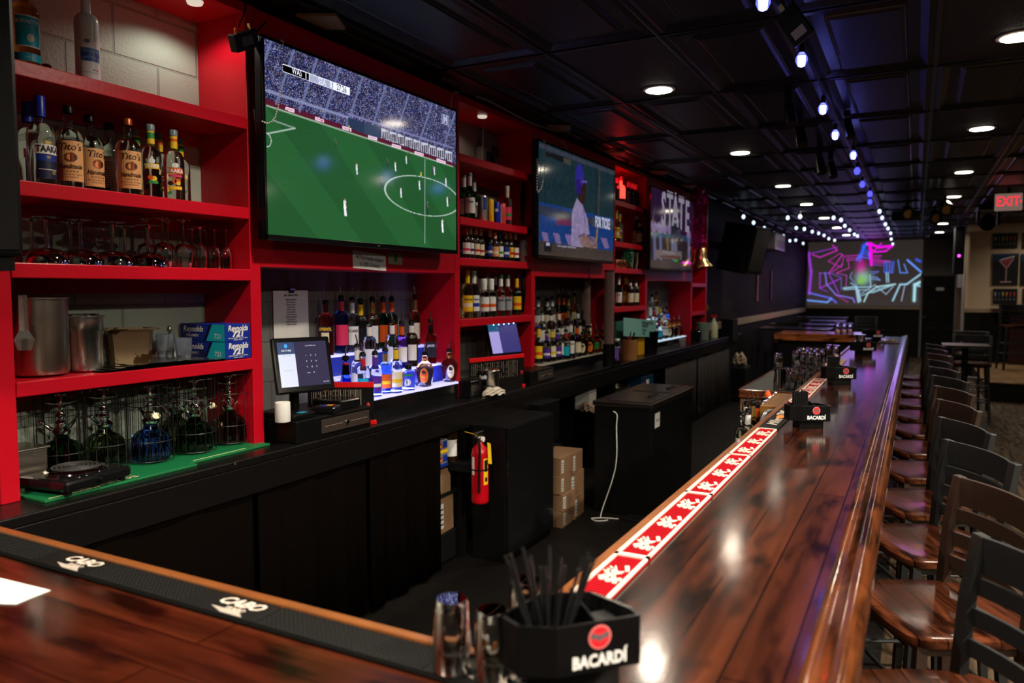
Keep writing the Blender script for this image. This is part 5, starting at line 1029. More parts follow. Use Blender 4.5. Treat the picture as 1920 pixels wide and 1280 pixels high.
for i, (k, u, X, lb) in enumerate((('gold_tall', 877, -2.68, 'pale gold rum bottle with yellow cap and label, far left of the fourth shelf'), ('silver_tall', 889, -2.68, 'clear rum bottle with long white neck and blue banded label'), ('rum_green', 893, -2.81, 'green tinted bottle hidden behind the white-necked one'), ('flat_white', 901, -2.78, 'white capped flat-shouldered bottle standing behind in teal shade'), ('flat_white', 908, -2.665, 'white capped flat-shouldered bottle with orange banded label, left of the pair'), ('rum_green', 913, -2.80, 'green tinted bottle behind the white capped pair'), ('flat_white', 921, -2.67, 'white capped flat-shouldered bottle with orange banded label, right of the pair'), ('rum_green', 928, -2.80, 'green capped bottle behind, left of the red-dot labels'), ('castillo', 939, -2.67, 'clear rum bottle with grey label and red dot, left of two alike'), ('castillo', 952, -2.67, 'clear rum bottle with grey label and red dot, right of two alike'), ('myers', 969, -2.68, 'dark rum bottle with bright yellow neck and label, last on the fourth shelf'))):
    b_ = bottle(k, atX(u, X, ZB[3]), lb, (5, 10, 2)[i % 3], 'bottles on the fourth shelf', seg=18)
    if k == 'castillo': MB().m(LRED).add([(.0385 * math.sin(.008 * math.cos(q) / .0385 + .35), -.0385 * math.cos(.008 * math.cos(q) / .0385 + .35), .138 + .009 * math.sin(q)) for q in [i * .52 for i in range(12)]], [tuple(range(12))]).build('dot_sticker', b_)
# below unit B
def lay2(m, w, h):
    x0, x1, z0, z1 = -w / 2 + .01, w / 2 - .01, .015, h - .012; sp = x0 + (x1 - x0) * .34; y = -.001
    m.m(M('pos2_violet', (0, 0, 0), .15, emit=(.035, .03, .14), es=1)).quad((sp, y, z0), (x1, y, z0), (x1, y, z1), (sp, y, z1)); zz = z1 - (z1 - z0) * .27
    m.m(M('pos2_lilac', (0, 0, 0), .15, emit=(.30, .25, .55), es=1)).quad((x0, y, z0), (sp, y, z0), (sp, y, zz), (x0, y, zz)); m.m(M('pos2_teal', (0, 0, 0), .15, emit=(.01, .07, .14), es=1)).quad((x0, y, zz), (sp, y, zz), (sp, y, z1), (x0, y, z1))
monitor((-2.66, 4.72, 1.215), (-2.57, 5.02, 1.215), .245, R(16), 'tilted touch screen monitor with a violet glow under the second red unit', lay2)
for k in range(1): 
    t = thing('monitor_stand', 'dark stand behind the violet-glowing monitor under the second unit', 'stand', (-2.71, 4.90, CTZ)); MB().box(-.08, .08, -.1, .1, 0, .02).build('foot', t, BLKS, bevel=.004); MB().cyl((-.02, 0, .02), (0, 0, .25), .022).build('neck', t, BLKS)
m = MB()
for k in range(5): q = onX(922 + k * 8.2, 609 - k * 1.2, -2.66) if False else Vector((-2.60, 4.62 + k * .075, 1.443)); m.ball((0, (k - 2) * .075, 0), .004, 8)
tag(m.build('light_strip', None, M('tiny_leds', (.1, .8, .6), .3, emit=(.4, 1, .85), es=4), loc=(-2.61, 4.80, 1.440)), 'row of tiny teal lights under the lowest shelf of the second unit', 'light strip')
menu_board((-2.60, 4.30), (-2.47, 4.84), CTZ, .235, 'red edged menu rack standing on the counter under the second red unit', 26)
cash_drawer((-2.455, 5.12, CTZ), .40, 'black cash drawer with brown front under the right end of the second unit')
t = thing('printed_cup', 'steel ice bucket with blue bubble lettering beside the menu rack', 'bucket', onZ(918, 738, CTZ), R(-20)); t.scale = (1.2, 1.2, 1.1)
MB().lathe([(0, .004), (.044, 0), (.048, .004), (.056, .14), (.060, .145), (.058, .148), (.050, .14), (.044, .008), (0, .008)], 28).build('body', t, STEEL, smooth=40)
m = MB().m(LNAVY)
for a, z, s in ((-32, .105, .018), (-14, .108, .020), (6, .104, .018), (24, .108, .019)): m.add([((.0565) * math.sin(R(a) + s / .056 * math.cos(k)), -.0565 * math.cos(R(a) + s / .056 * math.cos(k)), z + s * 1.1 * math.sin(k)) for k in [i * .45 for i in range(14)]], [tuple(range(14))])
m.m(LWHITE)
for a, z, s in ((-32, .105, .010), (-14, .108, .011), (6, .104, .010), (24, .108, .011)): m.add([((.0572) * math.sin(R(a) + s / .056 * math.cos(k)), -.0572 * math.cos(R(a) + s / .056 * math.cos(k)), z + s * 1.1 * math.sin(k)) for k in [i * .45 for i in range(14)]], [tuple(range(14))])
m.m(INK).ctext('ROBERTO', .024, .0545, .045, 10, bold=.04); m.build('print', t)
def rag(p, w, d, h, label, mat=None, seed=1):
    rr = random.Random(seed); m = MB(); n = 14
    for lay in range(3):
        prof = []
        for i in range(n + 1): prof.append(h * (.25 + .25 * lay) + h * .1 * math.sin(i * 1.3 + lay) + rr.uniform(-1, 1) * h * .04)
        vs = []
        for i in range(n + 1):
            x = -w / 2 + w * i / n; e = math.sqrt(max(0, 1 - (2 * i / n - 1) ** 4))
            for j in range(9):
                a = math.pi * 2 * j / 8; vs.append((x + rr.uniform(-.002, .002), d / 2 * e * math.cos(a) * (1 - .15 * lay), prof[i] * e + h * .18 * e * math.sin(a)))
        m.add(vs, [(i * 9 + j, (i + 1) * 9 + j, (i + 1) * 9 + j + 1, i * 9 + j + 1) for i in range(n) for j in range(8)])
    o = m.build('towel', None, mat or M('terry_white', (.75, .68, .58), .95, bump=(300, .5)), smooth=80, loc=p); return tag(o, label, 'towel')
o = rag(onZ(918, 740, CTZ) + Vector((.05, -.03, 0)), .17, .09, .06, 'white folded bar towel lying in front of the printed steel bucket'); o.rotation_euler = (0, 0, R(62))
tag(MB().box(-.09, .09, -.07, .07, 0, .11).build('dark_box', None, BLKG, bevel=.006, loc=(-2.60, 4.24, CTZ)), 'black box on the counter left of the menu rack', 'box')
# black strips hanging inside the posts
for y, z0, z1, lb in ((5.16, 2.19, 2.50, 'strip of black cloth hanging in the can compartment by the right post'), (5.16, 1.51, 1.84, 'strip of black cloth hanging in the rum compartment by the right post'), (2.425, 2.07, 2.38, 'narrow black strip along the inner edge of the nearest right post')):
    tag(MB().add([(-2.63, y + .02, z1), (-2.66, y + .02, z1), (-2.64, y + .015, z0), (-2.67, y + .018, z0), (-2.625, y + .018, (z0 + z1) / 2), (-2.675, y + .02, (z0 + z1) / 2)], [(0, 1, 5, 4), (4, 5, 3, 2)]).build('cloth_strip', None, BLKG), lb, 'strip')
# conduit on top of unit B, blue cord
cable([onX(893, 180, -2.55), onX(920, 190, -2.53), onX(960, 212, -2.53), onX(1000, 232, -2.53), onX(1045, 246, -2.5)], .008, M('conduit_grey', (.3, .3, .3), .35, .5), 'grey conduit pipe running along the top of the second red unit', 'conduit', 'pipe')
cable([onX(850, 172, -2.56), onX(872, 171, -2.55), onX(890, 168, -2.55), onX(905, 170, -2.5)], .003, C('cord_teal', 10, 110, 150), 'teal network cord on top of the second red unit')
for k, (a, b) in enumerate((((560, 65), (640, 40)), ((1000, 248), (1050, 235)), ((1110, 292), (1160, 284)), ((1215, 325), (1245, 322)), ((1270, 352), (1300, 346)))):
    pa, pb = onZ(*a, CEIL - .02), onZ(*b, CEIL - .02); c = (pa + pb) / 2
    tag(MB().add([(-.06, -.10, 0), (.10, -.02, 0), (.02, .14, 0), (-.06, .10, 0), (-.06, -.10, .014), (.10, -.02, .014), (.02, .14, .014), (-.06, .10, .014)], [(3, 2, 1, 0), (4, 5, 6, 7), (0, 1, 5, 4), (1, 2, 6, 5), (2, 3, 7, 6), (3, 0, 4, 7)]).build('wood_shim', None, M('raw_ply', (.30, .21, .11), .6), loc=(-2.44, c.y if k else 2.75, CEIL - .028)), f'pale plywood wedge under the ceiling above the {("soccer television", "gap left of the baseball television", "baseball television right end", "third red unit", "last television")[k]}', 'wood piece')
# ------------------------------------------------------------------ second alcove, units C and D, third alcove (blurred distance)
A2L = [('p_clear', 1009, -2.84, 1.331, 'clear bottle with white neck at the left end of the back row'), ('p_brownw', 1026, -2.84, 1.331, 'dark necked bottle in the back row, second from the left'), ('p_clear', 1035, -2.835, 1.331, 'clear bottle with white neck band in the back row, third from the left'), ('p_orange', 1047, -2.84, 1.331, 'bottle with amber neck, tallest of the back row'), ('p_orange', 1056, -2.84, 1.331, 'green bottle with red-orange and cream neck and orange label'), ('p_yel', 1065, -2.84, 1.331, 'dark bottle with a green and yellow neck label in the back row'), ('p_gold', 1076, -2.84, 1.331, 'slim bottle with a long golden neck standing against the grey wall'),
 ('p_clear', 1017, -2.74, 1.216, 'clear bottle with white neck in the middle row at the left'), ('p_brownw', 1033, -2.74, 1.216, 'brown bottle in the middle row under the white necked ones'), ('p_clear', 1048, -2.74, 1.216, 'clear bottle with steel spout in the middle row centre'), ('tall_brown', 1065, -2.74, 1.216, 'brown bottle with gold neck in the middle row'), ('p_brownw', 1083, -2.74, 1.216, 'wide bottle with cream label, middle row right'), ('jack', 1091, -2.74, 1.216, 'square dark label bottle in the middle row'), ('p_gold', 1103, -2.74, 1.216, 'slim bottle with gold neck at the right of the middle row'),
 ('myers', 1010, -2.64, 1.101, 'dark bottle with an orange label at the far left of the front row'), ('dek', 1025, -2.64, 1.101, 'bottle with pink neck in the front row'), ('taak_y', 1035, -2.63, 1.101, 'bottle with bright yellow neck in the front row'), ('dek', 1045, -2.63, 1.101, 'bottle with vivid purple neck in the front row'), ('p_clear', 1054, -2.63, 1.101, 'clear bottle with steel spout in front of the purple one'), ('smirnoff', 1061, -2.60, 1.101, 'bottle with red label in the front row centre'), ('bacardi', 1070, -2.60, 1.101, 'bottle with a black and white spotted label in the front row'), ('p_violet', 1082, -2.62, 1.101, 'dark round shouldered bottle right of the spotted label'), ('crown_cream', 1092, -2.62, 1.101, 'round whisky bottle with gold oval label in the front row'), ('crown_peach', 1104, -2.62, 1.101, 'round whisky bottle with orange label in the front row'), ('crown', 1118, -2.62, 1.101, 'round whisky bottle with a green label near the beer tower'), ('crown_cream', 1129, -2.62, 1.101, 'round whisky bottle beside the beer tower base')]
for i, (k, u, X, z, lb) in enumerate(A2L):
    b_ = bottle(k, atX(u, X, z), lb, (-6, 8, 3, 12, -4)[i % 5], 'pour bottles on the step under the baseball television', seg=14)
    if u == 1118: MB().m(LGREEN).patch(.0575, .04, .10, -30, 30, 8).build('label', b_)
A3L = [('p_clear', 1222, -2.84, 1.331, 'clear bottle with white neck at the left end of the far lit step'), ('p_gold', 1230, -2.84, 1.331, 'slim gold necked bottle, tallest on the far lit step'), ('smirnoff', 1225, -2.74, 1.216, 'clear bottle with red band, middle row of the far lit step'), ('taak_y', 1238, -2.74, 1.216, 'bottle with yellow neck on the far lit step'), ('dek', 1243, -2.74, 1.216, 'bottle with purple neck on the far lit step'), ('taak_o', 1250, -2.74, 1.216, 'bottle with orange neck on the far lit step'),
 ('p_clear', 1228, -2.64, 1.101, 'clear bottle in front at the left of the far lit step'), ('smirnoff', 1236, -2.64, 1.101, 'clear bottle with teal label in front on the far lit step'), ('bacardi', 1246, -2.64, 1.101, 'clear bottle with white label in front on the far lit step'), ('crown_cream', 1256, -2.63, 1.101, 'round whisky bottle with yellow label on the far lit step'), ('crown', 1264, -2.63, 1.101, 'amber round whisky bottle on the far lit step, left of two'), ('crown', 1273, -2.63, 1.101, 'amber round whisky bottle at the right end of the far lit step')]
for i, (k, u, X, z, lb) in enumerate(A3L): bottle(k, atX(u, X, z), lb, (-6, 8, 3, 12, -4)[i % 5], 'pour bottles on the far lit step', seg=12)
ZC = [2.5555, 2.1555, 1.9005, 1.5135]
GLOW = M('red_glowing_bottle', (.3, .01, .01), .2, emit=(1, .05, .03), es=2.2); REDTIP = M('red_glass_tip', (.5, .01, .02), .15, emit=(.8, .01, .02), es=.35)
gen('dark_red', GDARK, LBLACK, h=.25, r=.034, hb=.14, sh=.05, rn=.014, cap=(REDTIP, .05)); kind('glow', **{**K['dark_red'], 'glass': GLOW, 'h': .27, 'r': .045, 'lab': [('p', LBLACK, .0, .05, 80, 0)], 'cap': (REDTIP, .04)})
for k, u, X, lb in (('glow', 1164, -2.68, 'bottle lit bright red from inside in the top compartment of the third unit'), ('dark_red', 1156, -2.70, 'dark bottle at the left edge beside the glowing red one'), ('dark_red', 1178, -2.70, 'dark bottle with red tip right of the glowing one'), ('dark_red', 1185, -2.70, 'dark bottle, second right of the glowing red one'), ('dark_red', 1191, -2.70, 'dark bottle, third right of the glowing red one'), ('dark_red', 1197, -2.70, 'dark bottle, last on the red-lit shelf')): bottle(k, atX(u, X, ZC[0]), lb, 0, 'bottles on the red-lit shelf', seg=14)
light('red_display_lamp', 'POINT', (-2.66, 7.32, 2.72), .7, (1, .02, .03), .03)
for k, u, X, lb in (('gold_tall', 1155, -2.68, 'yellow labelled bottle with green cap, left on the second shelf of the third unit'), ('taaka_peach', 1161, -2.66, 'slim bottle with pale label next to the yellow one, third unit'), ('p_brownw', 1199, -2.66, 'dark bottle with small white label at the right, third unit')): bottle(k, atX(u, X, ZC[1]), lb, 0, 'bottles on the second shelf of the third unit', seg=14, pour=False)
t = bottle('tito', atX(1193, -2.70, ZC[1]), 'dark bottle with a big white stopper in the third unit', 0, seg=14); MB().lathe([(0, .285), (.022, .285), (.024, .32), (0, .325)], 12).build('stopper', t, CWHITE, smooth=40)
COPM = M('copper_mug', (.75, .32, .16), .2, 1)
for i, u in enumerate((1156, 1162, 1168)):
    t = thing('copper_mug', f'hammered copper mug, {ORD[i]} from the left on the third shelf of the third unit', 'mug', atX(u, -2.68, ZC[2]), 0, 'copper mugs'); MB().lathe([(0, .002), (.036, 0), (.042, .02), (.042, .075), (.038, .09), (.036, .09), (.038, .02), (0, .006)], 18).build('body', t, COPM, smooth=40); MB().tube([(.04, 0, .07), (.07, 0, .065), (.07, 0, .03), (.042, 0, .025)], .004, 6).build('handle', t, COPM)
for i, (u, lb) in enumerate(((1184, 'steel cocktail shaker nearest the green beads'), (1193, 'steel cocktail shaker in the middle of three'), (1202, 'steel cocktail shaker at the right of three'))):
    tag(MB().lathe([(0, .002), (.032, 0), (.046, .17), (.048, .175), (.045, .175), (.03, .006), (0, .006)], 20).build('shaker', None, CHROME, smooth=40, loc=atX(u, -2.67, ZC[2])), lb, 'shaker', 'steel shakers')
m = MB(); rr = random.Random(8); c = atX(1176, -2.65, ZC[2])
for i in range(70): a = i * .5; m.ball((.05 * math.cos(a) + rr.uniform(-.006, .006), .06 * math.sin(a) + rr.uniform(-.006, .006), .02 + .20 * (i / 70)), .010, 6)
tag(m.build('bead_pile', None, M('green_metallic_beads', (.02, .6, .3), .15, .7), smooth=60, loc=c), 'green metallic bead necklaces piled round the shakers', 'beads')
for k, u, X, lb in (('rum_green', 1160, -2.68, 'dark bottle at the left of the lowest shelf in the third unit'), ('gold_tall', 1172, -2.74, 'pale yellow wine bottle behind in the third unit'), ('smirk', 1176, -2.80, 'bottle with pink strip behind in the third unit'), ('p_brownw', 1182, -2.66, 'bottle with big cream label, left of two in the third unit'), ('p_brownw', 1192, -2.66, 'bottle with big cream label, right of two in the third unit'), ('rum_green', 1188, -2.80, 'green bottle behind the two cream labels')): bottle(k, atX(u, X, ZC[3]), lb, 0, 'bottles on the lowest shelf of the third unit', seg=14, pour=False)
# beer towers
for u, X, z0, h, lb in ((1098, -2.72, 1.331, .52, 'clear beer tower tube standing behind the bottles'), (1141, -2.47, CTZ, .86, 'tall clear beer tower with black base in front of the third unit')):
    p = atX(u, X, z0 if z0 > 1 else z0); t = thing('beer_tower', lb, 'beer tower', p, 0, 'beer towers')
    b = .20 if z0 < 1 else .02
    MB().lathe([(0, 0), (.055, 0), (.055, b), (.048, b + .005), (0, b + .005)], 24).build('base', t, BLKS, smooth=40)
    MB().lathe([(.045, b), (.045, h), (.042, h), (.042, b)], 32).build('tube', t, M('acrylic_tube', (.35, .22, .20), .2, trans=.45, spec=1, coat=1, ior=1.5), smooth=60); MB().lathe([(0, h), (.047, h), (.047, h + .012), (0, h + .014)], 24).build('lid', t, BLKS, smooth=40)
# counter things right of the towers
CARD = M('teal_card', (.18, .42, .38), .6)
sheet('notice', [(1169, 595), (1231, 601), (1229, 632), (1169, 630)], CARD, 'pale teal card with handwritten lines standing on the far counter', X=-2.52, text=lambda m, g: m.m(INK).text('Nightly sales Drink', .05, g(.70, .18), bold=.04, maxw=.5).text('total slips', .05, g(.62, .36), bold=.04, maxw=.35).text('No tabs', .04, g(.6, .62), bold=.04, maxw=.3).text('after 1', .04, g(.6, .8), bold=.04, maxw=.25))
tag(MB().box(-.01, .01, -.35, -.02, 0, .26).build('teal_card', None, M('teal_card_dark', (.03, .14, .12), .5), loc=(-2.62, 7.48, CTZ + .12)), 'dark teal card leaning behind the beer tower', 'card')
t = thing('wooden_canister', 'round wooden canister with black utensils on the far counter', 'canister', atX(1180, -2.50, CTZ)); MB().lathe([(0, 0), (.075, 0), (.078, .20), (.070, .20), (.068, .01), (0, .01)], 24).build('body', t, M('amber_wood', (.30, .13, .04), .4, var=(6, .3)), smooth=40)
for a in range(3): MB().tube([(0, 0, .02), (.03 * math.cos(a * 2), .04 * math.sin(a * 2), .2), (.05 * math.cos(a * 2), .10 * math.sin(a * 2), .27)], .009, 6).build('utensil', t, BLACK)
tag(MB().box(-.03, .03, -.10, .10, 0, .24).build('yellow_bag', None, C('bag_yellow', 200, 150, 15, .5), bevel=.01, loc=atX(1198, -2.58, CTZ)), 'yellow packet standing between the canister and the black bin', 'packet')
tag(MB().lathe([(0, 0), (.085, 0), (.10, .24), (.104, .245), (.097, .245), (.082, .01), (0, .01)], 24).build('black_bin', None, BLKS, smooth=40, loc=atX(1217, -2.55, CTZ)), 'round black bin on the far counter in front of the teal card', 'bin')
t = thing('syrup_bottle', 'tall bottle with a white zigzag label and white cap beside the beer tower', 'bottle', atX(1157, -2.45, CTZ)); MB().lathe([(0, 0), (.035, 0), (.036, .17), (.016, .20), (.016, .215), (0, .215)], 18).build('body', t, GDARK, smooth=50); MB().lathe([(.018, .215), (.024, .225), (.02, .24), (0, .242)], 14).build('cap', t, CWHITE, smooth=40)
m = MB().m(LPURP).patch(.0366, .04, .16, -50, 50, 8).m(LWHITE)
for k in range(5): m.add([(.0372 * math.sin(R(a)), -.0372 * math.cos(R(a)), .045 + k * .023 + d) for a, d in ((-30, 0), (0, .02), (30, 0), (30, .012), (0, .032), (-30, .012))], [(0, 1, 4, 5), (1, 2, 3, 4)])
m.build('label', t)
tumbler('shot_glass', 'small clear plastic cup standing alone near the edge of the far counter', atX(1279, -2.50, CTZ), .030, .042, .10, M('cloudy_plastic', (.7, .72, .75), .3, trans=.7), cat='cup')
tag(MB().lathe([(0, 0), (.12, 0), (.13, .14), (.10, .17), (0, .18)], 24).m(BLKG).build('lidded_pot', None, BLKG, smooth=40, loc=atX(1296, -2.62, CTZ)), 'black lidded pot on the far counter right of the lit step', 'pot')
tumbler('pitcher', 'clear plastic pitcher on the far counter under the last unit', atX(1318, -2.58, CTZ), .075, .09, .24, M('green_tint_plastic', (.35, .5, .42), .25, trans=.6), cat='pitcher')
t = thing('spray_bottle', 'translucent spray bottle with a red trigger at the end of the back counter', 'spray bottle', atX(1338, -2.56, CTZ)); t.scale = (1.25,) * 3
MB().lathe([(0, 0), (.042, 0), (.045, .01), (.045, .14), (.035, .17), (.016, .21), (.015, .23), (0, .23)], 20).build('body', t, M('milky_plastic', (.55, .62, .40), .35), smooth=50)
MB().box(-.055, .035, -.012, .012, .235, .262).box(-.05, -.04, -.008, .008, .20, .24).build('trigger_head', t, C('trigger_red', 200, 20, 30, .4), bevel=.005)
tag(MB().box(-.1, .1, -.18, .18, 0, .34).build('black_case', None, BLACK, bevel=.01, loc=(-2.50, 11.75, .90)), 'upright black case at the far end of the counter beside the spray bottle', 'case')
# unit D
p = onX(1312, 487, -2.46); t = thing('bell', 'brass bell hanging on the front of the last red unit', 'bell', p); t.scale = (2.1,) * 3
MB().lathe([(.0, .085), (.025, .082), (.038, .06), (.042, .02), (.052, -.01), (.076, -.035), (.078, -.04), (.070, -.04), (.045, -.01), (.034, .05), (0, .075)], 28).build('bell_body', t, BRASS, smooth=50); MB().tube([(0, 0, .08), (0, 0, .11), (-.04, 0, .12), (-.066, 0, .12)], .007, 8).build('bracket', t, BRASS); MB().ball((0, 0, -.04), .012).build('clapper', t, BRASS)
MB().m(INK).ctext('London', .034, .040, .032, 60, bold=.03).build('lettering', t, INK)
rr = random.Random(2); m = MB(); q0, q1 = onX(1312, 300, -2.42), onX(1310, 466, -2.42); q0 = Vector((-2.42, 9.53, 2.93)); q1 = Vector((-2.42, 9.53, 2.20))
for i in range(2600):
    s = rr.random(); a = rr.uniform(0, 6.283); w = .055 + .035 * math.sin(s * 9) ** 2; rad = rr.uniform(.2, 1) * w * (1.4 if s < .2 else 1)
    c = q0.lerp(q1, s) + Vector((rad * math.cos(a), rad * math.sin(a) * 1.5, rr.uniform(-.02, .02))); d = Vector((rr.uniform(-1, 1), rr.uniform(-1, 1), rr.uniform(-1, 1))).normalized() * .022; e = Vector((rr.uniform(-1, 1), rr.uniform(-1, 1), rr.uniform(-1, 1))).normalized() * .0045
    m.add([tuple(c - d - e), tuple(c + d - e), tuple(c + d + e), tuple(c - d + e)], [(0, 1, 2, 3)])
tag(m.build('tinsel_garland', None, M('pink_tinsel', (.75, .05, .35), .12, .9)), 'pink and purple tinsel garland hanging from the ceiling by the last unit', 'garland', kind='stuff')
light('pink_accent_lamp', 'SPOT', (-1.9, 8.9, 2.85), 5, (1, .15, .5), .03, (R(35), 0, R(35)), spot_size=R(50))
for u, z, lb, k in ((1318, 1.7705, 'small amber bottle in the last red unit', 'p_orange'), (1303, 2.3805, 'red tinted bottle on the upper shelf of the last red unit', 'dark_red')): bottle(k, atX(u, -2.68, z), lb, 0, pour=False, seg=12)
tag(MB().lathe([(0, 0), (.075, 0), (.076, .08), (0, .082)], 20).build('tin', None, GOLD, smooth=40, loc=atX(1318, -2.66, 1.3905)), 'small gold tin on the lowest shelf of the last red unit', 'tin')

# ------------------------------------------------------------------ under the back counter and in the aisle
CARDB = M('cardboard', (.20, .11, .055), .8, var=(6, .2)); LAB2 = M('shipping_label', (.55, .55, .52), .6)
t = thing('display_cabinet', 'black cooler cabinet standing in the aisle behind the fire extinguisher', 'cabinet', (-2.29, 4.375, 0))
MB().box(-.14, .10, -.33, .33, 0, .85).build('body', t, BLKS, bevel=.006); MB().box(.101, .125, -.325, .325, .05, .845).build('door', t, BLKG, bevel=.006); MB().cyl((.126, -.20, .80), (.13, -.20, .80), .008, n=10).build('lock', t, CHROME)
t = thing('fire_extinguisher', 'red fire extinguisher with yellow tag strapped beside the black cabinet', 'fire extinguisher', onY(900, 942, 3.93)); e_ = t
MB().lathe([(0, .0), (.045, 0), (.052, .008), (.053, .02), (.053, .30), (.046, .335), (.022, .360), (.018, .375), (0, .375)], 30).build('cylinder', t, C('extinguisher_red', 190, 10, 25, .25), smooth=50)
MB().cyl((0, 0, .37), (0, 0, .40), .014).box(-.012, .012, -.05, .03, .40, .415).box(-.010, .010, -.055, .03, .43, .438).build('valve', t, STEEL, bevel=.002); MB().cyl((.015, 0, .392), (.028, 0, .392), .016, n=14).build('gauge', t, WHITE)
MB().tube([(.0, -.02, .40), (.03, -.06, .39), (.035, -.062, .33), (.03, -.060, .2), (.03, -.060, .08)], .0085, 8).build('hose', t, BLACK, smooth=60)
MB().lathe([(.0545, .205), (.0545, .215)], 24).build('strap', t, BLACK)
fc = facing(t.location); m = MB(); m.M = Matrix.Rotation(fc, 4, 'Z'); m.m(LYEL).patch(.0538, .12, .28, 25, 62, 6).m(LBLACK).patch(.0542, .20, .27, 30, 57, 5).patch(.0542, .14, .165, 35, 55, 5).m(LWHITE).patch(.0538, .18, .29, -62, -38, 5); m.build('label', t)
m = MB(); m.M = Matrix.Rotation(fc, 4, 'Z'); m.m(LYEL).quad((.045, -.045, .38), (.065, -.04, .37), (.072, -.035, .245), (.05, -.045, .25)); m.build('inspection_tag', t); MB().tube([(0, -.02, .41), (-.02, -.05, .43), (-.07, -.06, .44)], .0015, 5).build('tie', t, LYEL)
MB().box(-.24, -.052, -.02, .10, .18, .23).build('wall_bracket', t, BLACK)
def carton(x, y, z, dx, dy, dz, label, rz=0, mat=CARDB, band=None):
    t = thing('cardboard_box', label, 'box', (x, y, z), R(rz)); MB().box(-dx / 2, dx / 2, -dy / 2, dy / 2, 0, dz).build('carton', t, mat, bevel=.003)
    m = MB().m(LAB2).box(dx / 2, dx / 2 + .0015, -dy / 2 + .01, -dy / 2 + .05, dz * .15, dz * .85).m(BLACK)
    for k in range(4): m.box(dx / 2 + .0015, dx / 2 + .002, -dy / 2 + .015, -dy / 2 + .045, dz * (.25 + .14 * k), dz * (.29 + .14 * k))
    m.m(LAB2).box(-dx / 2 + .01, -dx / 2 + .06, -dy / 2 - .0015, -dy / 2, dz * .2, dz * .8); m.build('shipping_label', t); return t
k_ = 0
for x, y, z, dx, dy, dz, rz, lb in ((-2.28, 4.93, .0, .24, .20, .12, 3, 'bottom left cardboard box of the stack in the aisle'), (-2.27, 4.94, .121, .24, .20, .12, -4, 'cardboard box, second from the floor in the left stack'), (-2.29, 4.92, .242, .24, .20, .13, 2, 'cardboard box, third from the floor in the left stack'), (-2.28, 4.93, .373, .22, .20, .13, 0, 'topmost cardboard box of the left stack in the aisle'), (-2.29, 5.16, .0, .24, .22, .17, 5, 'bottom right cardboard box of the stack in the aisle'), (-2.30, 5.16, .171, .24, .22, .17, -3, 'middle right cardboard box of the stack in the aisle'), (-2.29, 5.15, .342, .22, .22, .15, 4, 'top right cardboard box of the stack in the aisle')):
    carton(x, y, z, dx, dy, dz, lb, rz)
t = thing('audio_rack', 'dark equipment panel with a round dial above the cardboard stack', 'equipment', (-2.42, 5.05, .56)); MB().box(-.1, .06, -.17, .17, 0, .30).build('case', t, BLKS, bevel=.004); MB().cyl((.06, 0, .18), (.075, 0, .18), .03, n=20).build('dial', t, STEELD, smooth=40)
carton(-2.62, 3.86, .44, .20, .16, .15, 'brown cardboard box with a white shipping label on the open shelf', 0); carton(-2.62, 3.87, .20, .22, .18, .22, 'plain cardboard box under the labelled one on the open shelf', 4)
tag(MB().box(-.12, .12, -.10, .10, 0, .18).build('storage_crate', None, BLACK, bevel=.01, loc=(-2.62, 3.87, .02)), 'black crate at the bottom of the open shelf', 'crate')
for z, lb, c2 in ((.62, 'energy drink case with yellow and red print, lower on the open shelf', LBLUE), (.705, 'energy drink case with yellow and red print, upper on the open shelf', LYEL)):
    t = thing('drink_case', lb, 'box', (-2.58, 3.80, z)); MB().box(-.09, .09, -.06, .06, 0, .08).build('carton', t, SIL, bevel=.003); MB().m(c2).box(.0905, .0915, -.06, .06, .0, .02).m(LRED).box(.0905, .0915, -.04, .0, .03, .06).box(-.05, .05, -.0615, -.0605, .03, .06).m(LYEL).box(.0915, .092, -.03, -.012, .035, .05).m(LBLUE).box(.0905, .0915, .01, .055, .03, .07).build('print', t)
MB_ = bottle('tall_brown', Vector((-2.55, 3.97, .60)) if False else Vector((-2.52, 3.95, .62)), 'dark pour bottle standing on the open shelf behind the drink cases', 0, pour=True, seg=16)
tag(MB().box(-.13, .12, -.12, .27, -.012, 0).build('shelf_board', None, BLACK, loc=(-2.62, 3.78, .62)), 'small black shelf board carrying the drink cases', 'shelf'); tag(MB().box(-.13, .12, -.12, .22, -.012, 0).build('shelf_board', None, BLACK, loc=(-2.62, 3.82, .438)), 'small black shelf board carrying the labelled box', 'shelf')
for i, (z, lb, mt) in enumerate(((.66, 'upper white beer carton seen through the curtain gap', LWHITE), (.50, 'lower white beer carton seen through the curtain gap', LWHITE), (.24, 'blue plastic item at the bottom of the curtain gap', LBLUE))):
    t = thing('beer_carton', lb, 'carton', (-2.62, 3.05, z - .03)); MB().box(-.10, .10, -.04, .04, 0, .12).build('carton', t, mt if i < 2 else LBLUE, bevel=.003)
    if i < 2: MB().m(LRED).text('Bud', .03, lambda x, y: (.101, x, .085 + y), bold=.02).m(LNAVY).text('LIGHT', .012, lambda x, y: (.101, x, .06 + y)).m(LBLUE).box(.1, .1012, -.04, .04, 0, .035).build('print', t)
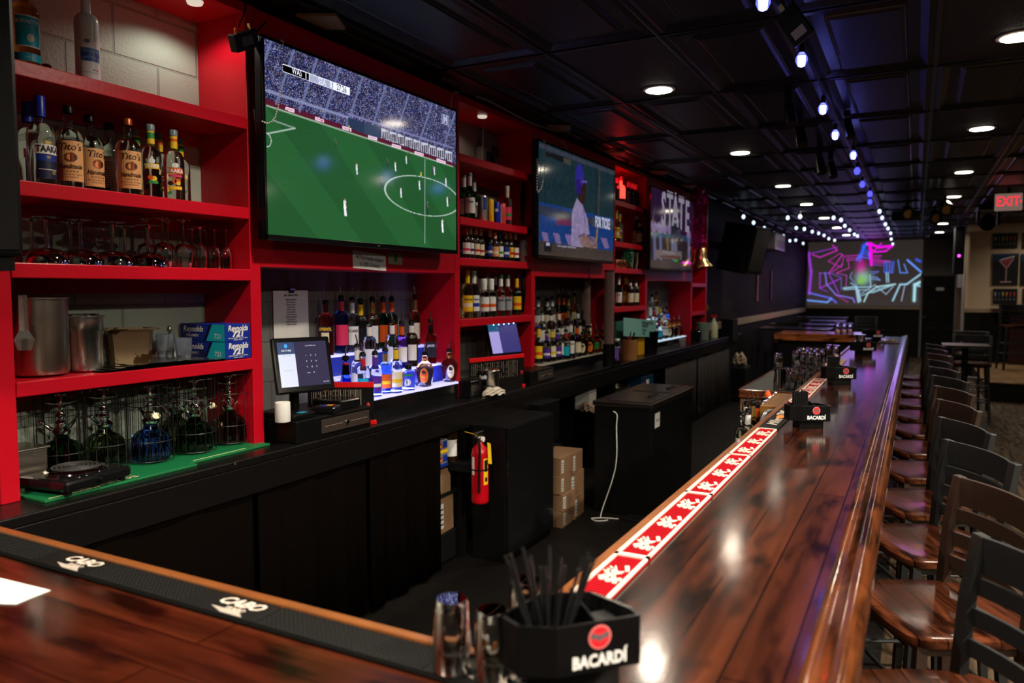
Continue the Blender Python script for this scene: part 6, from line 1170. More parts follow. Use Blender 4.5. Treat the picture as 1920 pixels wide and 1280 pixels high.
# steel-top cooler with its cable
t = thing('bottle_cooler', 'black bottle cooler with sliding stainless top in the aisle', 'cooler', (-1.905, 5.93, 0))
MB().box(-.225, .225, -.58, .58, 0, .815).build('body', t, BLKS, bevel=.006); MB().box(-.235, .235, -.59, .59, .816, .85).build('top_frame', t, M('cooler_steel', (.20, .18, .16), .28, 1), bevel=.004)
MB().box(-.13, .20, -.54, .0, .851, .858).build('sliding_lid', t, MATS['cooler_steel'], bevel=.002); MB().box(-.13, .20, .04, .54, .851, .862).build('sliding_lid', t, MATS['cooler_steel'], bevel=.002)
MB().box(.10, .125, -.30, -.10, .858, .87).box(.10, .125, .2, .4, .862, .874).build('lid_handle', t, BLKS, bevel=.003)
MB().m(LAB2).box(.2255, .227, -.50, -.38, .66, .77).m(LNAVY).text('Arctic', .04, lambda x, y: (.2278, -.44 + x, .715 + y), shear=.3, maxw=.10).build('badge', t)
cable([onY(1150, 771, 5.33), onY(1157, 778, 5.33), onY(1156, 800, 5.33), onY(1156, 860, 5.31), onY(1148, 900, 5.30), (-2.02, 5.22, .006), (-1.94, 5.16, .006), (-2.0, 5.10, .006), (-2.06, 5.14, .006), (-1.97, 5.19, .008), (-1.88, 5.22, .006)], .004, WHITE, 'white power cable hanging from the cooler and coiled on the floor')
cable([(-1.86, 5.24, .006), (-1.72, 5.22, .006), (-1.62, 5.26, .006), (-1.70, 5.34, .006), (-1.84, 5.33, .006)], .005, BLACK, 'black cable looped on the floor in front of the cooler')
tag(MB().add([(-.01, -.12, 0), (.01, .12, 0), (.015, .12, .26), (-.005, -.12, .24), (-.10, -.10, 0), (-.08, .14, 0), (-.075, .14, .26), (-.095, -.10, .24)], [(0, 1, 2, 3), (4, 7, 6, 5), (0, 4, 5, 1), (3, 2, 6, 7), (1, 5, 6, 2), (0, 3, 7, 4)]).build('open_carton', None, CARDB, loc=(-1.84, 6.72, 0)), 'tall brown cardboard piece standing behind the cooler', 'box')
# things on the lower shelf past the cabinets
t = thing('steel_tub', 'wide steel tub on the lower shelf above the cooler', 'tub', (-2.55, 6.95, .62)); MB().lathe([(0, 0), (.14, 0), (.18, .13), (.19, .135), (.175, .135), (.13, .01), (0, .01)], 28, sx=.7).build('body', t, STEELD, smooth=40)
tag(MB().box(-.08, .06, -.08, .08, 0, .18).build('white_box', None, LAB2, bevel=.003, loc=(-2.58, 6.30, .62)), 'white box on the lower shelf left of the steel tub', 'box')
tag(rag((-2.5, 6.12, .62), .14, .1, .09, 'crumpled tan rag', M('dirty_rag', (.25, .18, .12), .9), 4), 'crumpled tan rag on the lower shelf behind the cooler', 'towel')
t = thing('cleaner_pack', 'blue and white pack of cleaner bottles on the lower shelf', 'pack', (-2.56, 7.75, .62)); MB().box(-.09, .08, -.20, .20, 0, .16).build('wrap', t, C('pack_blue', 10, 60, 95, .3), bevel=.01); MB().m(LAB2).box(.081, .083, -.06, .03, .02, .12).m(LRED).box(.081, .083, -.17, -.13, .02, .10).build('label', t)
tag(MB().box(-.06, .06, -.10, .10, 0, .13).build('grey_carton', None, C('box_slate', 80, 95, 110), bevel=.004, loc=(-2.58, 7.80, .785)), 'slate grey carton stacked on the blue pack', 'box')
tag(MB().box(-.12, .10, -.25, .25, 0, .52).build('trash_bin', None, BLACK, bevel=.03, loc=(-2.33, 11.95, 0)), 'black trash bin at the far end of the aisle', 'bin')
tag(rag((-2.36, 11.9, .525), .22, .18, .20, 'cloth bundle', M('cream_cloth', (.42, .32, .22), .9), 9), 'cream cloth bundle lying on the bin at the far end of the aisle', 'towel')

# ------------------------------------------------------------------ bar top: caddies and glassware
CAD = M('caddy_black', (.003, .003, .0035), .28, spec=.3); LOGR = M('logo_red', lin((215, 35, 45)), .4); LOGP = M('logo_ring', lin((225, 120, 120)), .4); LOGG = M('logo_bat', (.10, .10, .11), .4)
def caddy(ref, label, rz=0, straws='bunch', sc=1, seed=0, detail=True):
    """ref: ground point under the near right corner of the front face"""
    t = thing('napkin_caddy', label, 'napkin caddy', ref, rz, 'branded black napkin caddies'); t.scale = (sc,) * 3
    # local frame: front face runs along +x from M(0,0) to R(.15,0); everything else lies towards +y
    z0, z1 = .045, .135; Mx, Rx = -.16, 0.0
    outline = [(Rx, 0), (Rx + .002, .03), (-.035, .125), (-.13, .15), (Mx - .075, .085), (Mx - .060, .030), (Mx, 0)]
    out = outline; n = len(out); th = .004
    cx = sum(p[0] for p in out) / n; cy = sum(p[1] for p in out) / n
    inn = [(cx + (x - cx) * .93, cy + (y - cy) * .93) for x, y in out]
    m = MB(); vs = [(x, y, z0) for x, y in out] + [(x, y, z1) for x, y in out] + [(x, y, z1) for x, y in inn] + [(x, y, z0 + .006) for x, y in inn]
    fs = [tuple(range(n))[::-1]] + [(i, (i + 1) % n, n + (i + 1) % n, n + i) for i in range(n)] + [(n + i, n + (i + 1) % n, 2 * n + (i + 1) % n, 2 * n + i) for i in range(n)] + [(2 * n + i, 2 * n + (i + 1) % n, 3 * n + (i + 1) % n, 3 * n + i) for i in range(n)] + [tuple(range(3 * n, 4 * n))]
    m.add(vs, fs).build('tray', t, CAD, bevel=.002)
    MB().prism([(-.03, .02), (-.05, .10), (-.12, .12), (-.19, .07), (-.165, .025)], 0, z0).build('foot', t, CAD, bevel=.002)
    MB().add([(-.085, .012, z0 + .006), (-.085, .016, z0 + .006), (-.075, .14, z0 + .006), (-.079, .14, z0 + .006), (-.085, .012, z1 - .004), (-.081, .012, z1 - .004), (-.075, .13, z1 + .01), (-.079, .13, z1 + .01)], [(0, 1, 2, 3), (4, 5, 6, 7), (0, 4, 7, 3), (1, 2, 6, 5)]).build('divider', t, CAD)
    if detail:
        m = MB(); e = -.0006; c = (-.080, z0 + .062)
        C_ = lambda r, k, y: [(c[0] + r * math.cos(i * 6.283 / 28), y, c[1] + r * math.sin(i * 6.283 / 28)) for i in range(28)]
        m.m(LOGP).add(C_(.0215, 0, e), [tuple(range(28))]); m.m(LOGR).add(C_(.0185, 0, e * 1.8), [tuple(range(28))])
        m.m(LOGG)
        for s in (-1, 1):
            m.add([(c[0] + s * x, e * 2.6, c[1] + z) for x, z in ((0, .004), (.004, .002), (.009, .008), (.0165, .009), (.0175, .0), (.013, -.003), (.011, .0), (.008, -.005), (.005, -.002), (0, -.009))], [tuple(range(10))])
        m.add([(c[0] + .0035 * math.cos(a), e * 3, c[1] + .001 + .006 * math.sin(a)) for a in [i * .6 for i in range(10)]], [tuple(range(10))])
        m.build('bat_emblem', t)
        MB().m(LWHITE).text('BACARDÍ', .030, lambda x, y: (-.080 + x, e * 1.5, z0 + .021 + y), bold=.035, maxw=.105).build('lettering', t)
    rr = random.Random(seed); SM = M('black_straw', (.008, .008, .009), .25)
    if straws:
        for i in range(26 if straws == 'bunch' else 24):
            a = rr.uniform(0, 6.28); q = rr.random() ** .5
            if straws == 'bunch': b0 = (-.155 + .03 * q * math.cos(a), .055 + .02 * q * math.sin(a)); lean = (b0[0] + .155) * 2.4 + rr.uniform(-.02, .02), rr.uniform(-.02, .05); L = .185 + rr.uniform(-.03, .02)
            else: b0 = (-.20 + .0105 * (i % 8) + .005, .03 + .012 * (i // 8)); lean = (0, .004); L = .165 + rr.uniform(-.004, .004) + (.012 if i == 4 else 0)
            MB().tube([(b0[0], b0[1], z0 + .008), (b0[0] + lean[0], b0[1] + lean[1], z0 + L)], .0030 if straws == 'bunch' else .0046, 7).build('straw', t, SM, smooth=60)
    MB().box(-.075, -.02, .02, .09, z0 + .007, z1 - .025).build('napkins', t, M('dark_napkin', (.02, .02, .022), .9)); return t
def heading(a, b): return math.atan2(b[1] - a[1], b[0] - a[0])
a, b = onZ(1045, 1157, 1.205), onZ(1202, 1132, 1.205)
caddy(Vector((b.x, b.y, BZ)), 'black napkin caddy with a bat emblem and straws, nearest on the bar', heading(a, b), 'bunch', (b - a).length / .16, 1)
for (u, v), lb, st, sc, sd in (((1557, 790), 'black napkin caddy with upright straws standing beside the black bar mat', 'grid', .78, 2), ((1606, 711), 'black napkin caddy beside the stacked glasses, third from the camera', 'lean', .86, 3), ((1643, 658), 'black napkin caddy, fourth from the camera', None, .92, 4), ((1659, 633), 'black napkin caddy with pale insert, farthest on the long bar', None, 1.0, 5)):
    q = onZ(u, v, BZ + .045 * sc); a = q - Vector((.15, .03, 0)); caddy(Vector((q.x, q.y, BZ)), lb, R(27), 'grid' if st else None, sc, sd)
NAPW = M('grey_napkin', (.35, .38, .36), .7)
# upturned glasses on the near bar
def ptumb(label, p, name='pint_glass', h=.125, r0=.030, r1=.041, group=None, ribs=0, mat=None, n=32, z=0, flip=True):
    f = (lambda q: h - q) if flip else (lambda q: q)
    pr = [(0, 0), (r0 * .92, 0), (r0, .004), (r0 + (r1 - r0) * .5, h * .5), (r1, h - .002), (r1 - .0012, h), (r1 - .0026, h - .002), (r0 + (r1 - r0) * .5 - .003, h * .5), (r0 - .003, .016), (r0 * .6, .011), (0, .010)]
    m = MB().lathe([(r, f(q)) for r, q in pr], n)
    if ribs:
        for i, (x, y, q) in enumerate(m.v):
            r = math.hypot(x, y)
            if r > .02 and .02 < q < h - .02: k = 1 + .02 * math.cos(ribs * math.atan2(y, x)); m.v[i] = (x * k, y * k, q)
    return tag(m.build(name, None, mat or GLASS, smooth=40, loc=p), label, 'glass', group)
ptumb('upturned fluted glass on the near bar mat, left of the pair', Vector((-.642, 1.005, BZ + .011)), h=.115, r0=.026, r1=.032, ribs=10, n=40, group='upturned glasses on the near bar')
ptumb('upturned fluted glass on the near bar mat beside the straw caddy', Vector((-.570, 1.01, BZ + .011)), h=.110, r0=.025, r1=.031, ribs=10, n=40, group='upturned glasses on the near bar')
ptumb('upturned glass behind the near pair, half hidden by the straws', Vector((-.560, 1.105, BZ + .013)), h=.125, r0=.025, r1=.030, ribs=10, n=32, group='upturned glasses on the near bar')
# side station with stacked glasses
t = thing('side_station', 'low dark tray table with wooden edge beside the long bar, under the stacked glasses', 'table', (-.93, 6.55, 0))
MB().box(-.19, .30, -.85, .95, .93, .95).build('tray_top', t, RUB); 
STW = wood('station_wood', 'XYZ', (.11, .03, .014), (.13, .036, .016), .25, (2, .4), .5, .1)
for q in ((-.205, .302, -.87, -.85, .90, .958), (-.205, -.19, -.87, .95, .90, .958)): MB().box(*q).build('edge_strip', t, STW, bevel=.003)
MB().box(-.19, .30, -.84, -.82, .60, .90).build('front_board', t, CARDB); MB().box(-.17, .29, -.80, .93, .0, .5).build('cabinet', t, BLACK)
gs = []
rr = random.Random(12); gi = 0
rows = [(1458, 5.85, 1), (1472, 5.88, 0), (1485, 5.86, 0), (1497, 5.9, 0), (1462, 6.15, 0), (1476, 6.2, 0), (1492, 6.15, 1), (1507, 6.1, 1), (1520, 6.05, 1), (1533, 6.0, 1), (1545, 6.02, 0), (1500, 6.5, 1), (1514, 6.5, 1), (1528, 6.5, 1), (1541, 6.45, 1), (1552, 6.5, 0), (1512, 6.95, 0), (1526, 6.95, 0), (1540, 6.9, 0), (1553, 6.95, 1), (1567, 6.9, 1)]
TOPP = ['front edge', 'second row', 'third row', 'back row']
for u, Y, two in rows:
    p = atY(u, Y, .9505); row = 0 if Y < 6 else 1 if Y < 6.3 else 2 if Y < 6.7 else 3
    for lv in range(2 if two else 1):
        gi += 1; k = sum(1 for g in gs if g == (row, lv)); gs.append((row, lv))
        ptumb(f'{"upper" if lv else "standing"} clear glass on the side station, {ORD[k]} from the left, {TOPP[row]}', p + Vector((0, 0, lv * .136)), h=.135, r0=.027, r1=.034, n=24, ribs=8, group='stacked glasses on the side station')
t = thing('cocktail_shaker', 'shiny steel shaker standing at the left of the glasses on the side station', 'shaker', atY(1463, 5.76, .9505)); MB().lathe([(0, 0), (.030, 0), (.040, .16), (.042, .165), (.039, .165), (.028, .005), (0, .005)], 24).build('body', t, CHROME, smooth=40)
for u, Y, lb in ((1571, 10.95, 'small clear glass on the far cross bar, left of three'), (1583, 10.95, 'small clear glass on the far cross bar, middle of three'), (1594, 10.95, 'small clear glass on the far cross bar, right of three')): ptumb(lb, atY(u, 11.25, 1.081), h=.15, r0=.035, r1=.045, n=16, group='glasses on the far cross bar')
for u, v, lb in ((1613, 652, 'bright steel shaker behind the fourth caddy'),): tag(MB().lathe([(0, 0), (.035, 0), (.046, .17), (.047, .175), (0, .175)], 16).build('shaker', None, CHROME, smooth=40, loc=onZ(u, 660, BZ)), lb, 'shaker')
for i, u in enumerate((1621, 1629)): ptumb(f'small glass standing between the fourth and fifth caddies, {("left", "right")[i]} one', atY(u, 8.9, BZ), h=.10, n=14, group='glasses at the far caddies')
t = thing('service_mat', 'dark service mat with bright bottle caps near the far end of the bar', 'bar mat', onZ(1668, 642, BZ)); MB().box(-.12, .10, -.18, .18, 0, .01).build('mat', t, RUB, bevel=.003)
MB().ball((-.05, -.08, .02), .018, 8).ball((.0, -.02, .02), .018, 8).ball((.04, .06, .02), .015, 8).build('metal_caps', t, BRASS, smooth=60)
pk('p_blue', GLASSB, LBLUE, None, h=.28, r=.036, hb=.16)
# speed rail with bottles and soda gun on the inner side of the bar
t = thing('speed_rail', 'steel speed rail fixed to the inside of the bar', 'rail', (-.74, 4.35, .74)); MB().box(-.13, .10, -.42, .42, 0, .01).box(-.13, -.125, -.42, .42, .06, .075).box(-.13, -.125, -.42, -.41, 0, .07).box(-.13, -.125, .41, .42, 0, .07).build('tray', t, STEELD, bevel=.002)
for i, (k, u, Y, lb) in enumerate((('p_blue', 1390, 4.10, 'blue labelled pour bottle in the speed rail, nearest the aisle'), ('p_clear', 1401, 4.22, 'white labelled pour bottle in the speed rail'), ('p_gold', 1409, 4.36, 'pale yellow labelled pour bottle in the speed rail'), ('p_clear', 1397, 4.5, 'clear pour bottle behind in the speed rail'), ('p_violet', 1418, 4.55, 'dark pour bottle next to the orange tag in the speed rail'))):
    p = atY(u, Y, .7505); p.x = max(-.845, min(-.68, p.x)); bottle(k, p, lb, 0, 'pour bottles in the speed rail', seg=14)
cable([(-.66, 4.05, .78), (-.70, 4.08, .95), (-.68, 4.15, 1.04), (-.655, 4.3, 1.02), (-.65, 4.4, .95)], .011, M('hose_steel', (.35, .35, .38), .3, .8), 'ribbed grey soda gun hose curving up beside the black bar mat', 'hose', 'hose')
t = thing('garnish_tray', 'brassy garnish tray with a row of bright lids on the inner bar edge', 'tray', (-.695, 4.62, 1.0)); MB().box(-.05, .05, -.28, .28, 0, .05).build('box', t, M('amber_plastic', (.22, .10, .02), .2), bevel=.004)
for k in range(9): MB().ball((-.045, -.24 + k * .06, .052), .010, 8).build('lid_knob', t, CHROME, smooth=60)
tag(MB().lathe([(0, 0), (.018, .005), (.02, .03), (.006, .05), (0, .055)], 12).build('orange_tag', None, LORANGE, smooth=50, loc=(-.77, 4.75, 1.03)), 'small orange stopper above the speed rail bottles', 'stopper')
MB_ = MB().box(-.03, .03, -.04, .04, 0, .30).build('garnish_post', None, BLKS, loc=(-.77, 4.75, .74)); tag(MB_, 'dark post carrying the orange stopper beside the speed rail', 'post')
for i, (u, v) in enumerate(((905, 1105), (868, 1150))): bottle('p_clear', onZ(u, v + 40, .55) if False else Vector((-.86 + .1 * i, 1.62 - .12 * i, .60)), f'pour bottle in the well below the near bar corner, {("left", "right")[i]} one', 0, 'pour bottles in the near well', seg=14)
tag(MB().box(-.15, .12, -.2, .25, -.05, 0).build('well_shelf', None, STEELD, bevel=.004, loc=(-.78, 1.60, .60)), 'dark steel well shelf below the near bar corner', 'shelf')

# ------------------------------------------------------------------ bar stools
SEATW = wood('stool_seat_wood', 'YXZ', (.045, .012, .005), (.065, .018, .007), .30, (.5, .07), .35, .10)
SFR = M('stool_black_metal', (.010, .011, .012), .4, .2); SBR = M('stool_brown_wood', (.018, .009, .006), .4, bump=(20, .1))
def make_stool(frame, slats=4, top=1.10):
    """local frame: sitter faces -x, back posts at x=0 (y=+-.2)"""
    t = thing('bar_stool', 'x', 'bar stool'); n = 14; hw = .215
    # saddle seat with rounded outline
    out = [(-.30 + .03 * (1 - math.cos(a)), 0) for a in (0,)]
    pts = []
    for a in range(0, 91, 15): pts.append((-.27 - .04 * math.sin(R(a)) , -hw + .04 * (1 - math.cos(R(90 - a)) ) ))
    ol = [(-.30, -hw + .035), (-.275, -hw + .008), (-.25, -hw), (-.10, -hw - .005), (.02, -hw + .01), (.065, -hw + .05), (.085, -hw + .11), (.095, 0)]
    ol = ol + [(x, -y) for x, y in ol[::-1][1:]]
    ol += [(-.315, .10), (-.318, 0), (-.315, -.10)]
    N = len(ol); cx = -.10; rings = []
    for s, z in ((1, .735), (1.01, .745), (1.0, .757), (.95, .762), (.75, .757), (.4, .752), (.0, .751)):
        rings.append([((cx + (x - cx) * s), y * s, z) for x, y in ol] if s else [(cx, 0, z)])
    m = MB(); vs = sum(rings, []); fs = [tuple(range(N))[::-1]]
    for k in range(5): fs += [(k * N + i, k * N + (i + 1) % N, (k + 1) * N + (i + 1) % N, (k + 1) * N + i) for i in range(N)]
    fs += [(5 * N + i, 5 * N + (i + 1) % N, 6 * N) for i in range(N)]
    m.add(vs, fs).build('seat', t, SEATW, smooth=50)
    for s in (-1, 1):
        m = MB(); y = s * .205; m.add([(x + dx, y + dy, z) for x, z in ((0.0, .70), (.018, .95), (.045, top)) for dx, dy in ((-.012, -.02), (.012, -.02), (.012, .02), (-.012, .02))], [(4 * k + i, 4 * k + (i + 1) % 4, 4 * k + 4 + (i + 1) % 4, 4 * k + 4 + i) for k in range(2) for i in range(4)] + [(3, 2, 1, 0), (8, 9, 10, 11)]); m.build('back_post', t, frame, bevel=.002)
    zs = [top - .045] + [top - .045 - .075 * (k + 1) for k in range(slats - 1)]
    for k, z in enumerate(zs):
        hgt = .045 if k == 0 else .022; m = MB(); nn = 8; vs = []
        for i in range(nn + 1):
            y = -.19 + .38 * i / nn; bow = .035 * (1 - (y / .19) ** 2); xb = .045 * (z - .70) / (top - .70)
            vs += [(xb + bow - .006, y, z - hgt), (xb + bow + .006, y, z - hgt), (xb + bow + .006, y, z + hgt), (xb + bow - .006, y, z + hgt)]
        m.add(vs, [(4 * i + j, 4 * i + (j + 1) % 4, 4 * i + 4 + (j + 1) % 4, 4 * i + 4 + j) for i in range(nn) for j in range(4)] + [(3, 2, 1, 0), tuple(range(4 * nn, 4 * nn + 4))]); m.build('slat', t, frame, bevel=.002)
    for sx, sy in ((-.27, -1), (-.27, 1), (.0, -1), (.0, 1)): MB().add([(x + dx, y + dy, z) for x, y, z in ((sx, sy * .19, .735), (sx + (-.04 if sx < -.1 else .05), sy * .225, 0)) for dx, dy in ((-.014, -.014), (.014, -.014), (.014, .014), (-.014, .014))], [(i, (i + 1) % 4, 4 + (i + 1) % 4, 4 + i) for i in range(4)] + [(3, 2, 1, 0), (4, 5, 6, 7)]).build('leg', t, frame)
    for z, a in ((.28, .21), (.45, .205)):
        for p, q in (((-.285, -a, z), (-.285, a, z)), ((.025, -a, z), (.025, a, z)), ((-.285, -a, z), (.025, -a, z)), ((-.285, a, z), (.025, a, z))): MB().cyl(p, q, .009, n=8).build('stretcher', t, frame)
    MB().box(-.27, .0, -.195, .195, .705, .734).build('seat_frame', t, frame, bevel=.003)
    return t
ST_M = make_stool(SFR); ST_B = make_stool(SBR, 4); used_ = set()
def put_stool(src, far_post, head, label, group='bar stools along the long bar'):
    o = src if src.name not in used_ else copy_tree(src); used_.add(src.name)
    a = R(head); d = Vector((-math.sin(a), math.cos(a), 0))   # direction from the near to the far post
    o.rotation_euler = (0, 0, a); o.location = Vector((far_post[0], far_post[1], 0)) - d * .205; o['label'] = label; o['group'] = group; return o
SL = [('m', .118, 2.10, 27, 'black metal bar stool nearest the camera, only its near seat edge and back visible'), ('b', .101, 2.745, 27, 'bar stool with rusty brown back frame, second from the camera'), ('m', .090, 3.40, 27, 'black metal bar stool with wooden seat, third from the camera'), ('m', .083, 4.0, 24, 'black metal bar stool, fourth along the bar'),
      ('b', .09, 4.66, 22, 'brown framed bar stool, fifth along the bar'), ('b', .09, 5.30, 24, 'brown framed bar stool, sixth along the bar'), ('m', .085, 5.95, 26, 'black metal bar stool, seventh along the bar'), ('m', .075, 6.62, 24, 'black metal bar stool, eighth along the bar'), ('m', .08, 7.3, 20, 'bar stool, ninth along the bar'), ('b', .08, 8.0, 24, 'bar stool, tenth along the bar'), ('m', .08, 8.7, 22, 'bar stool, eleventh along the bar'), ('m', .08, 9.4, 22, 'bar stool farthest along the bar')]
for k, x, y, h, lb in SL: put_stool(ST_M if k == 'm' else ST_B, (x, y), h, lb)

# ------------------------------------------------------------------ far side: tables, stool on the platform, pictures, exit sign
TBK = M('dark_table', (.012, .010, .012), .18)
def table(x, y, w, d, h, label, mat=TBK, group=None, z=0):
    t = thing('high_table', label, 'table', (x, y, z), 0, group); MB().box(-w / 2, w / 2, -d / 2, d / 2, h - .03, h).build('tabletop', t, mat, bevel=.004); MB().cyl((0, 0, .03), (0, 0, h - .03), .035).build('column', t, BLACK); MB().box(-.25, .25, -.25, .25, 0, .03).build('foot', t, BLACK, bevel=.005)
for x, y, lb in ((-1.75, 13.4, 'dark high table nearest behind the far cross bar'), (-1.85, 15.0, 'dark high table, second of the row along the stage wall'), (-1.8, 16.8, 'dark high table, third of the row along the stage wall'), (-1.9, 18.8, 'dark high table farthest, below the projection')): table(x, y, 1.1, .75, 1.05, lb, group='tables along the stage wall')
for x, y, h, lb in ((-1.15, 18.2, 90, 'bar stool by the tables below the projection'), (.45, 11.4, 85, 'bar stool just past the end of the long bar'), (.5, 12.5, 70, 'bar stool in front of the black door'), (-2.2, 14.2, 95, 'bar stool by the stage wall, nearer one'), (-2.25, 16.0, 95, 'bar stool by the stage wall, farther one')): put_stool(ST_M, (x, y), h, lb, 'loose stools at the far end')
table(.55, 10.75, .5, .5, 1.02, 'small dark table with shiny edge past the end of the bar', M('dull_black', (.01, .008, .007), .5, spec=.2))
p = onZ(1857, 676, .3); o = put_stool(ST_M, (1.35, 15.75), 100, 'tall chair standing on the wooden platform in front of the pictures', 'platform seat'); o.location.z = .3; o.scale = (1.15, 1.15, 1.02)
DW = M('dark_red_wood', (.035, .010, .007), .35)
t = thing('drink_rail', 'dark wooden high counter on the platform under the cocktail pictures', 'counter', (2.3, 16.85, .3)); MB().box(-1.05, 1.2, -.30, .28, .98, 1.03).build('top', t, DW, bevel=.005); MB().box(-.75, 1.2, -.15, .2, 0, .98).build('base', t, DW)
def picture(x0, x1, z0, z1, label, draw, w, h):
    t = thing('framed_picture', label, 'picture', ((x0 + x1) / 2, 17.2, (z0 + z1) / 2), 0, 'pictures on the cream wall'); hw, hh = (x1 - x0) / 2, (z1 - z0) / 2
    MB().box(-hw, hw, -.03, -.004, -hh, hh).build('canvas_edge', t, BLACK); I = Img(w, h, (.006, .006, .008)); draw(I)
    I.mesh('print', lambda gx, gy: (-hw + 2 * hw * gx, np.full(gx.shape, -.0315), -hh + 2 * hh * gy), MATS.get('picture_print') or print_mat('picture_print', .4), t)
def shots(I):
    cs = [(.5, .5, .5), (.05, .1, .4), (.6, .5, .05), (.6, .25, .05), (.6, .05, .05), (.6, .05, .1)]
    for i, c in enumerate(cs): x = .1 + i * .155; I.poly([(x - .035, .75), (x + .035, .75), (x + .012, .5), (x - .012, .5)], c); I.line((x, .5), (x, .3), .012, (.12, .12, .12)); I.oval(x, .28, .03, .03, (.3, .32, .34))
def martini(I):
    I.put((I.y > .75) & (I.x < .5), (.01, .05, .14), .6); I.put(I.y > .9, (.02, .06, .16), .5)
    I.poly([(.27, .78), (.78, .84), (.56, .56), (.50, .56)], (.28, .03, .05)); I.line((.25, .78), (.50, .56), .012, (.6, .4, .4)); I.line((.80, .84), (.57, .56), .012, (.6, .4, .4)); I.line((.53, .56), (.53, .12), .014, (.55, .35, .35)); I.line((.32, .10), (.72, .10), .016, (.6, .35, .38)); I.line((.30, .80), (.8, .9), .02, (.7, .6, .6)); I.poly([(.35, .76), (.72, .80), (.70, .74), (.40, .70)], (.4, .05, .08))
XY = lambda u, v: onY(u, v, 17.17)
for u0, u1, v0, v1, lb, dr, w, h in ((1861, 1909, 436, 466, 'dark picture of a row of colourful shots, upper on the cream wall', shots, 96, 60), (1860, 1911, 475, 534, 'large dark picture of a martini glass on the cream wall', martini, 96, 110), (1861, 1908, 541, 569, 'dark picture of a row of colourful shots, lower on the cream wall', shots, 96, 60), (1917, 1965, 434, 466, 'dark picture at the right edge, upper', shots, 40, 30), (1913, 1965, 475, 534, 'dark picture at the right edge beside the martini one', martini, 40, 40), (1917, 1965, 541, 569, 'dark picture at the right edge, lower', shots, 40, 30)):
    a, b = XY(u0, v1), XY(u1, v0); picture(a.x, b.x, a.z, b.z, lb, dr, w, h)
t = thing('exit_sign', 'lit red exit sign hanging under the ceiling at the right', 'sign', (1.0, 11.6, 2.66), R(4)); t.location = onZ(1891, 378, 2.77); t.location.z = 2.66
w = .145; MB().box(-w, w, -.025, .025, 0, .21).build('housing', t, M('exit_housing', (.45, .40, .36), .5, emit=(.13, .08, .07), es=1), bevel=.012)
MB().m(M('exit_red', (.5, .0, .02), .4, emit=(1, .01, .03), es=1.3)).text('EXIT', .17, lambda x, y: (x - .01, -.0262, .108 + y), bold=.0, wide=.72).add([(.118, -.0262, .090), (.136, -.0262, .108), (.118, -.0262, .126)], [(0, 1, 2)]).build('lettering', t); MB().cyl((0, 0, .21), (0, 0, .285), .02).build('stem', t, BLACK)
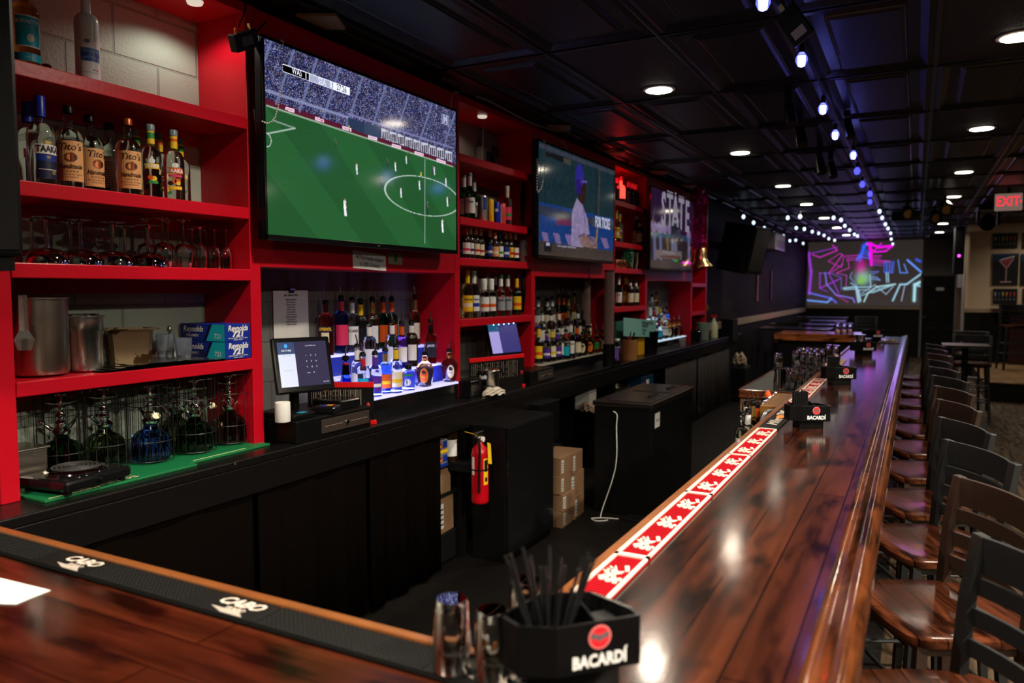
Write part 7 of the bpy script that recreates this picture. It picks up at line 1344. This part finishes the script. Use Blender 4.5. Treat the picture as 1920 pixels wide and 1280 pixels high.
# projection
P0, P1, P2 = onY(1513, 569, YF - .01), onY(1727, 577, YF - .01), onY(1727, 452, YF - .01)
y_l, y_r, z_b, z_t = P0.x, P1.x, P0.z - .05, 2.92
I = Img(360, 210, (.030, .023, .021)); f = lambda zx, zy: ((lambda p: ((p.x - y_l) / (y_r - y_l), (p.z - z_b) / (z_t - z_b)))(onY(1500 + zx / 8, 440 + zy / 8, YF - .01)))
I.a[:] *= (.75 + .5 * (1 - I.y))[..., None]
MG, VI, BL, CY, PK = (.95, .0, .85), (.30, .03, .60), (.02, .13, .95), (.30, .55, .70), (.55, .02, .45)
def L(pts, w, c, a=1.0):
    for p, q in zip(pts, pts[1:]): I.line(f(*p), f(*q), w / 1500, c, a, glow=w / 1100)
for pts, w, c in (([(130, 270), (170, 560), (140, 880)], 22, VI), ([(140, 870), (470, 950), (545, 1015)], 14, (.12, .12, .75)), ([(110, 980), (410, 1010), (470, 960)], 14, (.14, .3, .85)), ([(130, 290), (560, 190)], 6, VI), ([(190, 300), (300, 340), (560, 235), (490, 160)], 9, PK), ([(420, 400), (600, 280), (660, 320), (620, 490), (430, 400)], 5, PK), ([(440, 570), (640, 300)], 8, PK), ([(480, 560), (650, 440)], 6, PK), ([(300, 570), (300, 800), (600, 660)], 9, VI), ([(380, 570), (400, 740), (540, 900), (790, 950), (820, 1010)], 11, (.2, .15, .7)), ([(430, 570), (580, 870)], 8, VI), ([(300, 575), (460, 575), (620, 640), (620, 830)], 5, (.2, .1, .6)), ([(300, 800), (410, 850)], 5, VI), ([(540, 900), (720, 1010)], 5, PK),
    ([(550, 570), (740, 500), (720, 380)], 8, (.45, .02, .3)), ([(550, 575), (700, 610), (690, 790)], 6, (.4, .05, .4)), ([(680, 320), (860, 310)], 6, PK), ([(690, 350), (850, 350)], 5, PK), ([(700, 380), (820, 380)], 5, PK),
    ([(900, 380), (960, 170), (1000, 140)], 30, (.02, .10, .8)), ([(940, 180), (1060, 300)], 6, BL), ([(930, 230), (1060, 320)], 6, BL), ([(920, 270), (1060, 340)], 6, BL), ([(870, 320), (1060, 360)], 8, BL), ([(850, 380), (900, 300)], 18, BL),
    ([(1010, 140), (1060, 140), (1180, 190), (1380, 170)], 20, MG), ([(1050, 140), (1060, 300), (1070, 450)], 24, MG), ([(1040, 200), (1130, 260), (1290, 245), (1380, 170)], 11, MG), ([(1060, 300), (1220, 130)], 8, MG), ([(1080, 320), (1220, 315)], 7, PK), ([(1080, 350), (1200, 350)], 6, PK), ([(1080, 380), (1350, 400)], 9, PK), ([(1080, 420), (1270, 420)], 7, PK), ([(1080, 450), (1250, 460)], 6, (.3, .05, .5)),
    ([(1270, 400), (1260, 560), (1390, 570), (1410, 400)], 7, (.06, .12, .7)), ([(1300, 400), (1300, 560)], 9, (.08, .15, .8)), ([(1340, 400), (1340, 560)], 9, (.08, .15, .8)), ([(1380, 400), (1370, 560)], 7, (.08, .15, .8)), ([(1290, 570), (1300, 710)], 8, CY), ([(1320, 570), (1330, 710)], 8, CY),
    ([(1470, 380), (1500, 570), (1610, 570), (1560, 440)], 8, (.1, .25, .8)), ([(1610, 380), (1810, 555)], 15, (.12, .3, .95)), ([(1740, 370), (1800, 400)], 18, (.03, .1, .8)), ([(1810, 590), (1600, 740), (1500, 745), (1390, 985)], 14, CY), ([(1570, 760), (1520, 990)], 8, (.3, .35, .5)), ([(1800, 710), (1720, 750), (1710, 985)], 26, (.35, .65, .72)), ([(1720, 750), (1800, 770)], 14, CY),
    ([(650, 800), (830, 780)], 12, CY), ([(660, 820), (850, 810)], 8, CY), ([(830, 790), (1060, 780), (1050, 600)], 9, CY), ([(860, 830), (1040, 820)], 6, CY), ([(850, 810), (880, 1000)], 22, (.35, .5, .65)), ([(880, 830), (910, 990)], 12, CY), ([(920, 910), (1400, 740)], 7, CY), ([(920, 880), (1120, 750), (1290, 890), (1400, 770)], 7, (.3, .4, .55)), ([(960, 1000), (1020, 870), (1150, 780), (1430, 740)], 12, (.38, .62, .66)), ([(1080, 870), (1230, 820), (1400, 750)], 6, CY), ([(1070, 660), (1200, 680), (1150, 640), (1070, 630)], 8, (.15, .25, .6)), ([(1060, 560), (1180, 550), (1080, 600)], 7, (.1, .12, .5)), ([(780, 560), (750, 640), (860, 760)], 7, (.2, .2, .6)), ([(760, 720), (860, 780)], 7, CY)):
    L(pts, w, c)
for (zx, zy), rx, ry, c in (((915, 500), .04, .13, (.45, .01, .25)), ((950, 645), .06, .10, (.22, .42, .38)), ((935, 665), .035, .055, (.22, .45, .10)), ((900, 705), .022, .03, (.22, .50, .05))):
    x, y = f(zx, zy); k = np.exp(-(((I.x - x) / rx) ** 2 + ((I.y - y) / ry) ** 2))[..., None]; I.a = I.a * (1 - k) + np.array(c) * k
t = thing('projection_screen', 'projected purple and blue geometric light pattern on the far wall', 'projection', ((y_l + y_r) / 2, YF - .012, z_b)); hw = (y_r - y_l) / 2
MB().box(-hw, hw, 0, .006, 0, z_t - z_b).build('screen_sheet', t, WALLG)
I.mesh('projected_image', lambda gx, gy: (-hw + 2 * hw * gx, np.full(gx.shape, -.002), (z_t - z_b) * gy), vcol_mat('projected_light', .85, .8, 0), t)
light('projection_spill', 'AREA', (-1.3, YF - .15, 2.1), 4, (.45, .25, 1), 1.4, (R(-90), 0, 0))
# wall things by the stage
t = thing('wall_speaker', 'large black loudspeaker hung tilted on the left wall past the shelves', 'speaker', (-2.30, 11.3, 2.28), R(-14)); t.rotation_euler = (0, R(12), R(-10)); t.location = (-2.26, 11.45, 2.27)
MB().prism([(-.22, -.30), (.20, -.38), (.24, -.30), (.24, .30), (.20, .38), (-.22, .30)], -.33, .36).build('cabinet', t, BLKS, bevel=.01); MB().box(.242, .250, -.26, .26, -.28, .32).build('grille', t, GRILLE); MB().box(-.35, -.22, -.05, .05, -.05, .05).build('mount', t, BLACK)
t = thing('air_unit', 'white wall air conditioner with coloured reflections past the speaker', 'air conditioner', (XF + .002, 15.2, 2.42)); MB().box(0, .30, -.55, .55, 0, .32).build('housing', t, M('off_white_plastic', (.45, .42, .45), .3), bevel=.02)
for k in range(5): MB().box(.301, .306, -.50, .50, .05 + k * .03, .06 + k * .03).build('louver', t, M('louver_grey', (.2, .2, .22), .4))
for u, lb in ((1420, 'pink narrow ornament on the plank wall, nearer one'), (1446, 'dark narrow ornament on the plank wall, farther one')):
    p = onX(u, 535, -2.585); tag(MB().prism([(-.06, -.28), (.06, -.30), (.04, 0), (.07, .28), (-.05, .30), (-.03, 0)], -.01, .01, 'x').build('wall_ornament', None, M('orn_pink', (.35, .10, .12), .5) if u == 1420 else M('orn_dark', (.05, .04, .05), .5), loc=p), lb, 'ornament')

# ------------------------------------------------------------------ things under the ceiling
BB = M('bulb_blue', (.3, .35, 1), .05, emit=(.10, .10, 1), es=1.6); BBC = M('bulb_filament', (.8, .8, 1), .3, emit=(.55, .6, 1), es=14); BW = M('bulb_white', (1, 1, 1), .3, emit=(.62, .75, 1), es=1.8)
def string(label, pts, near, wire=True, drop=.09):
    o = pts[0]; t = thing('string_lights', label, 'string lights', (o.x, o.y, CEIL)); C0 = Vector((o.x, o.y, CEIL)); top = []
    for i, p in enumerate(pts):
        q = p - C0; r = .028 if near else .025; s = thing_ = None
        sk = MB().cyl((q.x, q.y, q.z + r * 1.1), (q.x, q.y, q.z + r * 1.1 + .045), .014, .012, 10).build('socket', t, BLACK, smooth=40)
        pr = [(0, -r * 1.35), (r * .6, -r * 1.15), (r, -r * .3), (r * .95, r * .3), (r * .55, r * .9), (r * .4, r * 1.15), (0, r * 1.15)]
        MB().lathe(pr, 12, (q.x, q.y, q.z)).build('bulb', t, (BB if near else BW), smooth=60)
        top.append((q.x, q.y, q.z + r + .05))
    c = []
    for a, b in zip(top, top[1:]): a, b = Vector(a), Vector(b); m_ = (a + b) / 2; c += [a, (a * 3 + b) / 4 + Vector((0, 0, .02)), Vector((m_.x, m_.y, min(CEIL - .012, m_.z + .03)) if False else (m_.x, m_.y, m_.z + .03)), (a + b * 3) / 4 + Vector((0, 0, .02))]
    c.append(Vector(top[-1])); MB().tube(c, .004, 5).build('cord', t, BLACK)
    for k in (0, len(top) // 2, len(top) - 1): MB().cyl(top[k], (top[k][0], top[k][1], .002), .0035, n=6).build('hook_wire', t, BLACK)
    return t
P_ = lambda l, z=2.80: [onZ(u, v, z) for u, v in l]
s1 = string('string of blue bulbs running over the bar from the camera to the stage', P_([(1431, 2), (1503, 111), (1543, 203), (1566, 252), (1600, 290), (1607, 320), (1617, 345), (1631, 363), (1631, 378)], 2.78), True)
string('string of white-blue bulbs continuing over the bar to the projection', P_([(1649, 396), (1654, 408), (1660, 420), (1665, 428), (1670, 437), (1671, 448), (1674, 457)], 2.80), False)
string('string of bluish white bulbs along the left plank wall', P_([(1394, 406), (1413, 417), (1433, 427), (1451, 437), (1469, 442), (1481, 451), (1492, 450), (1506, 456)], 2.76), False)
string('string of bluish white bulbs, second from the left wall', P_([(1477, 408), (1493, 427), (1508, 429), (1523, 434), (1535, 437), (1545, 441), (1554, 447), (1565, 450)], 2.77), False)
string('string of white bulbs between the second string and the bar string', P_([(1500, 406), (1563, 408), (1577, 412), (1584, 423), (1593, 431), (1602, 439), (1608, 442)], 2.77), False)
for i, (u, v) in enumerate(((1431, 2), (1503, 111), (1543, 203), (1566, 252), (1600, 290))): 
    q = onZ(u, v, 2.78); MB().cyl((q.x - s1.location.x, q.y - s1.location.y, q.z - CEIL - .025), (q.x - s1.location.x, q.y - s1.location.y, q.z - CEIL + .012), .012).build('filament', s1, BBC)
    light('string_bulb_lamp', 'POINT', (q.x, q.y, q.z - .05), .22, (.08, .06, 1), .03)
MATS['bulb_blue'].node_tree.nodes['Principled BSDF'].inputs['Transmission Weight'].default_value = .6; MATS['bulb_blue'].node_tree.nodes['Principled BSDF'].inputs['Emission Strength'].default_value = .8
t = thing('floodlight', 'small black LED floodlight hanging from the ceiling above the bar', 'floodlight', onZ(1485, 40, 2.86)); t.rotation_euler = (R(15), R(-30), R(-20))
MB().box(-.05, .05, -.012, .012, -.10, .06).build('body', t, BLKS, bevel=.004); MB().box(-.03, .03, -.0135, -.012, -.08, -.04).build('lens_panel', t, M('lens_grey', (.4, .4, .4), .3)); MB().box(-.015, .015, -.01, .01, .06, .09).build('bracket', t, STEELD)
def spot(u, v, z, label, s=1):
    p = onZ(u, v, z); t = thing('spotlight', label, 'spotlight', (p.x, p.y, CEIL)); d = z - CEIL
    MB().box(-.02, .02, -.03, .03, d + .10, 0).build('stem', t, BLACK); MB().cyl((0, 0, d + .08), (.03, -.05, d - .05), .032 * s, .038 * s, 16).build('head', t, BLKS, smooth=40); return t
spot(1478, 222, 2.74, 'black track spotlight hanging between the ceiling panels, left one'); spot(1499, 262, 2.74, 'black track spotlight hanging between the ceiling panels, right one')
spot(1536, 315, 2.72, 'black spotlight cluster further back, left head'); spot(1557, 322, 2.72, 'black spotlight cluster further back, right head')
spot(1588, 246, 2.80, 'small black spotlight with pale face beside the blue bulbs', .8)
t = thing('projector', 'dark projector hanging from the ceiling near the stage end', 'projector', (onZ(1700, 412, 2.70).x, onZ(1700, 412, 2.70).y, CEIL)); MB().cyl((0, 0, -.12), (0, 0, 0), .02).build('pole', t, BLACK); MB().box(-.20, .20, -.15, .15, -.26, -.12).build('body', t, BLKS, bevel=.02); MB().cyl((.05, .15, -.19), (.05, .17, -.19), .03).build('lens', t, BLKG)
for u, v, lb in ((1752, 408, 'ceiling stage light with brassy lens near the right lamps'), (1700, 400, 'dark stage fixture above the projector'), (1772, 392, 'small stage fixture beside the right row of downlights')):
    p = onZ(u, v, 2.76); t = thing('stage_light', lb, 'stage light', (p.x, p.y, CEIL)); MB().cyl((0, 0, -.1), (0, 0, 0), .015).build('stem', t, BLACK); MB().cyl((0, .1, -.12), (.02, -.12, -.20), .07, .09, 20).build('head', t, BLKS, smooth=40); MB().cyl((.02, -.121, -.20), (.021, -.125, -.2015), .06, n=20).build('lens', t, BRASS)
t = thing('moving_head_light', 'black moving head stage light under the ceiling beside the cream wall', 'stage light', (1.05, 14.6, CEIL)); p = onZ(1853, 412, 2.72); t.location = (p.x, p.y, CEIL)
MB().box(-.14, .14, -.12, .12, -.08, 0).build('base', t, BLKS, bevel=.01)
for s in (-1, 1): MB().box(s * .13 - .02, s * .13 + .02, -.06, .06, -.30, -.08).build('yoke_arm', t, BLKS, bevel=.005)
MB().cyl((0, .08, -.20), (-.02, -.16, -.30), .085, .10, 20).build('head', t, BLKS, smooth=40)
t = thing('hanging_speaker', 'tall narrow black speaker hanging at the corner before the cream wall', 'speaker', (.70, 16.9, 2.0)); p = onY(1798, 470, 16.9); t.location = p; MB().box(-.09, .09, -.12, .12, -.45, .45).build('cabinet', t, BLACK, bevel=.02); MB().cyl((0, 0, .44), (0, 0, CEIL - p.z), .02).build('hanger', t, BLACK); MB().cyl((0, -.121, -.1), (0, -.125, -.1), .025, n=14).build('indicator', t, M('magenta_led', (.5, .0, .4), .3, emit=(1, .05, .8), es=3))
tag(MB().box(-.05, .05, -.06, .06, -1.7, 0).build('corner_post', None, M('brown_post', (.05, .03, .02), .6), loc=(.72, 17.0, 1.72)), 'brown wooden post below the narrow corner speaker', 'post')
tag(MB().lathe([(0, 0), (.06, .0), (.055, -.04), (.03, -.06), (0, -.065)], 16).build('smoke_detector', None, M('beige_plastic', (.35, .30, .25), .4), smooth=40, loc=(onZ(1738, 447, CEIL - .01).x, 20.0, CEIL - .003)), 'small round detector on the ceiling near the far door', 'detector')
